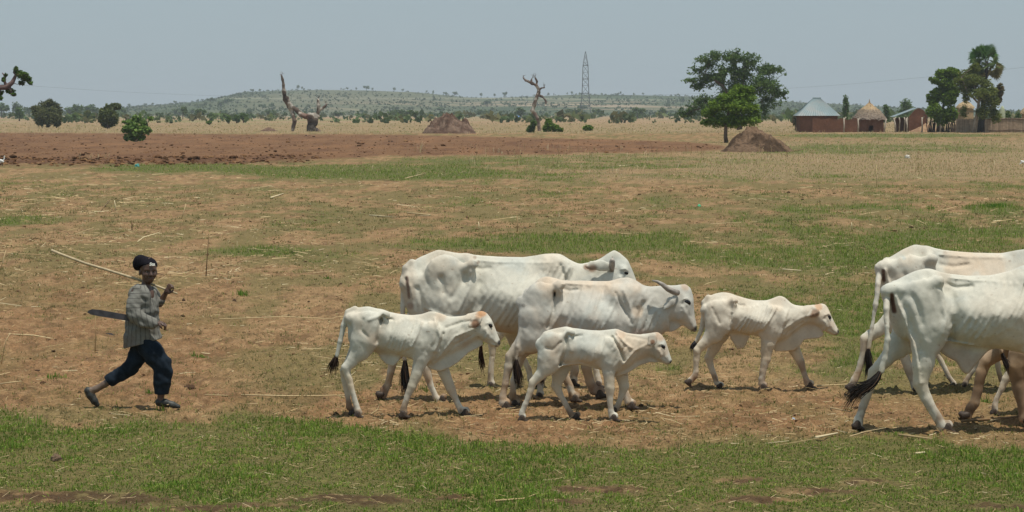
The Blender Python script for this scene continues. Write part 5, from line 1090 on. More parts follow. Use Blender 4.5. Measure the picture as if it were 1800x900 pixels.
def tree(name, base, D, limbs, blobs, n, lsz, cols, label, cat='tree', seed=0, depth=.8, gap=.42, bark=(.16, .12, .09), aspect=.5, droop=0, group=None, twigs=0, shell=.35):
    """limbs: polylines of (px,py,r_px[,off]); blobs: (px,py,rx_px,rz_px[,off])"""
    rs = np.random.RandomState(seed); s_ = FPX/D; o = onplane(base[0], base[1], D); o[2] = 0
    root = empty(name, tuple(o), label, cat, group)
    P = lambda x, y, off=0: onplane(x, y, D+off)-o
    bl = []
    for b in blobs:
        off = b[4] if len(b) > 4 else rs.uniform(-.5, .5)*b[2]/s_*1.2
        bl.append((P(b[0], b[1], off), (b[2]/s_, b[2]/s_*depth, b[3]/s_)))
    mb = MB()
    for L in limbs:
        pts = [P(q[0], q[1], q[3] if len(q) > 3 else 0) for q in L]; mb.tube(pts, [q[2]/s_ for q in L], 8, np.array(bark), .18)
    if limbs:
        src = [P(q[0], q[1]) for L in limbs for q in L[1:]]
        for b in bl[:60]:
            a = min(src, key=lambda p: np.linalg.norm(p-b[0])); m_ = (a+b[0])/2+rs.normal(0, .08, 3)*np.linalg.norm(a-b[0])
            mb.tube([a, m_, b[0]], [.55/s_+.01, .45/s_, .2/s_], 5, np.array(bark)); 
            for t_ in range(twigs):
                e = b[0]+rs.normal(0, .6, 3)*np.array(b[1]); mb.tube([b[0], (b[0]+e)/2+rs.normal(0, .05, 3), e], [.28/s_, .2/s_, .1/s_], 4, np.array(bark), caps=False)
        link('trunk', mb.mesh('trunk', BARK, True), root)
    V, F, C = leafcloud(bl, n, lsz, cols, rs, gap, aspect, droop, shell)
    link('crown', npmesh('crown', V, F, LEAF, False, C), root)
    return root
DG = [(.055, .090, .036), (.075, .115, .043), (.10, .145, .054), (.13, .18, .066)]
MG = [(.075, .115, .020), (.11, .165, .026), (.15, .21, .035), (.20, .26, .055)]
OG = [(.09, .105, .035), (.12, .135, .042), (.16, .17, .055), (.21, .205, .075)]
GG = [(.075, .12, .04), (.11, .17, .055), (.15, .22, .07), (.21, .28, .11)]
# the two trees by the soil heap
tree('spreading_tree', (1300, 228), 400, [[(1300, 228, 5), (1296, 205, 4.5), (1290, 180, 4), (1270, 150, 2.8), (1240, 130, 1.6)], [(1290, 180, 3.5), (1305, 150, 2.6), (1310, 115, 1.6)], [(1292, 185, 3), (1330, 160, 2.2), (1360, 150, 1.4)], [(1290, 190, 3), (1250, 185, 2), (1215, 195, 1)]],
     [(1240, 110, 22, 16), (1222, 124, 16, 9), (1258, 98, 20, 10), (1288, 100, 22, 15), (1297, 92, 8, 9), (1318, 105, 22, 14), (1345, 122, 20, 12), (1362, 122, 17, 9), (1378, 130, 6, 9), (1300, 125, 30, 20), (1270, 130, 28, 20), (1248, 140, 26, 16), (1214, 142, 17, 6), (1228, 152, 16, 9),
      (1340, 150, 30, 22), (1368, 160, 18, 14), (1380, 168, 7, 12), (1355, 178, 22, 14), (1345, 195, 13, 18), (1238, 180, 26, 16), (1212, 196, 21, 12), (1200, 202, 10, 7), (1250, 200, 22, 14), (1300, 160, 40, 26), (1275, 185, 30, 22)], 36000, .20, DG, 'wide dark green feathery tree behind the bright green one', seed=1, gap=.45, aspect=.36, droop=.5, twigs=3, shell=.25)
tree('young_tree', (1277, 251), gdist(251), [[(1277, 251, 4), (1275, 240, 3.4), (1276, 225, 3.0), (1280, 200, 2.4), (1290, 170, 1.6)], [(1276, 222, 2.4), (1300, 205, 1.6), (1318, 195, 1)], [(1276, 222, 2.2), (1255, 205, 1.4), (1240, 195, 1)]],
     [(1300, 155, 14, 8), (1318, 158, 10, 8), (1296, 166, 24, 9), (1280, 172, 22, 10), (1312, 172, 20, 11), (1262, 185, 20, 11), (1300, 188, 30, 14), (1248, 198, 16, 10), (1325, 195, 14, 13), (1240, 216, 10, 8), (1262, 212, 22, 13), (1290, 212, 26, 14), (1318, 212, 20, 11), (1332, 208, 6, 9)],
     20000, .13, MG, 'bright green young tree with bare trunk beside the brown soil heap', seed=2, gap=.38, aspect=.4, droop=.2, twigs=3, shell=.2)
# trees in the hamlet
tree('leafy_tree', (1652, 228), 392, [[(1652, 228, 2.4), (1654, 205, 2.2), (1662, 170, 2), (1668, 140, 1.4)]],
     [(1672, 127, 14, 9), (1655, 130, 12, 9), (1644, 142, 8, 7), (1664, 148, 16, 14), (1650, 165, 15, 12), (1640, 178, 11, 10), (1635, 139, 4, 3), (1668, 172, 14, 16), (1642, 195, 14, 14), (1655, 205, 16, 16), (1672, 200, 12, 15), (1632, 170, 5, 5), (1682, 132, 10, 9), (1680, 160, 8, 12), (1684, 140, 8, 8)], 15000, .22, MG[:3]+[(.11, .15, .03)], 'narrow leafy green tree at the left of the stockade', seed=3, aspect=.6, gap=.34, twigs=2, shell=.15)
tree('olive_tree', (1712, 232), 385, [[(1711, 234, 3.4), (1714, 215, 3.2), (1719, 195, 3), (1721, 175, 2.4), (1712, 150, 1.4)], [(1720, 178, 2), (1735, 160, 1.2)], [(1720, 182, 1.8), (1700, 160, 1.2), (1690, 135, .8)]],
     [(1698, 130, 14, 9), (1712, 122, 12, 10), (1690, 142, 16, 9), (1710, 142, 20, 12), (1728, 148, 18, 12), (1742, 160, 14, 12), (1700, 155, 20, 12), (1722, 165, 22, 11), (1744, 178, 14, 12), (1698, 172, 8, 14), (1745, 195, 12, 12), (1715, 118, 8, 10), (1694, 196, 8, 12), (1735, 172, 18, 14), (1728, 196, 14, 14), (1750, 205, 12, 12), (1706, 140, 16, 12)], 17000, .19, OG, 'fine leaved olive green tree with pale leaning trunk in front of the palm', seed=4, aspect=.35, gap=.38, bark=(.30, .25, .20), twigs=3, shell=.2)
def palm():
    D = 388; s_ = FPX/D; o = onplane(1726, 232, D); o[2] = 0; P = lambda x, y, off=0: onplane(x, y, D+off)-o
    root = empty('fan_palm', tuple(o), 'tall fan palm with thick dark trunk rising behind the olive tree', 'palm tree'); rs = np.random.RandomState(5)
    mb = MB(); mb.tube([P(1724, 233), P(1725, 215), P(1727, 195), P(1731, 160), P(1734, 120), P(1735, 108)], [7/s_, 6/s_, 5/s_, 3.2/s_, 2.8/s_, 2.6/s_], 10, (.045, .040, .038), .2); link('trunk', mb.mesh('trunk', BARK, True), root)
    c0 = P(1735, 112); k = 0
    for i in range(40):
        th = rs.uniform(0, 2*math.pi); el = rs.uniform(-1.0, 1.35) if i < 36 else 1.2
        if i == 0: th, el = 0.3, -.5
        d = np.array((math.cos(th)*math.cos(el), math.sin(th)*math.cos(el), math.sin(el))); L = rs.uniform(20, 31)/s_*(1.0 if el > 0 else 1.05)
        m_ = c0+d*L*.55+np.array((0, 0, .06*L)); hub = c0+d*L*.8
        mb = MB(); mb.tube([c0, m_, hub], [.035, .03, .02], 4, (.10, .12, .04), caps=False)
        side = np.cross(d, (0, 0, 1)); side /= np.linalg.norm(side)+1e-6; nrm = np.cross(side, d); ro = rs.uniform(-1.4, 1.4); side = side*math.cos(ro)+nrm*math.sin(ro); nrm = np.cross(side, d); R_ = rs.uniform(15, 20)/s_
        tone = np.array((.065, .12, .045)) if el > .25 else (np.array((.075, .095, .045)) if el > -.3 else np.array((.17, .13, .07))); tone = tone*rs.uniform(.8, 1.3)
        for q in range(15):
            a = (q-7)/7*1.9; e = d*math.cos(a)+side*math.sin(a); tip = hub+e*R_*rs.uniform(.85, 1.05)+np.array((0, 0, -.12*R_))+nrm*rs.normal(0, .05)*R_
            wv = np.cross(e, nrm)*R_*.095; mid = hub+e*R_*.55
            mb.add([hub, mid+wv, tip, mid-wv+nrm*.05*R_], [(0, 1, 2), (0, 2, 3)], tone*rs.uniform(.8, 1.25))
        link('frond', mb.mesh('frond', LEAF), root)
    V, F, C = leafcloud([(P(1758, 158, 0), (7/s_, 7/s_, 12/s_)), (P(1755, 175), (6/s_, 6/s_, 10/s_))], 900, .2, [(.16, .10, .07), (.10, .09, .05), (.2, .13, .09)], rs, .3); tag(link('dead_frond_skirt', npmesh('dead_frond_skirt', V, F, LEAF, False, C), root), 'brown dead fronds hanging down')
palm()
# bushes on the left and along the edge of the plain
tree('round_bush', (84, 224), gdist(225), [[(84, 224, 3), (84, 205, 2.5), (80, 190, 2)], [(84, 215, 2), (95, 190, 1.5)]], [(84, 188, 17, 12), (70, 196, 14, 12), (97, 194, 13, 14), (84, 205, 23, 16), (70, 212, 10, 10), (100, 212, 9, 12), (60, 190, 6, 5), (88, 178, 6, 5)], 9000, .34, [(.065, .066, .036), (.085, .086, .045), (.115, .11, .065), (.15, .14, .085)], 'large round grey green bush at the far left', 'bush', 6, aspect=.3, gap=.33, twigs=2, shell=.2)
tree('dark_bush', (190, 226), gdist(227), [[(190, 226, 3), (190, 210, 2.2), (196, 190, 1.5)]], [(190, 204, 16, 13), (182, 198, 9, 9), (198, 210, 11, 12), (203, 187, 11, 6), (188, 216, 11, 9), (188, 190, 6, 6), (178, 210, 6, 7)], 7000, .3, [(.055, .065, .026), (.075, .085, .032), (.10, .11, .042), (.13, .13, .06)], 'dark green bush with a flat tuft on top, right of the large round bush', 'bush', 7, aspect=.4, gap=.33, shell=.2)
tree('broad_leaf_shrub', (240, 248), gdist(249), [[(238, 249, 1.2), (236, 235, 1), (238, 212, .7)], [(240, 249, 1.2), (250, 235, 1), (262, 212, .7)], [(236, 249, 1.1), (226, 235, .9), (220, 218, .6)]], [(240, 208, 8, 7), (228, 216, 9, 7), (252, 216, 8, 7), (264, 208, 5, 4), (238, 228, 15, 12), (222, 228, 8, 9), (256, 228, 9, 9), (232, 240, 12, 8), (246, 240, 10, 7), (218, 214, 4, 3), (222, 243, 6, 5), (264, 230, 4, 3)], 1500, .17, GG+[(.25, .30, .17)], 'broad leaved light green shrub standing in the ploughed strip', 'shrub', 8, aspect=.75, gap=.30, bark=(.25, .25, .18), shell=.3)
tree('green_bush', (968, 231), gdist(232), [[(966, 231, 1.5), (968, 220, 1)]], [(966, 222, 9, 9), (964, 214, 5, 6), (974, 225, 9, 6), (984, 228, 6, 3), (960, 226, 6, 6)], 2500, .28, MG[:3], 'rich green bush right of the white dead tree', 'bush', 9, aspect=.5, gap=.3, shell=.15)
tree('small_bush', (934, 233), gdist(233.5), [[(934, 233, 1.2), (934, 222, .8)]], [(934, 226, 6, 7), (938, 217, 5, 5), (930, 229, 4, 4)], 1200, .26, DG, 'small dark bush touching the foot of the white dead tree', 'bush', 10, aspect=.5, gap=.3, shell=.15)
tree('low_bush', (1034, 230), gdist(230), [[(1034, 230, 1), (1034, 226, .6)]], [(1034, 225, 8, 4), (1030, 226, 5, 3)], 700, .3, MG, 'low green bush in the dry strip below the pylon', 'bush', 11, aspect=.5, gap=.3)
for i, (px, hh, ww, D, cols, lab) in enumerate([(402, 14, 5, 700, MG[:3], 'tall bright green bush, left one of a close pair left of the leaning dead tree'), (416, 15, 6, 720, DG, 'dark green bush, second in the pair left of the leaning dead tree'), (428, 18, 7, 760, DG, 'dark rounded bush right of the bright green pair'), (368, 8, 5, 620, MG, 'small bright green bush on the dry strip left of the tall pair'),
                                                 (34, 26, 12, 900, DG, 'dark bush left of the large round bush'), (1790, 34, 10, 420, DG, 'dark shrub with bare top at the right end of the woven fence'), (1772, 38, 8, 418, DG, 'dark shrub beside the pale dome at the right of the palm'), (1487, 60, 7, 520, DG, 'slender young tree between the metal roof and the thatched hut'),
                                                 (1556, 40, 9, 560, DG, 'dark bushy tree right behind the thatched hut'), (1592, 46, 15, 700, DG, 'round dark tree rising behind the small gabled house'), (1650, 18, 5, 600, MG, 'light green bush peeping over the stockade'), (1398, 30, 6, 430, [(.10, .08, .06), (.16, .12, .09)], 'dry brownish bush at the left wall of the metal roofed house')]):
    by = 450+FPX*math.tan(math.atan2(EYE, D)-PITCH); rs = np.random.RandomState(60+i)
    bl = [(px+rs.uniform(-.6, .6)*ww, by-hh*rs.uniform(.3, .8), ww*.55, hh*.22) for q in range(7)]+[(px, by-hh*.8, ww*.6, hh*.2)]
    tree('bush', (px, by), D, [[(px, by, 1.3), (px, by-hh*.5, .8), (px+1, by-hh*.85, .4)]], bl, 1500, 1.25/FPX*D*1.3, cols, lab, 'bush', 80+i, gap=.33, aspect=.5, shell=.2)
# limb of a tree reaching in at the top left; its trunk stands just outside the frame
tree('gnarled_tree', (-70, 256), gdist(258), [[(-70, 258, 16), (-66, 225, 14), (-60, 195, 12), (-40, 168, 8.5), (-15, 157, 6), (0, 154, 5), (12, 153, 5.0), (22, 145, 4.0), (28, 132, 2.8), (24, 126, 2.2)], [(12, 154, 3.5), (8, 143, 2.2), (9, 134, 2), (4, 128, .8)], [(16, 152, 3), (20, 162, 2), (24, 166, 1)], [(-60, 195, 9), (-85, 160, 7), (-110, 130, 5)], [(-40, 168, 5), (-30, 130, 4), (-20, 100, 3)], [(28, 132, 1.8), (32, 124, 1.6), (28, 118, .6)]],
     [(40, 133, 11, 7), (48, 139, 8, 6), (34, 128, 7, 5), (54, 146, 4, 3), (28, 122, 4, 6), (38, 146, 6, 4), (18, 160, 9, 5), (24, 166, 5, 3), (2, 163, 5, 4), (1, 172, 4, 5), (6, 140, 4, 5), (10, 132, 3, 4), (-30, 100, 18, 12), (-110, 125, 22, 14), (-60, 150, 16, 12), (-20, 90, 14, 10)],
     12000, .12, [(.05, .085, .02), (.08, .13, .025), (.10, .16, .03), (.10, .085, .05)], 'gnarled tree limb with green leaves reaching in at the upper left edge', seed=12, gap=.30, bark=(.16, .11, .10), aspect=.5, shell=.1)

# ---- dead trees, modelled like the animals so that limbs grow into each other
DEAD = mat('dead_wood', (1, 1, 1), .9, tint='tint', noise=[(1.2, .6, 1.3), (6, .8, 1.2)], bump=(3, .8, .08), spec=.1)
def dead_tree(name, D, base, chains, label, seed, dark=()):
    o = onplane(base[0], base[1], D); o[2] = 0; s_ = FPX/D; P = lambda x, y, off=0: onplane(x, y, D+off)-o
    pts = [q for ch in chains for q in ch]; lo = P(min(q[0] for q in pts)-5, 240); hi = P(max(q[0] for q in pts)+5, min(q[1] for q in pts)-5); vx = .62/s_
    s = Sdf((lo[0], -10/s_, -.3), (hi[0], 10/s_, hi[2]), vx); rs = np.random.RandomState(seed)
    for ch in chains: s.chain([(P(q[0], q[1], q[3]/s_ if len(q) > 3 else rs.normal(0, 1.0)/s_), q[2]/s_) for q in ch], 1.6/s_)
    sl, X, Y, Z = s.sub((-99,)*3, (99,)*3); X_, Y_, Z_ = np.broadcast_arrays(X, Y, Z); ix = np.where(np.abs(s.F) < .2)
    s.F[ix] += ((vnoise3(X_[ix]*s_/3, Y_[ix]*s_/3, Z_[ix]*s_/7, seed)-.5)*1.5/s_).astype(np.float32)
    V, Q = s.mesh(); n1 = fbm(V[:, 0]*s_/9, V[:, 2]*s_/9+V[:, 1], 3, seed)
    C = np.array((.40, .36, .31))+(np.array((.13, .095, .075))-np.array((.40, .36, .31)))*sstep(.42, .58, n1)[:, None]
    for (x, y, r, col) in dark:
        q = P(x, y); d = np.hypot(V[:, 0]-q[0], V[:, 2]-q[2])*s_/r; C = C+(np.array(col)-C)*(sstep(1.2, .7, d)*.85)[:, None]
    root = link(name, npmesh(name, V, Q, DEAD, True, C), None, tuple(o)); tag(root, label, 'dead tree')
    mb = MB()
    for ch in chains:
        e = ch[-1]
        for q in range(4): mb.tube([P(e[0], e[1]), P(e[0]+rs.uniform(-4, 4), e[1]-rs.uniform(0, 7)), P(e[0]+rs.uniform(-6, 6), e[1]-rs.uniform(2, 11))], [.35/s_, .25/s_, .12/s_], 4, (.14, .11, .09), caps=False)
    tag(link('twig', mb.mesh('twig', BARK), root), kind='stuff')
    return root
dead_tree('dead_tree', gdist(231), (547, 231), [[(547, 234, 8.5), (547, 224, 7.5), (548, 214, 7), (545, 205, 6.5), (538, 205, 4.5), (529, 201, 4), (522, 194, 3.8), (514, 189, 3.6)], [(514, 234, 2.2), (516, 222, 3), (518, 212, 3.6), (514, 198, 3.2), (508, 188, 3), (501, 175, 3.4), (500, 165, 3.2), (498, 150, 2.4), (497, 140, 2.2), (495, 133, 1.6)], [(514, 190, 3.5), (508, 182, 3.5), (505, 172, 3)],
          [(553, 218, 5), (556, 207, 4), (559, 198, 3), (560, 185, 3), (559, 175, 2.2)], [(559, 196, 2.6), (566, 191, 2), (572, 186, 1.8), (574, 183, 1.2)], [(545, 206, 5), (552, 202, 4), (561, 205, 2)], [(555, 230, 6), (560, 233, 5)]],
          'leaning dead tree with hollow dark stump and tall bare limb on the left', 3, dark=[(546, 222, 16, (.045, .036, .03)), (540, 208, 8, (.10, .07, .055)), (503, 170, 6, (.07, .05, .04)), (497, 142, 16, (.12, .085, .065)), (535, 205, 9, (.17, .10, .075)), (572, 188, 6, (.1, .07, .06)), (498, 235, 20, (.3, .27, .24))])
dead_tree('white_dead_tree', gdist(230), (947, 231), [[(948, 232, 3.6), (947, 220, 2.8), (945, 208, 2.6), (940, 200, 3.0), (936, 194, 3.4), (939, 184, 3.0), (943, 172, 3.0), (947, 162, 2.8), (946, 155, 2.3), (943, 150, 2), (936, 147, 2), (930, 144, 1.9), (924, 141, 1.8), (920, 137, 1.4)], [(935, 148, 1.8), (934, 141, 1.4), (935, 138, 1.0)], [(943, 151, 1.6), (944, 143, 1.5), (941, 137, 1.2)],
          [(947, 160, 1.9), (951, 155, 1.6), (957, 154, 1.2)], [(947, 168, 2.0), (953, 170, 1.8), (958, 175, 1.8), (960, 180, 1.6), (959, 183, 1.0)]],
          'crooked whitish dead tree with bare twisted arms near the pylon', 4, dark=[(946, 222, 12, (.2, .15, .12)), (940, 203, 7, (.15, .1, .08)), (955, 176, 8, (.09, .065, .06)), (922, 140, 10, (.15, .11, .09)), (952, 156, 6, (.14, .1, .08)), (948, 168, 4, (.1, .07, .06))])

# ---- soil heaps
HEAP = mat('heap_soil', (1, 1, 1), .97, tint='tint', noise=[(2.5, .75, 1.2, 6), (12, .85, 1.15)], bump=(7, .9, .08), spec=.05)
def heap(name, px0, px1, ytop, ybase, pk, label, cols, seed, pw=1.25, rough=.16, col2=None):
    D = gdist(ybase-1.5); s_ = FPX/D; cx = (px0+px1)/2; o = onplane(cx, ybase, D); o[2] = 0
    R_ = (px1-px0)/2/s_; H_ = (ybase-1-ytop)/s_; pkx = (pk-cx)/s_; nr_, na = 46, 120; V = []
    r, a = np.meshgrid(np.linspace(0, 1, nr_), np.linspace(0, 2*math.pi, na, endpoint=False), indexing='ij')
    ed = 1+.16*(fbm(np.cos(a)*1.5+9, np.sin(a)*1.5+seed, 3, seed)-.5)
    x = pkx*(1-r)+np.cos(a)*r*R_*ed; y = np.sin(a)*r*R_*.8*ed
    prof = (1-r)**pw; z = H_*prof*(1+.0*a)+H_*rough*((fbm(x*3.2/R_+seed, y*3.2/R_, 5, seed, .6)-.45)*1.6)*np.clip((1-r)*3, 0, 1)*np.clip(r*4+.2, 0, 1)-.06*r
    z += H_*rough*.7*np.abs(fbm(x*9/R_, y*9/R_, 3, seed+4)-.5)*np.clip((1-r)*4, 0, 1)
    V = np.stack((x, y, z), -1).reshape(-1, 3); ix = np.arange(nr_*na).reshape(nr_, na)
    F = np.stack((ix[:-1], np.roll(ix[:-1], -1, 1), np.roll(ix[1:], -1, 1), ix[1:]), -1).reshape(-1, 4)[:, ::-1]
    n1 = fbm(V[:, 0]*4/R_, V[:, 1]*4/R_+V[:, 2]*3/R_, 4, seed+2); C = np.array(cols[0])+(np.array(cols[1])-np.array(cols[0]))*sstep(.4, .62, n1)[:, None]
    return tag(link(name, npmesh(name, V, F, HEAP, True, C), None, tuple(o)), label, 'soil heap')
heap('soil_heap', 1262, 1398, 223, 268, 1326, 'large brown soil heap beside the bright green young tree', [(.165, .108, .070), (.07, .046, .030)], 3, 1.16, .40)
heap('soil_heap', 742, 838, 201, 236, 785, 'brown soil heap on the dry strip left of the white dead tree', [(.19, .13, .095), (.11, .068, .05)], 5, .82, .7)
heap('sand_heap', 1594, 1668, 217, 233.5, 1627, 'pale sand heap in front of the gabled mud house', [(.34, .22, .13), (.27, .165, .10)], 7, 1.3, .1)
heap('soil_heap', 456, 490, 224, 232, 472, 'low soil hump left of the leaning dead tree', [(.17, .11, .08), (.12, .075, .055)], 9, .8, .1)

# ================================================================== the hamlet
MUD = mat('mud_wall', (.165, .080, .050), .95, noise=[(.8, .75, 1.2, 5), (4, .85, 1.15)], bump=(3, .6, .05), spec=.05)
ZINC = mat('roof_metal', (.19, .255, .27), .45, noise=[(.5, .88, 1.08)], spec=.4, mix2=((.24, .27, .27), .6, .45, .6))
THATCH = mat('thatch', (1, 1, 1), .95, tint='tint', noise=[(5, .75, 1.25, 6)], spec=.05)
POST = mat('grey_post', (.42, .36, .29), .9, noise=[(3, .7, 1.2)], bump=(5, .5, .03))
DARKIN = mat('dark_interior', (.02, .016, .013), 1.0)
MATW = mat('woven_mat', (1, 1, 1), .95, tint='tint', noise=[(3, .8, 1.2)], spec=.05)
def at(px, D): return onplane(px, 300, D)[0]
def pz(py, D): return onplane(900, py, D)[2]
def metal_house():
    D = 400; x0, x1 = at(1402, D), at(1469, D); zt = pz(203, D); d = (x1-x0)*.8; cx = (x0+x1)/2
    r = empty('mud_house', (cx, D, 0), 'mud house under a pale blue green hipped metal roof', 'house'); L = x0-cx, x1-cx
    mb = MB(); th = .25
    mb.box(L[0], L[1], -d/2, -d/2+th, -.1, zt, None); mb.box(L[0], L[1], d/2-th, d/2, -.1, zt); mb.box(L[0], L[0]+th, -d/2+th, d/2-th, -.1, zt); mb.box(L[1]-th, L[1], -d/2+th, d/2-th, -.1, zt)
    link('wall', mb.mesh('wall', MUD, False, False), r)
    ez = pz(203.5, D-2); tz = pz(172.5, D); ov = (at(1474, D)-at(1397, D))/2; dy = d/2+.5; rx0, rx1 = at(1429, D)-cx, at(1441, D)-cx; ex0, ex1 = at(1397, D)-cx, at(1473, D)-cx
    A, B, C_, E = (ex0, -dy, ez), (ex1, -dy, ez), (ex1, dy, ez), (ex0, dy, ez); T0, T1 = (rx0, 0, tz), (rx1, 0, tz)
    # each roof slope: corrugated sheet
    def slope(p, q, t1, t0, name='roof_slope'):
        p, q, t1, t0 = [np.array(v, float) for v in (p, q, t1, t0)]; n = 34; mb = MB(); nrm = np.cross(q-p, t0-p); nrm /= np.linalg.norm(nrm); nrm = nrm if nrm[2] > 0 else -nrm
        V = []
        for i in range(n+1):
            f_ = i/n; off = nrm*(.035 if i % 2 else 0); V += [p+(q-p)*f_+off, t0+(t1-t0)*f_+off]
        mb.add(V+[v-nrm*.03 for v in V], [(2*i, 2*i+2, 2*i+3, 2*i+1) for i in range(n)]+[(2*(n+1)+2*i+1, 2*(n+1)+2*i+3, 2*(n+1)+2*i+2, 2*(n+1)+2*i) for i in range(n)]+[(2*i, 2*(n+1)+2*i, 2*(n+1)+2*i+2, 2*i+2) for i in range(n)])
        link(name, mb.mesh(name, ZINC, False, False), r)
    slope(A, B, T1, T0); slope(B, C_, T1, T1); slope(C_, E, T0, T1); slope(E, A, T0, T0)
    mb = MB(); mb.tube([np.array(T0)+(-.1, 0, .02), np.array(T1)+(.1, 0, .02)], .09, 6); link('ridge_cap', mb.mesh('ridge_cap', ZINC, False, False), r)
    mb = MB(); pw = at(1446, D)-cx; mb.box(pw-.4, pw+.4, -d/2-.02, -d/2+.06, 0, pz(213, D)); 
metal_house()
def low_wall():
    D = 396; x0, x1 = at(1422, D), at(1500, D); cx = (x0+x1)/2; z = pz(209, D)
    mb = MB(); n = 24
    for i in range(n):
        a, b = x0+(x1-x0)*i/n-cx, x0+(x1-x0)*(i+1)/n-cx; h0 = z+.12*(math.sin(i*.9)+.5*math.sin(i*2.3)); h1 = z+.12*(math.sin((i+1)*.9)+.5*math.sin((i+1)*2.3))
        mb.add([(a, 0, -.1), (b, 0, -.1), (b, 0, h1), (a, 0, h0), (a, .35, -.1), (b, .35, -.1), (b, .35, h1-.04), (a, .35, h0-.04)], [(0, 1, 2, 3), (5, 4, 7, 6), (3, 2, 6, 7), (0, 3, 7, 4), (1, 5, 6, 2)])
    tag(link('mud_wall', mb.mesh('mud_wall', MUD, False, False), None, (cx, D-4.5, 0)), 'low reddish mud wall between the metal roofed house and the thatched hut', 'wall')
low_wall()
def round_hut(name, pxc, D, wallpx, eavepx, ytop, yeave, ywt, label, seed, two=True, wall=True):
    cx = at(pxc, D); s_ = FPX/D; r = empty(name, (cx, D, 0), label, 'hut'); rs = np.random.RandomState(seed)
    Rw = wallpx/2/s_; Re = eavepx/2/s_; ze = pz(yeave, D); zt = pz(ytop, D)
    if wall:
        n = 40; mb = MB(); V = [(math.cos(2*math.pi*i/n)*Rw*(1-.03*k), math.sin(2*math.pi*i/n)*Rw*(1-.03*k), z) for k, z in enumerate((-.1, ze*.5, ze+.25)) for i in range(n)]
        F = [(k*n+i, k*n+(i+1) % n, (k+1)*n+(i+1) % n, (k+1)*n+i) for k in range(2) for i in range(n) if i not in (29, 30) or k > 0]
        mb.add(V, F, (.34, .25, .15)); mb.box(-Rw*.2, Rw*.35, -Rw*.80, -Rw*.76, 0, ze*.6) if False else None
        link('wall', mb.mesh('wall', MUD if two else MATW, True, True), r)
    def cone(nm, r0, z0, r1, z1, c0, c1, n=72, m=12, sag=.04):
        mb = MB(); V = []; C = []
        for j in range(m+1):
            t = j/m; rr = r0+(r1-r0)*t-sag*(r0-r1)*math.sin(t*math.pi)*1.0; zz = z0+(z1-z0)*t
            for i in range(n):
                q = 1+rs.normal(0, .016)*(1-t*.5); V.append((math.cos(2*math.pi*i/n)*rr*q, math.sin(2*math.pi*i/n)*rr*q, zz+rs.normal(0, .03)-(rs.uniform(0, .22) if j == 0 else 0)))
                C.append(np.array(c0)+(np.array(c1)-np.array(c0))*min(1, max(0, t+rs.normal(0, .16))))
        F = [(j*n+i, j*n+(i+1) % n, (j+1)*n+(i+1) % n, (j+1)*n+i) for j in range(m) for i in range(n)]
        mb.add(V, F); me = mb.mesh(nm, THATCH, False)
        a = me.color_attributes['tint']; c4 = np.concatenate((np.array(C)*rs.uniform(.8, 1.2, (len(C), 1)), np.ones((len(C), 1))), 1).astype(np.float32); a.data.foreach_set('color', c4.ravel())
        link(nm, me, r)
    if two:
        zm = ze+(zt-ze)*.38
        cone('thatch_skirt', Re, ze, Re*.58, zm+.25, (.17, .135, .11), (.27, .21, .15)); cone('thatch_cap', Re*.66, zm, .10, zt-.5, (.34, .245, .15), (.40, .29, .17)); cone('thatch_peak', .16, zt-.7, .02, zt, (.36, .26, .16), (.3, .2, .12), 12, 3)
    else: cone('thatch_cap', Re, ze, .06, zt, (.40, .30, .18), (.42, .31, .18), sag=-.12)
    return r
round_hut('thatched_hut', 1527.5, 398, 52, 62, 174, 209, 209, 'round mud hut with a two tier thatched cone roof', 3)
round_hut('granary', 1696, 408, 30, 33, 176.5, 189, 189, 'pale straw granary with a rounded cap above the woven fence', 5, two=False)
def gabled():
    D = 404; cx = at(1609, D); r = empty('gabled_house', (cx, D, 0), 'small gabled mud house with a pale metal roof on its left slope', 'house'); g = lambda px: at(px, D)-cx; zf = lambda y: pz(y, D)
    pts = [(1593, 232), (1593, 206), (1598, 200), (1604, 193), (1611, 190.5), (1618, 193), (1624, 200), (1626, 206), (1626, 232)]; n = len(pts)
    V = [(g(x), y_, zf(y)) for y_ in (-2.2, -1.9) for x, y in pts]
    me = bpy.data.meshes.new('front_wall'); me.from_pydata(V, [], [tuple(range(n))[::-1], tuple(range(n, 2*n))]+[(i, (i+1) % n, n+(i+1) % n, n+i) for i in range(n)]); me.materials.append(MUD); link('front_wall', me, r)
    mb = MB(); mb.box(g(1593), g(1595), -1.9, 2.2, -.1, zf(208)); mb.box(g(1624), g(1626), -1.9, 2.2, -.1, zf(206)); mb.box(g(1595), g(1624), 1.9, 2.2, -.1, zf(206)); link('side_wall', mb.mesh('side_wall', MUD, False, False), r)
    for (a, b) in (((1568, 205), (1609, 189.5)), ((1613, 189.5), (1627, 203))):
        x0, z0, x1, z1 = g(a[0]), zf(a[1]), g(b[0]), zf(b[1]); mb = MB(); mb.add([(x0, -1.9, z0), (x1, -1.9, z1), (x1, 2.6, z1), (x0, 2.6, z0), (x0, -1.9, z0-.05), (x1, -1.9, z1-.05), (x1, 2.6, z1-.05), (x0, 2.6, z0-.05)], [(0, 1, 2, 3), (7, 6, 5, 4), (0, 4, 5, 1), (1, 5, 6, 2), (2, 6, 7, 3), (3, 7, 4, 0)]); link('roof_slope', mb.mesh('roof_slope', ZINC, False, False), r)
    mb = MB(); mb.box(g(1573), g(1592.5), .5, .7, -.1, zf(207)); link('porch_wall', mb.mesh('porch_wall', MUD, False, False), r)
    for x in (1577, 1586, 1591):
        mb = MB(); mb.tube([(g(x), -1.8, -.1), (g(x)+.08, -1.8, zf(212)), (g(x)-.02, -1.8, zf(206))], .09, 6); link('porch_post', mb.mesh('porch_post', POST, True, False), r)
gabled()
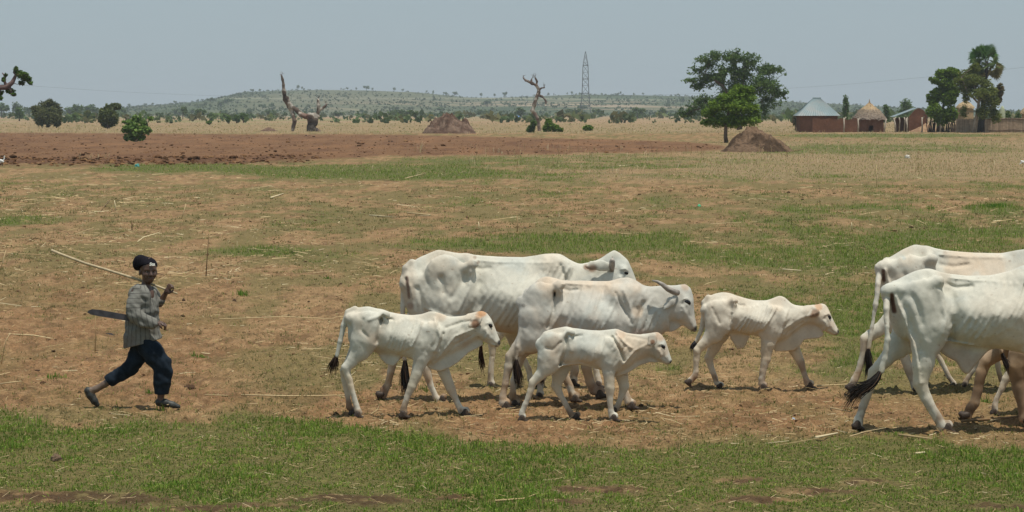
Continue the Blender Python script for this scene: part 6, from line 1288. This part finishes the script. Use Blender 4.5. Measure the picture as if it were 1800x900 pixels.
# far right hut, cut by the edge
round_hut('thatched_hut', 1806, 410, 22, 28, 184, 199, 199, 'reddish hut with a pale cap just showing at the right edge', 8, two=False)
def dome():
    D = 412; cx = at(1761, D); rs = np.random.RandomState(4); mb = MB(); R_ = 5.5/FPX*D; H_ = pz(186, D)
    n = 20; V = [(math.cos(2*math.pi*i/n)*R_*math.cos(j/6*1.5), math.sin(2*math.pi*i/n)*R_*math.cos(j/6*1.5), H_*.55+H_*.45*math.sin(j/6*1.5)) for j in range(7) for i in range(n)]; V = [(math.cos(2*math.pi*i/n)*R_, math.sin(2*math.pi*i/n)*R_, -.1) for i in range(n)]+V
    mb.add(V, [(j*n+i, j*n+(i+1) % n, (j+1)*n+(i+1) % n, (j+1)*n+i) for j in range(7) for i in range(n)], (.36, .40, .27)); tag(link('pale_dome', mb.mesh('pale_dome', THATCH, True), None, (cx, D, 0)), 'pale greenish dome of a straw store right of the palm', 'straw store')
dome()
# posts standing in front of the houses
for i, (px, y0, y1, ln, fork, lab) in enumerate([(1483, 231, 207, 0, 1, 'forked grey post before the low mud wall'), (1509, 231, 208, 0, 1, 'forked post at the left of the round thatched hut'), (1556, 231, 209, 2, 0, 'slanting pale post at the right of the round thatched hut'), (1598, 231, 208, -1, 0, 'post in front of the gable of the small house'),
                                        (1579, 231, 207, -2, 1, 'crooked forked post left of the gabled house'), (1659, 230, 211, 0, 0, 'thin pale post before the dark stockade'), (1628, 229, 206, 0, 1, 'forked post at the left end of the stockade')]):
    D = 388; x = at(px, D); z = pz(y1, D); mb = MB(); mb.tube([(0, 0, -.1), (.04+ln*.05, 0, z*.5), (ln*.14, 0, z)], [.12, .10, .085], 7, jit=.2)
    if fork: mb.tube([(ln*.1, 0, z*.8), (ln*.14+.28, 0, z*1.06)], [.08, .05], 6)
    tag(link('wooden_post', mb.mesh('wooden_post', POST, True, False), None, (x, D+i*.7, 0)), lab, 'post', 'posts in front of the houses')
# stockade and woven fence
def stockade():
    D = 394; x0 = at(1631, D); r = empty('stockade', (x0, D, 0), 'dark stake fence left of the woven mats', 'fence'); rs = np.random.RandomState(9)
    base = None
    for i in range(44):
        px = 1631+i*1.15; x = at(px, D)-x0; h = pz(208+rs.uniform(-3.5, 3), D); mb = MB(); w_ = rs.uniform(.05, .085); g_ = rs.choice([.35, .6, 1, 1.6])
        mb.tube([(x, rs.normal(0, .06), -.1), (x+rs.normal(0, .1), rs.normal(0, .06), h*.5), (x+rs.normal(0, .16), 0, h)], [w_, w_*.9, w_*.5], 5, np.array((.11, .085, .07))*g_); link('stake', mb.mesh('stake', BARK), r)
    mb = MB(); mb.tube([(0, -.1, 1.4), (2, -.12, 1.5), (4.1, -.1, 1.35)], .05, 5, (.12, .1, .08)); link('rail', mb.mesh('rail', BARK), r)
stockade()
def woven():
    D = 391; x0 = at(1680, D); r = empty('woven_fence', (x0, D, 0), 'pale woven mat fence running to the right edge under the palm', 'fence'); rs = np.random.RandomState(10)
    edges = [1680, 1692, 1707, 1722, 1738, 1752, 1766, 1780, 1794, 1812, 1830]
    for a, b in zip(edges[:-1], edges[1:]):
        xa, xb = at(a, D)-x0, at(b, D)-x0; h = pz(207.5 if a > 1735 else 209, D); n = 22; mb = MB()
        for i in range(n):
            u0, u1 = xa+(xb-xa)*i/n, xa+(xb-xa)*(i+.92)/n; hh = h+rs.normal(0, .05); yy0 = rs.normal(0, .015)
            mb.box(u0, u1, yy0-.02, yy0+.02, -.1, hh, np.array((.42, .315, .225))*rs.uniform(.65, 1.2))
        link('mat_panel', mb.mesh('mat_panel', MATW), r)
    for yv, rr in ((209.5, .05), (229, .04)):
        mb = MB(); P_ = [(at(px, D)-x0, -.06, pz(yv+.8*math.sin(px*.13), D)) for px in range(1735, 1832, 8)]; mb.tube(P_, rr, 5, (.10, .07, .05)); link('binding_pole', mb.mesh('binding_pole', MATW), r)
woven()

# ================================================================== pylon and wires
STEEL = mat('pylon_steel', (.16, .175, .185), .6, metal=.3)
def pylon():
    D = 1600; s_ = FPX/D; cx = at(1029, D); r = empty('lattice_pylon', (cx, D, 0), 'tall narrow lattice pylon standing before the hill', 'pylon')
    lv = [(202, 9.5), (186, 8), (172, 6.6), (164, 5.9), (150, 5.4), (139, 5.0), (127, 4.8), (115, 4.4), (109, 3.4), (98, 1.5), (90.5, .25)]; Z = [pz(y, D) for y, w_ in lv]; W = [w_/s_ for y, w_ in lv]; Z[0] = 0
    for sx in (-1, 1):
        for sy in (-1, 1):
            mb = MB(); mb.tube([(sx*w_, sy*w_, z) for w_, z in zip(W, Z)], .17, 4); link('corner_leg', mb.mesh('corner_leg', STEEL, False, False), r)
    mb = MB()
    for i in range(len(Z)-1):
        for (ax_, sg) in ((0, -1), (0, 1), (1, -1), (1, 1)):
            for fl in (-1, 1):
                a = (fl*W[i], sg*W[i], Z[i]); b = (-fl*W[i+1], sg*W[i+1], Z[i+1])
                if ax_: a = (a[1], a[0], a[2]); b = (b[1], b[0], b[2])
                mb.tube([a, b], .085, 3, caps=False)
        for (p, q) in (((-1, -1), (1, -1)), ((1, -1), (1, 1)), ((1, 1), (-1, 1)), ((-1, 1), (-1, -1))): mb.tube([(p[0]*W[i], p[1]*W[i], Z[i]), (q[0]*W[i], q[1]*W[i], Z[i])], .11, 3, caps=False)
    tag(link('lattice_bracing', mb.mesh('lattice_bracing', STEEL, False, False), r), kind='stuff')
    for i in (3, 5, 7):
        mb = MB(); w_ = W[i]*1.15; mb.box(-w_, w_, -w_, -w_+.3, Z[i]-.2, Z[i]+.2); mb.tube([(0, -w_, Z[i]), (0, -w_-9, Z[i]+.4)], [.2, .1], 4); mb.tube([(0, w_, Z[i]), (0, w_+9, Z[i]+.4)], [.2, .1], 4); link('cross_arm', mb.mesh('cross_arm', STEEL, False, False), r)
    return cx
pylon()
WIRE = mat('wire', (.12, .13, .14), .6)
for (pts, lab) in [([(-300, 120, 900), (-60, 142, 1000), (55, 151, 1080), (200, 161, 1180), (370, 168.5, 1300), (700, 176, 1450), (1020, 168, 1600)], 'thin power wire sagging across the sky at the left'), ([(1036, 168, 1600), (1200, 166.5, 1450), (1385, 155.5, 1300), (1500, 147.5, 1200), (1640, 134.5, 1100), (1800, 118.5, 1000), (2150, 82, 850)], 'thin power wire crossing the sky above the huts'),
                   ]:
    P_ = [onplane(a, b, d) for a, b, d in pts]; t = np.linspace(0, len(P_)-1, 60); P_ = np.stack([np.interp(t, range(len(P_)), np.array(P_)[:, k]) for k in range(3)], 1)
    kx = np.exp(-.5*(np.arange(-6, 7)/3)**2); kx /= kx.sum(); P_ = np.stack([np.convolve(np.pad(P_[:, k], 6, mode='reflect', reflect_type='odd'), kx, 'valid') for k in range(3)], 1)
    mb = MB(); mb.tube(P_, .028, 4, caps=False); tag(link('power_wire', mb.mesh('power_wire', WIRE, True, False)), lab, 'wire')

# ================================================================== hill and far plain
HX = np.array([-700, 0, 190, 230, 300, 360, 430, 500, 560, 650, 740, 820, 870, 950, 1020, 1100, 1200, 1300, 1400, 1500, 1600, 1800, 2500])
HY = np.array([202, 202, 196, 189, 184, 179, 163, 159, 158, 159, 163, 171, 172, 169, 166, 167, 169, 173, 180, 184, 191, 196, 201])
DH = 3300.0
def hill():
    ua = np.linspace(-500, 2300, 400); d = np.concatenate([np.linspace(1900, 3300, 90), np.linspace(3330, 4300, 24)])
    uu_, dd_ = np.meshgrid(ua, d); x = (uu_-900)/FPX*(DH*.6+dd_*.4)
    top = np.interp(uu_, HX, HY); hz = np.maximum(EYE+(198-top)/FPX*DH, 0)
    t = np.clip((dd_-1900)/(DH-1900), 0, 1); st = t**1.35
    st = st+.035*np.sin(t*18+fbm(uu_*.01, t*2, 2, 5)*5)*t*(1-t)*4*.5
    fall = np.where(dd_ > DH, np.clip(1-(dd_-DH)/1000, 0, 1), 1)
    z = hz*st*fall+(fbm(x*.01, dd_*.006, 4, 8)-.5)*5*np.clip(t*3, 0, 1)*(t < .98)*np.clip(hz/12, 0, 1)-.25*(t < .02)-.1
    n1 = fbm(x*.006, dd_*.004, 4, 12); n2 = fbm(x*.03, dd_*.02, 4, 13)
    C = np.zeros(x.shape+(3,))+np.array((.068, .092, .045)); C = lay(C, (.054, .076, .036), sstep(.45, .65, n2)); C = lay(C, (.12, .12, .066), sstep(.5, .7, n1)*.6)
    pale = blob(uu_, 198-(z-EYE)/dd_*FPX, 900, 186, 300, 9, .6)*sstep(.48, .58, fbm(x*.008, dd_*.02, 3, 15)); C = lay(C, (.36, .27, .185), pale*.8)
    trk = np.exp(-((198-(z-EYE)/dd_*FPX-np.interp(uu_, [200, 400, 900, 1300], [187, 173, 173, 178]))/1.2)**2)*sstep(180, 320, uu_)*sstep(1300, 1100, uu_); C = lay(C, (.30, .29, .20), trk*.75)
    C = lay(C, (.30, .235, .155), sstep(.12, .02, t)*.7)
    C = lay(C, (.17, .16, .10), sstep(420, 560, uu_)*sstep(900, 700, uu_)*.5)
    ix = np.arange(x.size).reshape(x.shape); F = np.stack((ix[:-1, :-1], ix[:-1, 1:], ix[1:, 1:], ix[1:, :-1]), -1).reshape(-1, 4)
    HM = mat('hill_ground', (1, 1, 1), .95, tint='tint', noise=[(.05, .75, 1.2, 6)], spec=.05)
    tag(link('hill', npmesh('hill', np.stack((x, dd_, z), -1).reshape(-1, 3), F, HM, True, C.reshape(-1, 3))), kind='structure')
    def hz_at(u, dpt):
        top = np.interp(u, HX, HY); h = np.maximum(EYE+(198-top)/FPX*DH, 0); t = np.clip((dpt-1900)/(DH-1900), 0, 1); return h*t**1.35
    return hz_at
HZ = hill()
# scrub covering the hill: small clumps, one mass
def scrub(name, n, umin, umax, dmin, dmax, hmin, hmax, cols, label, seed, dens=None, q=7):
    rs = np.random.RandomState(seed); u = rs.uniform(umin, umax, n); d = rs.uniform(dmin**.5, dmax**.5, n)**2
    if dens is not None: k = rs.rand(n) < dens(u, d); u, d = u[k], d[k]; n = len(u)
    x = (u-900)/FPX*(np.where(d > 1900, DH*.6+d*.4, d)); z = np.where(d > 1900, HZ(u, d), 0); h = rs.uniform(hmin, hmax, n)**1.0*rs.uniform(.5, 1, n)
    off = rs.normal(0, 1, (n, q, 3)); off /= np.linalg.norm(off, axis=2)[:, :, None]; off *= rs.uniform(.3, 1, (n, q, 1)); c = np.stack((x, d, z+h*.55), 1)[:, None]+off*h[:, None, None]*np.array((.75, .6, .5))
    c = c.reshape(-1, 3); m = len(c); a = rs.normal(0, 1, (m, 3)); a /= np.linalg.norm(a, axis=1)[:, None]; b = np.cross(a, rs.normal(0, 1, (m, 3))); b /= np.linalg.norm(b, axis=1)[:, None]
    s_ = np.repeat(h*.42, q)[:, None]*rs.uniform(.6, 1.3, (m, 1)); V = np.stack((c-a*s_, c+b*s_*.7, c+a*s_, c-b*s_*.7), 1).reshape(-1, 3)
    C = np.repeat(np.array(cols)[rs.randint(0, len(cols), n)]*rs.uniform(.75, 1.25, (n, 1)), q*4, 0)
    tag(link(name, npmesh(name, V, np.arange(m*4).reshape(-1, 4), LEAF, False, C)), label, kind='stuff')
FARH = [(.062, .080, .045), (.07, .088, .048), (.056, .072, .040), (.078, .09, .052)]
FARG = [(.07, .10, .045), (.09, .12, .055), (.065, .085, .04), (.12, .13, .065)]
scrub('hill_scrub', 15000, -300, 2200, 1950, 3330, 1.0, 2.9, FARH, 'green scrub covering the long hill', 3, lambda u, d: .25+.75*sstep(.42, .6, fbm(u*.015, d*.004, 4, 19)))
scrub('plain_scrub', 2600, -250, 2100, 700, 1950, .8, 3.6, FARG+[(.14, .12, .075)], 'scattered scrub on the pale plain before the hill', 5, lambda u, d: sstep(.42, .58, fbm(u*.02, d*.006, 4, 29))*.9+.08, 9)
scrub('dry_grass_plain', 8000, -250, 2100, 430, 1300, .10, .28, [(.30, .23, .15), (.26, .20, .13), (.33, .26, .17)], 'tall dry grass on the plain behind the ploughed strip', 7, None, 6)
# single trees and bushes that can be told apart, far off
rs = np.random.RandomState(15)
variants = []
for i in range(6):
    bl = [((rs.uniform(-.35, .35), rs.uniform(-.3, .3), rs.uniform(.45, .85)), (rs.uniform(.2, .34),)*2+(rs.uniform(.14, .24),)) for q in range(7)]
    V, F, C = leafcloud(bl, 420, .085, [(.065, .09, .045), (.085, .115, .055), (.11, .14, .07)], rs, .34, .6, shell=.2); mb = MB(); mb.tube([(0, 0, -.05), (.02, 0, .3), (0, 0, .6)], [.045, .035, .02], 5, (.12, .1, .08))
    variants.append((npmesh('crown', V, F, LEAF, False, C), mb.mesh('trunk', BARK)))
def far_tree(px, D, hpx, wk, label, group, k, name='distant_tree', cat='tree'):
    s_ = FPX/D; h = hpx/s_; u = px; z = float(HZ(np.array([u]), np.array([D]))[0]) if D > 1900 else 0
    x = (px-900)/FPX*(DH*.6+D*.4 if D > 1900 else D); r = empty(name, (x, D, z-.2), label, cat, group, rs.uniform(0, 6)); a, b = variants[k % 6]
    link('trunk', b, r, scale=(h*wk, h*wk, h)); link('crown', a, r, scale=(h*wk, h*wk, h))
for i, (px, hp, wk) in enumerate([(228, 8, 1), (258, 6, 1), (270, 6, 1), (310, 7, .9), (350, 6, 1), (445, 7, 1), (458, 6, 1), (525, 10, .5), (532, 7, .6), (612, 6, .9), (627, 6, .6), (645, 10, 1.1), (655, 6, .7), (694, 8, .6), (708, 6, .9), (750, 6, .7), (762, 7, .6), (783, 7, 1), (800, 9, 1.5), (846, 9, .5), (870, 8, .6), (887, 11, .8), (964, 6, .8), (997, 6, .5), (1004, 7, .9), (1090, 7, .5), (1130, 5, 1), (1190, 5, 1)]):
    far_tree(px, 3290, hp, wk, ('small' if hp < 8 else 'larger')+' dark tree on the hill crest '+('left of the leaning dead tree' if px < 480 else 'between the two dead trees' if px < 915 else 'right of the white dead tree'), 'trees along the hill crest', i)
for i in range(56):
    D = rs.uniform(1000, 2700); _px = rs.uniform(-40, 1420); _wk = rs.uniform(.8, 1.7); far_tree(_px, D, rs.uniform(7, 15)*(1.0 if D > 1500 else 1.2), _wk, ('wide' if _wk > 1.25 else 'round')+' dark bush on the far slope '+('left of the leaning dead tree' if _px < 500 else 'between the two dead trees' if _px < 920 else 'between the white dead tree and the spreading tree' if _px < 1200 else 'right of the spreading tree'), 'bushes on the far slope', i, 'distant_bush', 'bush')
for i, (px, hp, wk, D, lab) in enumerate([(4, 28, 1.1, 1500, 'hazy dark tree cut by the left edge'), (31, 26, .9, 1800, 'hazy tree with flat top left of the large round bush'), (52, 22, 1.0, 1700, 'small hazy tree touching the large round bush from behind'), (122, 20, 1.4, 1700, 'broad hazy bush right of the large round bush'), (138, 27, .9, 1300, 'open hazy tree between the two dark bushes'), (158, 24, 1.3, 1500, 'wide hazy tree left of the dark bush'), (170, 18, 1.2, 1800, 'low hazy bush behind the dark bush'),
                                          (216, 18, 1.2, 1500, 'hazy bush above the broad leaved shrub'), (282, 16, 1.0, 1100, 'hazy bush just right of the broad leaved shrub'), (322, 26, .7, 1150, 'tall thin hazy tree left of the leaning dead tree'), (352, 22, .9, 1000, 'grey green bush behind the small bright one'), (692, 16, 1.1, 1300, 'dark round bush left of the far soil heap'), (730, 22, .9, 900, 'upright green bush at the left foot of the far soil heap'), (915, 20, 1.2, 1300, 'dark bush left of the white dead tree'),
                                          (1010, 20, 1.4, 1400, 'dark bush at the foot of the pylon'), (1045, 18, 1.2, 1500, 'dark bush right of the pylon'), (1120, 22, 1.1, 1200, 'dark bush right of the pylon, larger and nearer'), (1165, 20, 1.0, 1300, 'hazy bush at the left of the spreading tree'), (1395, 18, 1.4, 1300, 'hazy bush between spreading tree and metal roof'), (1600, 24, 1.5, 1100, 'hazy dark crown behind the gabled house')]):
    far_tree(px, D, hp, wk, lab, None, i+3)
# blue sheet by the far slope
mb = MB(); mb.add([(-1.6, 0, 0), (1.6, 0, 0), (1.1, 1.2, 1.5), (-1.2, 1.2, 1.7), (0, 2.6, 0)], [(0, 1, 2, 3), (1, 4, 2), (2, 4, 3), (3, 4, 0)]); tag(link('blue_tarpaulin', mb.mesh('blue_tarpaulin', mat('blue_sheet', (.10, .22, .5), .6), False, False), None, (at(911, 1500), 1500, 0)), 'tiny bright blue tarpaulin on the far slope left of the white dead tree', 'tarpaulin')

# ================================================================== egrets, sticks, stakes, scraps
FEATH = mat('white_feather', (.75, .75, .72), .8)
BEAK = mat('beak', (.5, .32, .08), .5)
def egret(px, py, hpx, face, label):
    g = onground(px, py); s_ = FPX/g[1]; h = hpx/s_; o = np.array((g[0], g[1], 0)); s = Sdf((-h*.9, -h*.35, -.02), (h*.9, h*.35, h*1.15), h/70)
    q = lambda x, z, y=0: np.array((x*h*face, y*h, z*h))
    s.ell(q(-.05, .50), (h*.26, h*.13, h*.14), .02, np.array(((math.cos(.5), 0, -math.sin(.5)*face), (0, 1, 0), (math.sin(.5)*face, 0, math.cos(.5)))).T if face > 0 else None)
    s.cone(q(-.15, .40), q(-.38, .22), h*.10, h*.03, .02); s.chain([(q(.14, .62), h*.07), (q(.22, .76), h*.045), (q(.17, .88), h*.04), (q(.24, .96), h*.05)], .01)
    V, Q = s.mesh(); r = link('egret', npmesh('egret', V, Q, FEATH, True), None, tuple(o)); tag(r, label, 'egret')
    mb = MB(); mb.tube([q(.26, .96), q(.42, .93)], [h*.028, h*.006], 6); link('beak', mb.mesh('beak', BEAK, False, False), r)
    for y in (-.05, .05): mb = MB(); mb.tube([q(-.02, .42, y), q(.03, .2, y), q(0, 0, y)], h*.016, 5); link('leg', mb.mesh('leg', EYE_MAT, False, False), r)
egret(4, 292, 18, 1, 'white egret standing at the far left edge')
egret(1798, 292, 15, 1, 'white egret cut by the right edge')
def stalk(name, pts, r, label, tone=0, cat='stalk', group=None, lift=.022, upright=False):
    g = [onground(*pts[0])] if upright else None
    if upright:
        D = g[0][1]; P_ = [onplane(x, y, D) for x, y in pts]
    else: P_ = [onground(*q) for q in pts]; P_ = [np.array((p[0], p[1], float(ground_z(p[0], p[1]))+lift)) for p in P_]
    o = P_[0].copy(); mb = MB(); n = len(P_); mb.tube([p-o for p in P_], np.linspace(r, r*.6, n), 6, ST[tone], .25); tag(link(name, mb.mesh(name, STRAW_MAT, True), None, tuple(o)), label, cat, group)
for (pts, r, lab, tone) in [([(424, 696), (500, 700), (560, 699), (606, 698)], .008, 'long pale stalk lying on the path left of the left calf', 0), ([(650, 380), (690, 383), (757, 381)], .022, 'thick pale stalk lying in the middle of the field beyond the largest cow', 3), ([(716, 376), (757, 379)], .018, 'short pale stalk touching the thick one beyond the largest cow', 0), ([(15, 592), (60, 592), (92, 598)], .012, 'forked pale stalk on the soil left of the boy', 0),
                            ([(385, 566), (500, 563), (620, 565)], .007, 'long thin straw lying right of the boy at waist height', 0), ([(476, 349), (498, 343)], .028, 'pale stick end lying far behind the boy', 3), ([(436, 440), (490, 442)], .010, 'short pale straw behind the boy, right of the upright stake', 0), ([(1434, 774), (1472, 766)], .012, 'split pale stalk lying at the grass edge left of the nearest cow', 3), ([(1376, 479), (1408, 480)], .014, 'short thick pale stalk left of the right cattle', 3),
                            ([(1580, 768), (1640, 776), (1650, 775)], .010, 'dry stalk lying under the hind legs of the nearest cow', 1), ([(1690, 750), (1755, 742), (1800, 735)], .012, 'dark twig lying in the shadow of the nearest cow', 4), ([(1436, 683), (1490, 681)], .008, 'thin straw lying between the lone young cow and the black tail tuft', 0), ([(1460, 722), (1495, 728), (1510, 724)], .007, 'thin curved straw left of the hind hoof of the nearest cow', 0),
                            ([(1090, 415), (1112, 411), (1145, 415)], .010, 'thin bent stalk beyond the horned cow', 0), ([(712, 314), (748, 306)], .022, 'pale stick lying in the far green band', 0), ([(1088, 292), (1112, 290), (1122, 294)], .03, 'heap of pale broken stalks at the far side of the field', 3), ([(1395, 266), (1420, 262)], .03, 'dark stick right of the large soil heap', 4), ([(40, 430), (62, 420), (92, 424)], .011, 'dark arched twig behind the end of the herding stick', 4), ([(176, 372), (194, 352)], .012, 'dark slanting twig far behind the boy', 4),
                            ([(0, 680), (38, 682)], .008, 'thin pale straw at the left edge above the grass', 0), ([(870, 884), (920, 880), (945, 872)], .008, 'split dry stalk in the bottom of the foreground grass', 1), ([(1610, 804), (1626, 802)], .010, 'tiny pale chip in the right foreground grass', 3), ([(360, 698), (400, 700)], .006, 'thin straw on the path right of the front shoe', 0)]:
    stalk('dry_stalk', pts, r, lab, tone)
for (pts, r, lab, tone, cat) in [([(362, 488), (364, 455), (367, 415)], .009, 'tall thin dark stake standing right of the boy', 5, 'stake'), ([(167, 620), (168, 585), (168, 553)], .005, 'thin brown stem standing under the machete blade', 2, 'stem'), ([(842, 404), (842, 398), (841, 390)], .014, 'short white stub standing beyond the largest cow', 3, 'stake'), ([(909, 408), (910, 395), (909, 379)], .014, 'brown stub standing right of the white one', 2, 'stake'), ([(1497, 403), (1497, 396), (1497, 391)], .014, 'short white stub standing in the right of the field', 3, 'stake'),
                                 ([(319, 385), (322, 375), (327, 358)], .014, 'slanting pale stick standing far behind the boy', 0, 'stick'), ([(0, 475), (5, 460), (10, 440)], .008, 'pale leaning straw at the left edge', 0, 'straw'), ([(232, 405), (232, 395), (231, 388)], .012, 'thin dark stem standing left of the cap', 5, 'stem'), ([(1541, 330), (1541, 310), (1541, 290)], .014, 'pale tall grass stem in the right of the field', 0, 'stem'), ([(203, 372), (203, 362), (201, 352)], .016, 'short pale stub far behind the herding stick', 3, 'stake'), ([(1587, 378), (1586, 366), (1584, 358)], .012, 'pale slanting stem near the right weed', 2, 'stem'), ([(2, 640), (10, 600), (18, 585)], .006, 'leaning pale straw at the left edge beside the forked stalk', 0, 'straw')]:
    stalk('upright_stalk', pts, r, lab, tone, cat, upright=True)
def lump(name, px, py, wpx, hpx, col, label, cat, seed=1, rough=.25, m=None):
    g = onground(px, py); s_ = FPX/g[1]; a, b = wpx/2/s_, hpx/s_; nu, nv = 18, 9; V = []; rs = np.random.RandomState(seed)
    z0 = float(ground_z(g[0], g[1]))
    for j in range(nv):
        th = j/(nv-1)*math.pi/2
        for i in range(nu):
            ph = 2*math.pi*i/nu; n_ = 1+rough*(rs.rand()-.5)*2; V.append((math.cos(ph)*math.cos(th)*a*n_, math.sin(ph)*math.cos(th)*a*.9*n_, math.sin(th)*b*n_-.01))
    F = [(j*nu+i, j*nu+(i+1) % nu, (j+1)*nu+(i+1) % nu, (j+1)*nu+i) for j in range(nv-1) for i in range(nu)]
    mb = MB(); mb.add(V, F, col); tag(link(name, mb.mesh(name, m or CLOD_MAT, True), None, (g[0], g[1], z0)), label, cat)
lump('dung_pat', 333, 684, 24, 8, (.09, .055, .035), 'dark dung pat right of the front leg of the boy', 'dung', 1)
lump('dung_pat', 429, 694, 16, 6, (.05, .03, .02), 'small dark dung pat at the left end of the long pale stalk', 'dung', 2)
lump('dark_scrap', 190, 589, 28, 5, (.035, .035, .042), 'flat dark scrap on the soil behind the back of the boy', 'scrap', 3, .4)
lump('stone', 99, 814, 20, 10, (.17, .12, .08), 'brown stone lying in the left foreground grass', 'stone', 4)
lump('dung_pat', 64, 653, 20, 4, (.05, .03, .02), 'thin dark dung smear on the soil at the left, above the green tuft', 'dung', 5)
lump('dung_pat', 76, 674, 14, 6, (.09, .05, .03), 'small brown clod below the dung smear at the left', 'dung', 6)
lump('soil_clod', 412, 530, 9, 6, (.07, .045, .03), 'small dark clod under the bright weed right of the boy', 'clod', 7)
lump('soil_clod', 1742, 723, 12, 9, (.24, .17, .11), 'round pale clod beside the white calf hoof at the right', 'clod', 8)
lump('soil_clod', 323, 530, 6, 4, (.07, .045, .03), 'tiny dark clod below the hand holding the stick', 'clod', 9)
PLA = mat('plastic_scrap', (1, 1, 1), .4, tint='tint')
lump('blue_scrap', 1395, 738, 8, 5, (.40, .50, .62), 'tiny pale blue plastic scrap on the path left of the nearest cow', 'scrap', 10, .5, PLA)
lump('green_scrap', 1229, 364, 6, 4, (.08, .42, .22), 'tiny green plastic scrap in the middle distance', 'scrap', 11, .4, PLA)
lump('teal_scrap', 241, 293, 9, 5, (.04, .24, .22), 'tiny teal plastic scrap at the far green band behind the boy', 'scrap', 12, .4, PLA)
lump('white_scrap', 1595, 278, 9, 5, (.5, .48, .42), 'pale scrap in the dry grass at the far right', 'scrap', 13, .5, PLA)
# ================================================================== haze
def haze(dens=0.00013):
    m = bpy.data.materials.new('haze'); m.use_nodes = True; t = m.node_tree; t.nodes.remove(t.nodes['Principled BSDF'])
    pv = t.nodes.new('ShaderNodeVolumePrincipled'); pv.inputs['Density'].default_value = dens
    pv.inputs['Color'].default_value = (.80, .87, .93, 1); pv.inputs['Anisotropy'].default_value = 0.0
    t.links.new(pv.outputs[0], t.nodes['Material Output'].inputs['Volume'])
    mb = MB(); mb.box(-14500, 14500, -300, 9300, -2.0, 75.0)
    o = link('haze', mb.mesh('haze', m, cols=False)); tag(o, 'thin pale haze over the plain', kind='stuff')
haze()
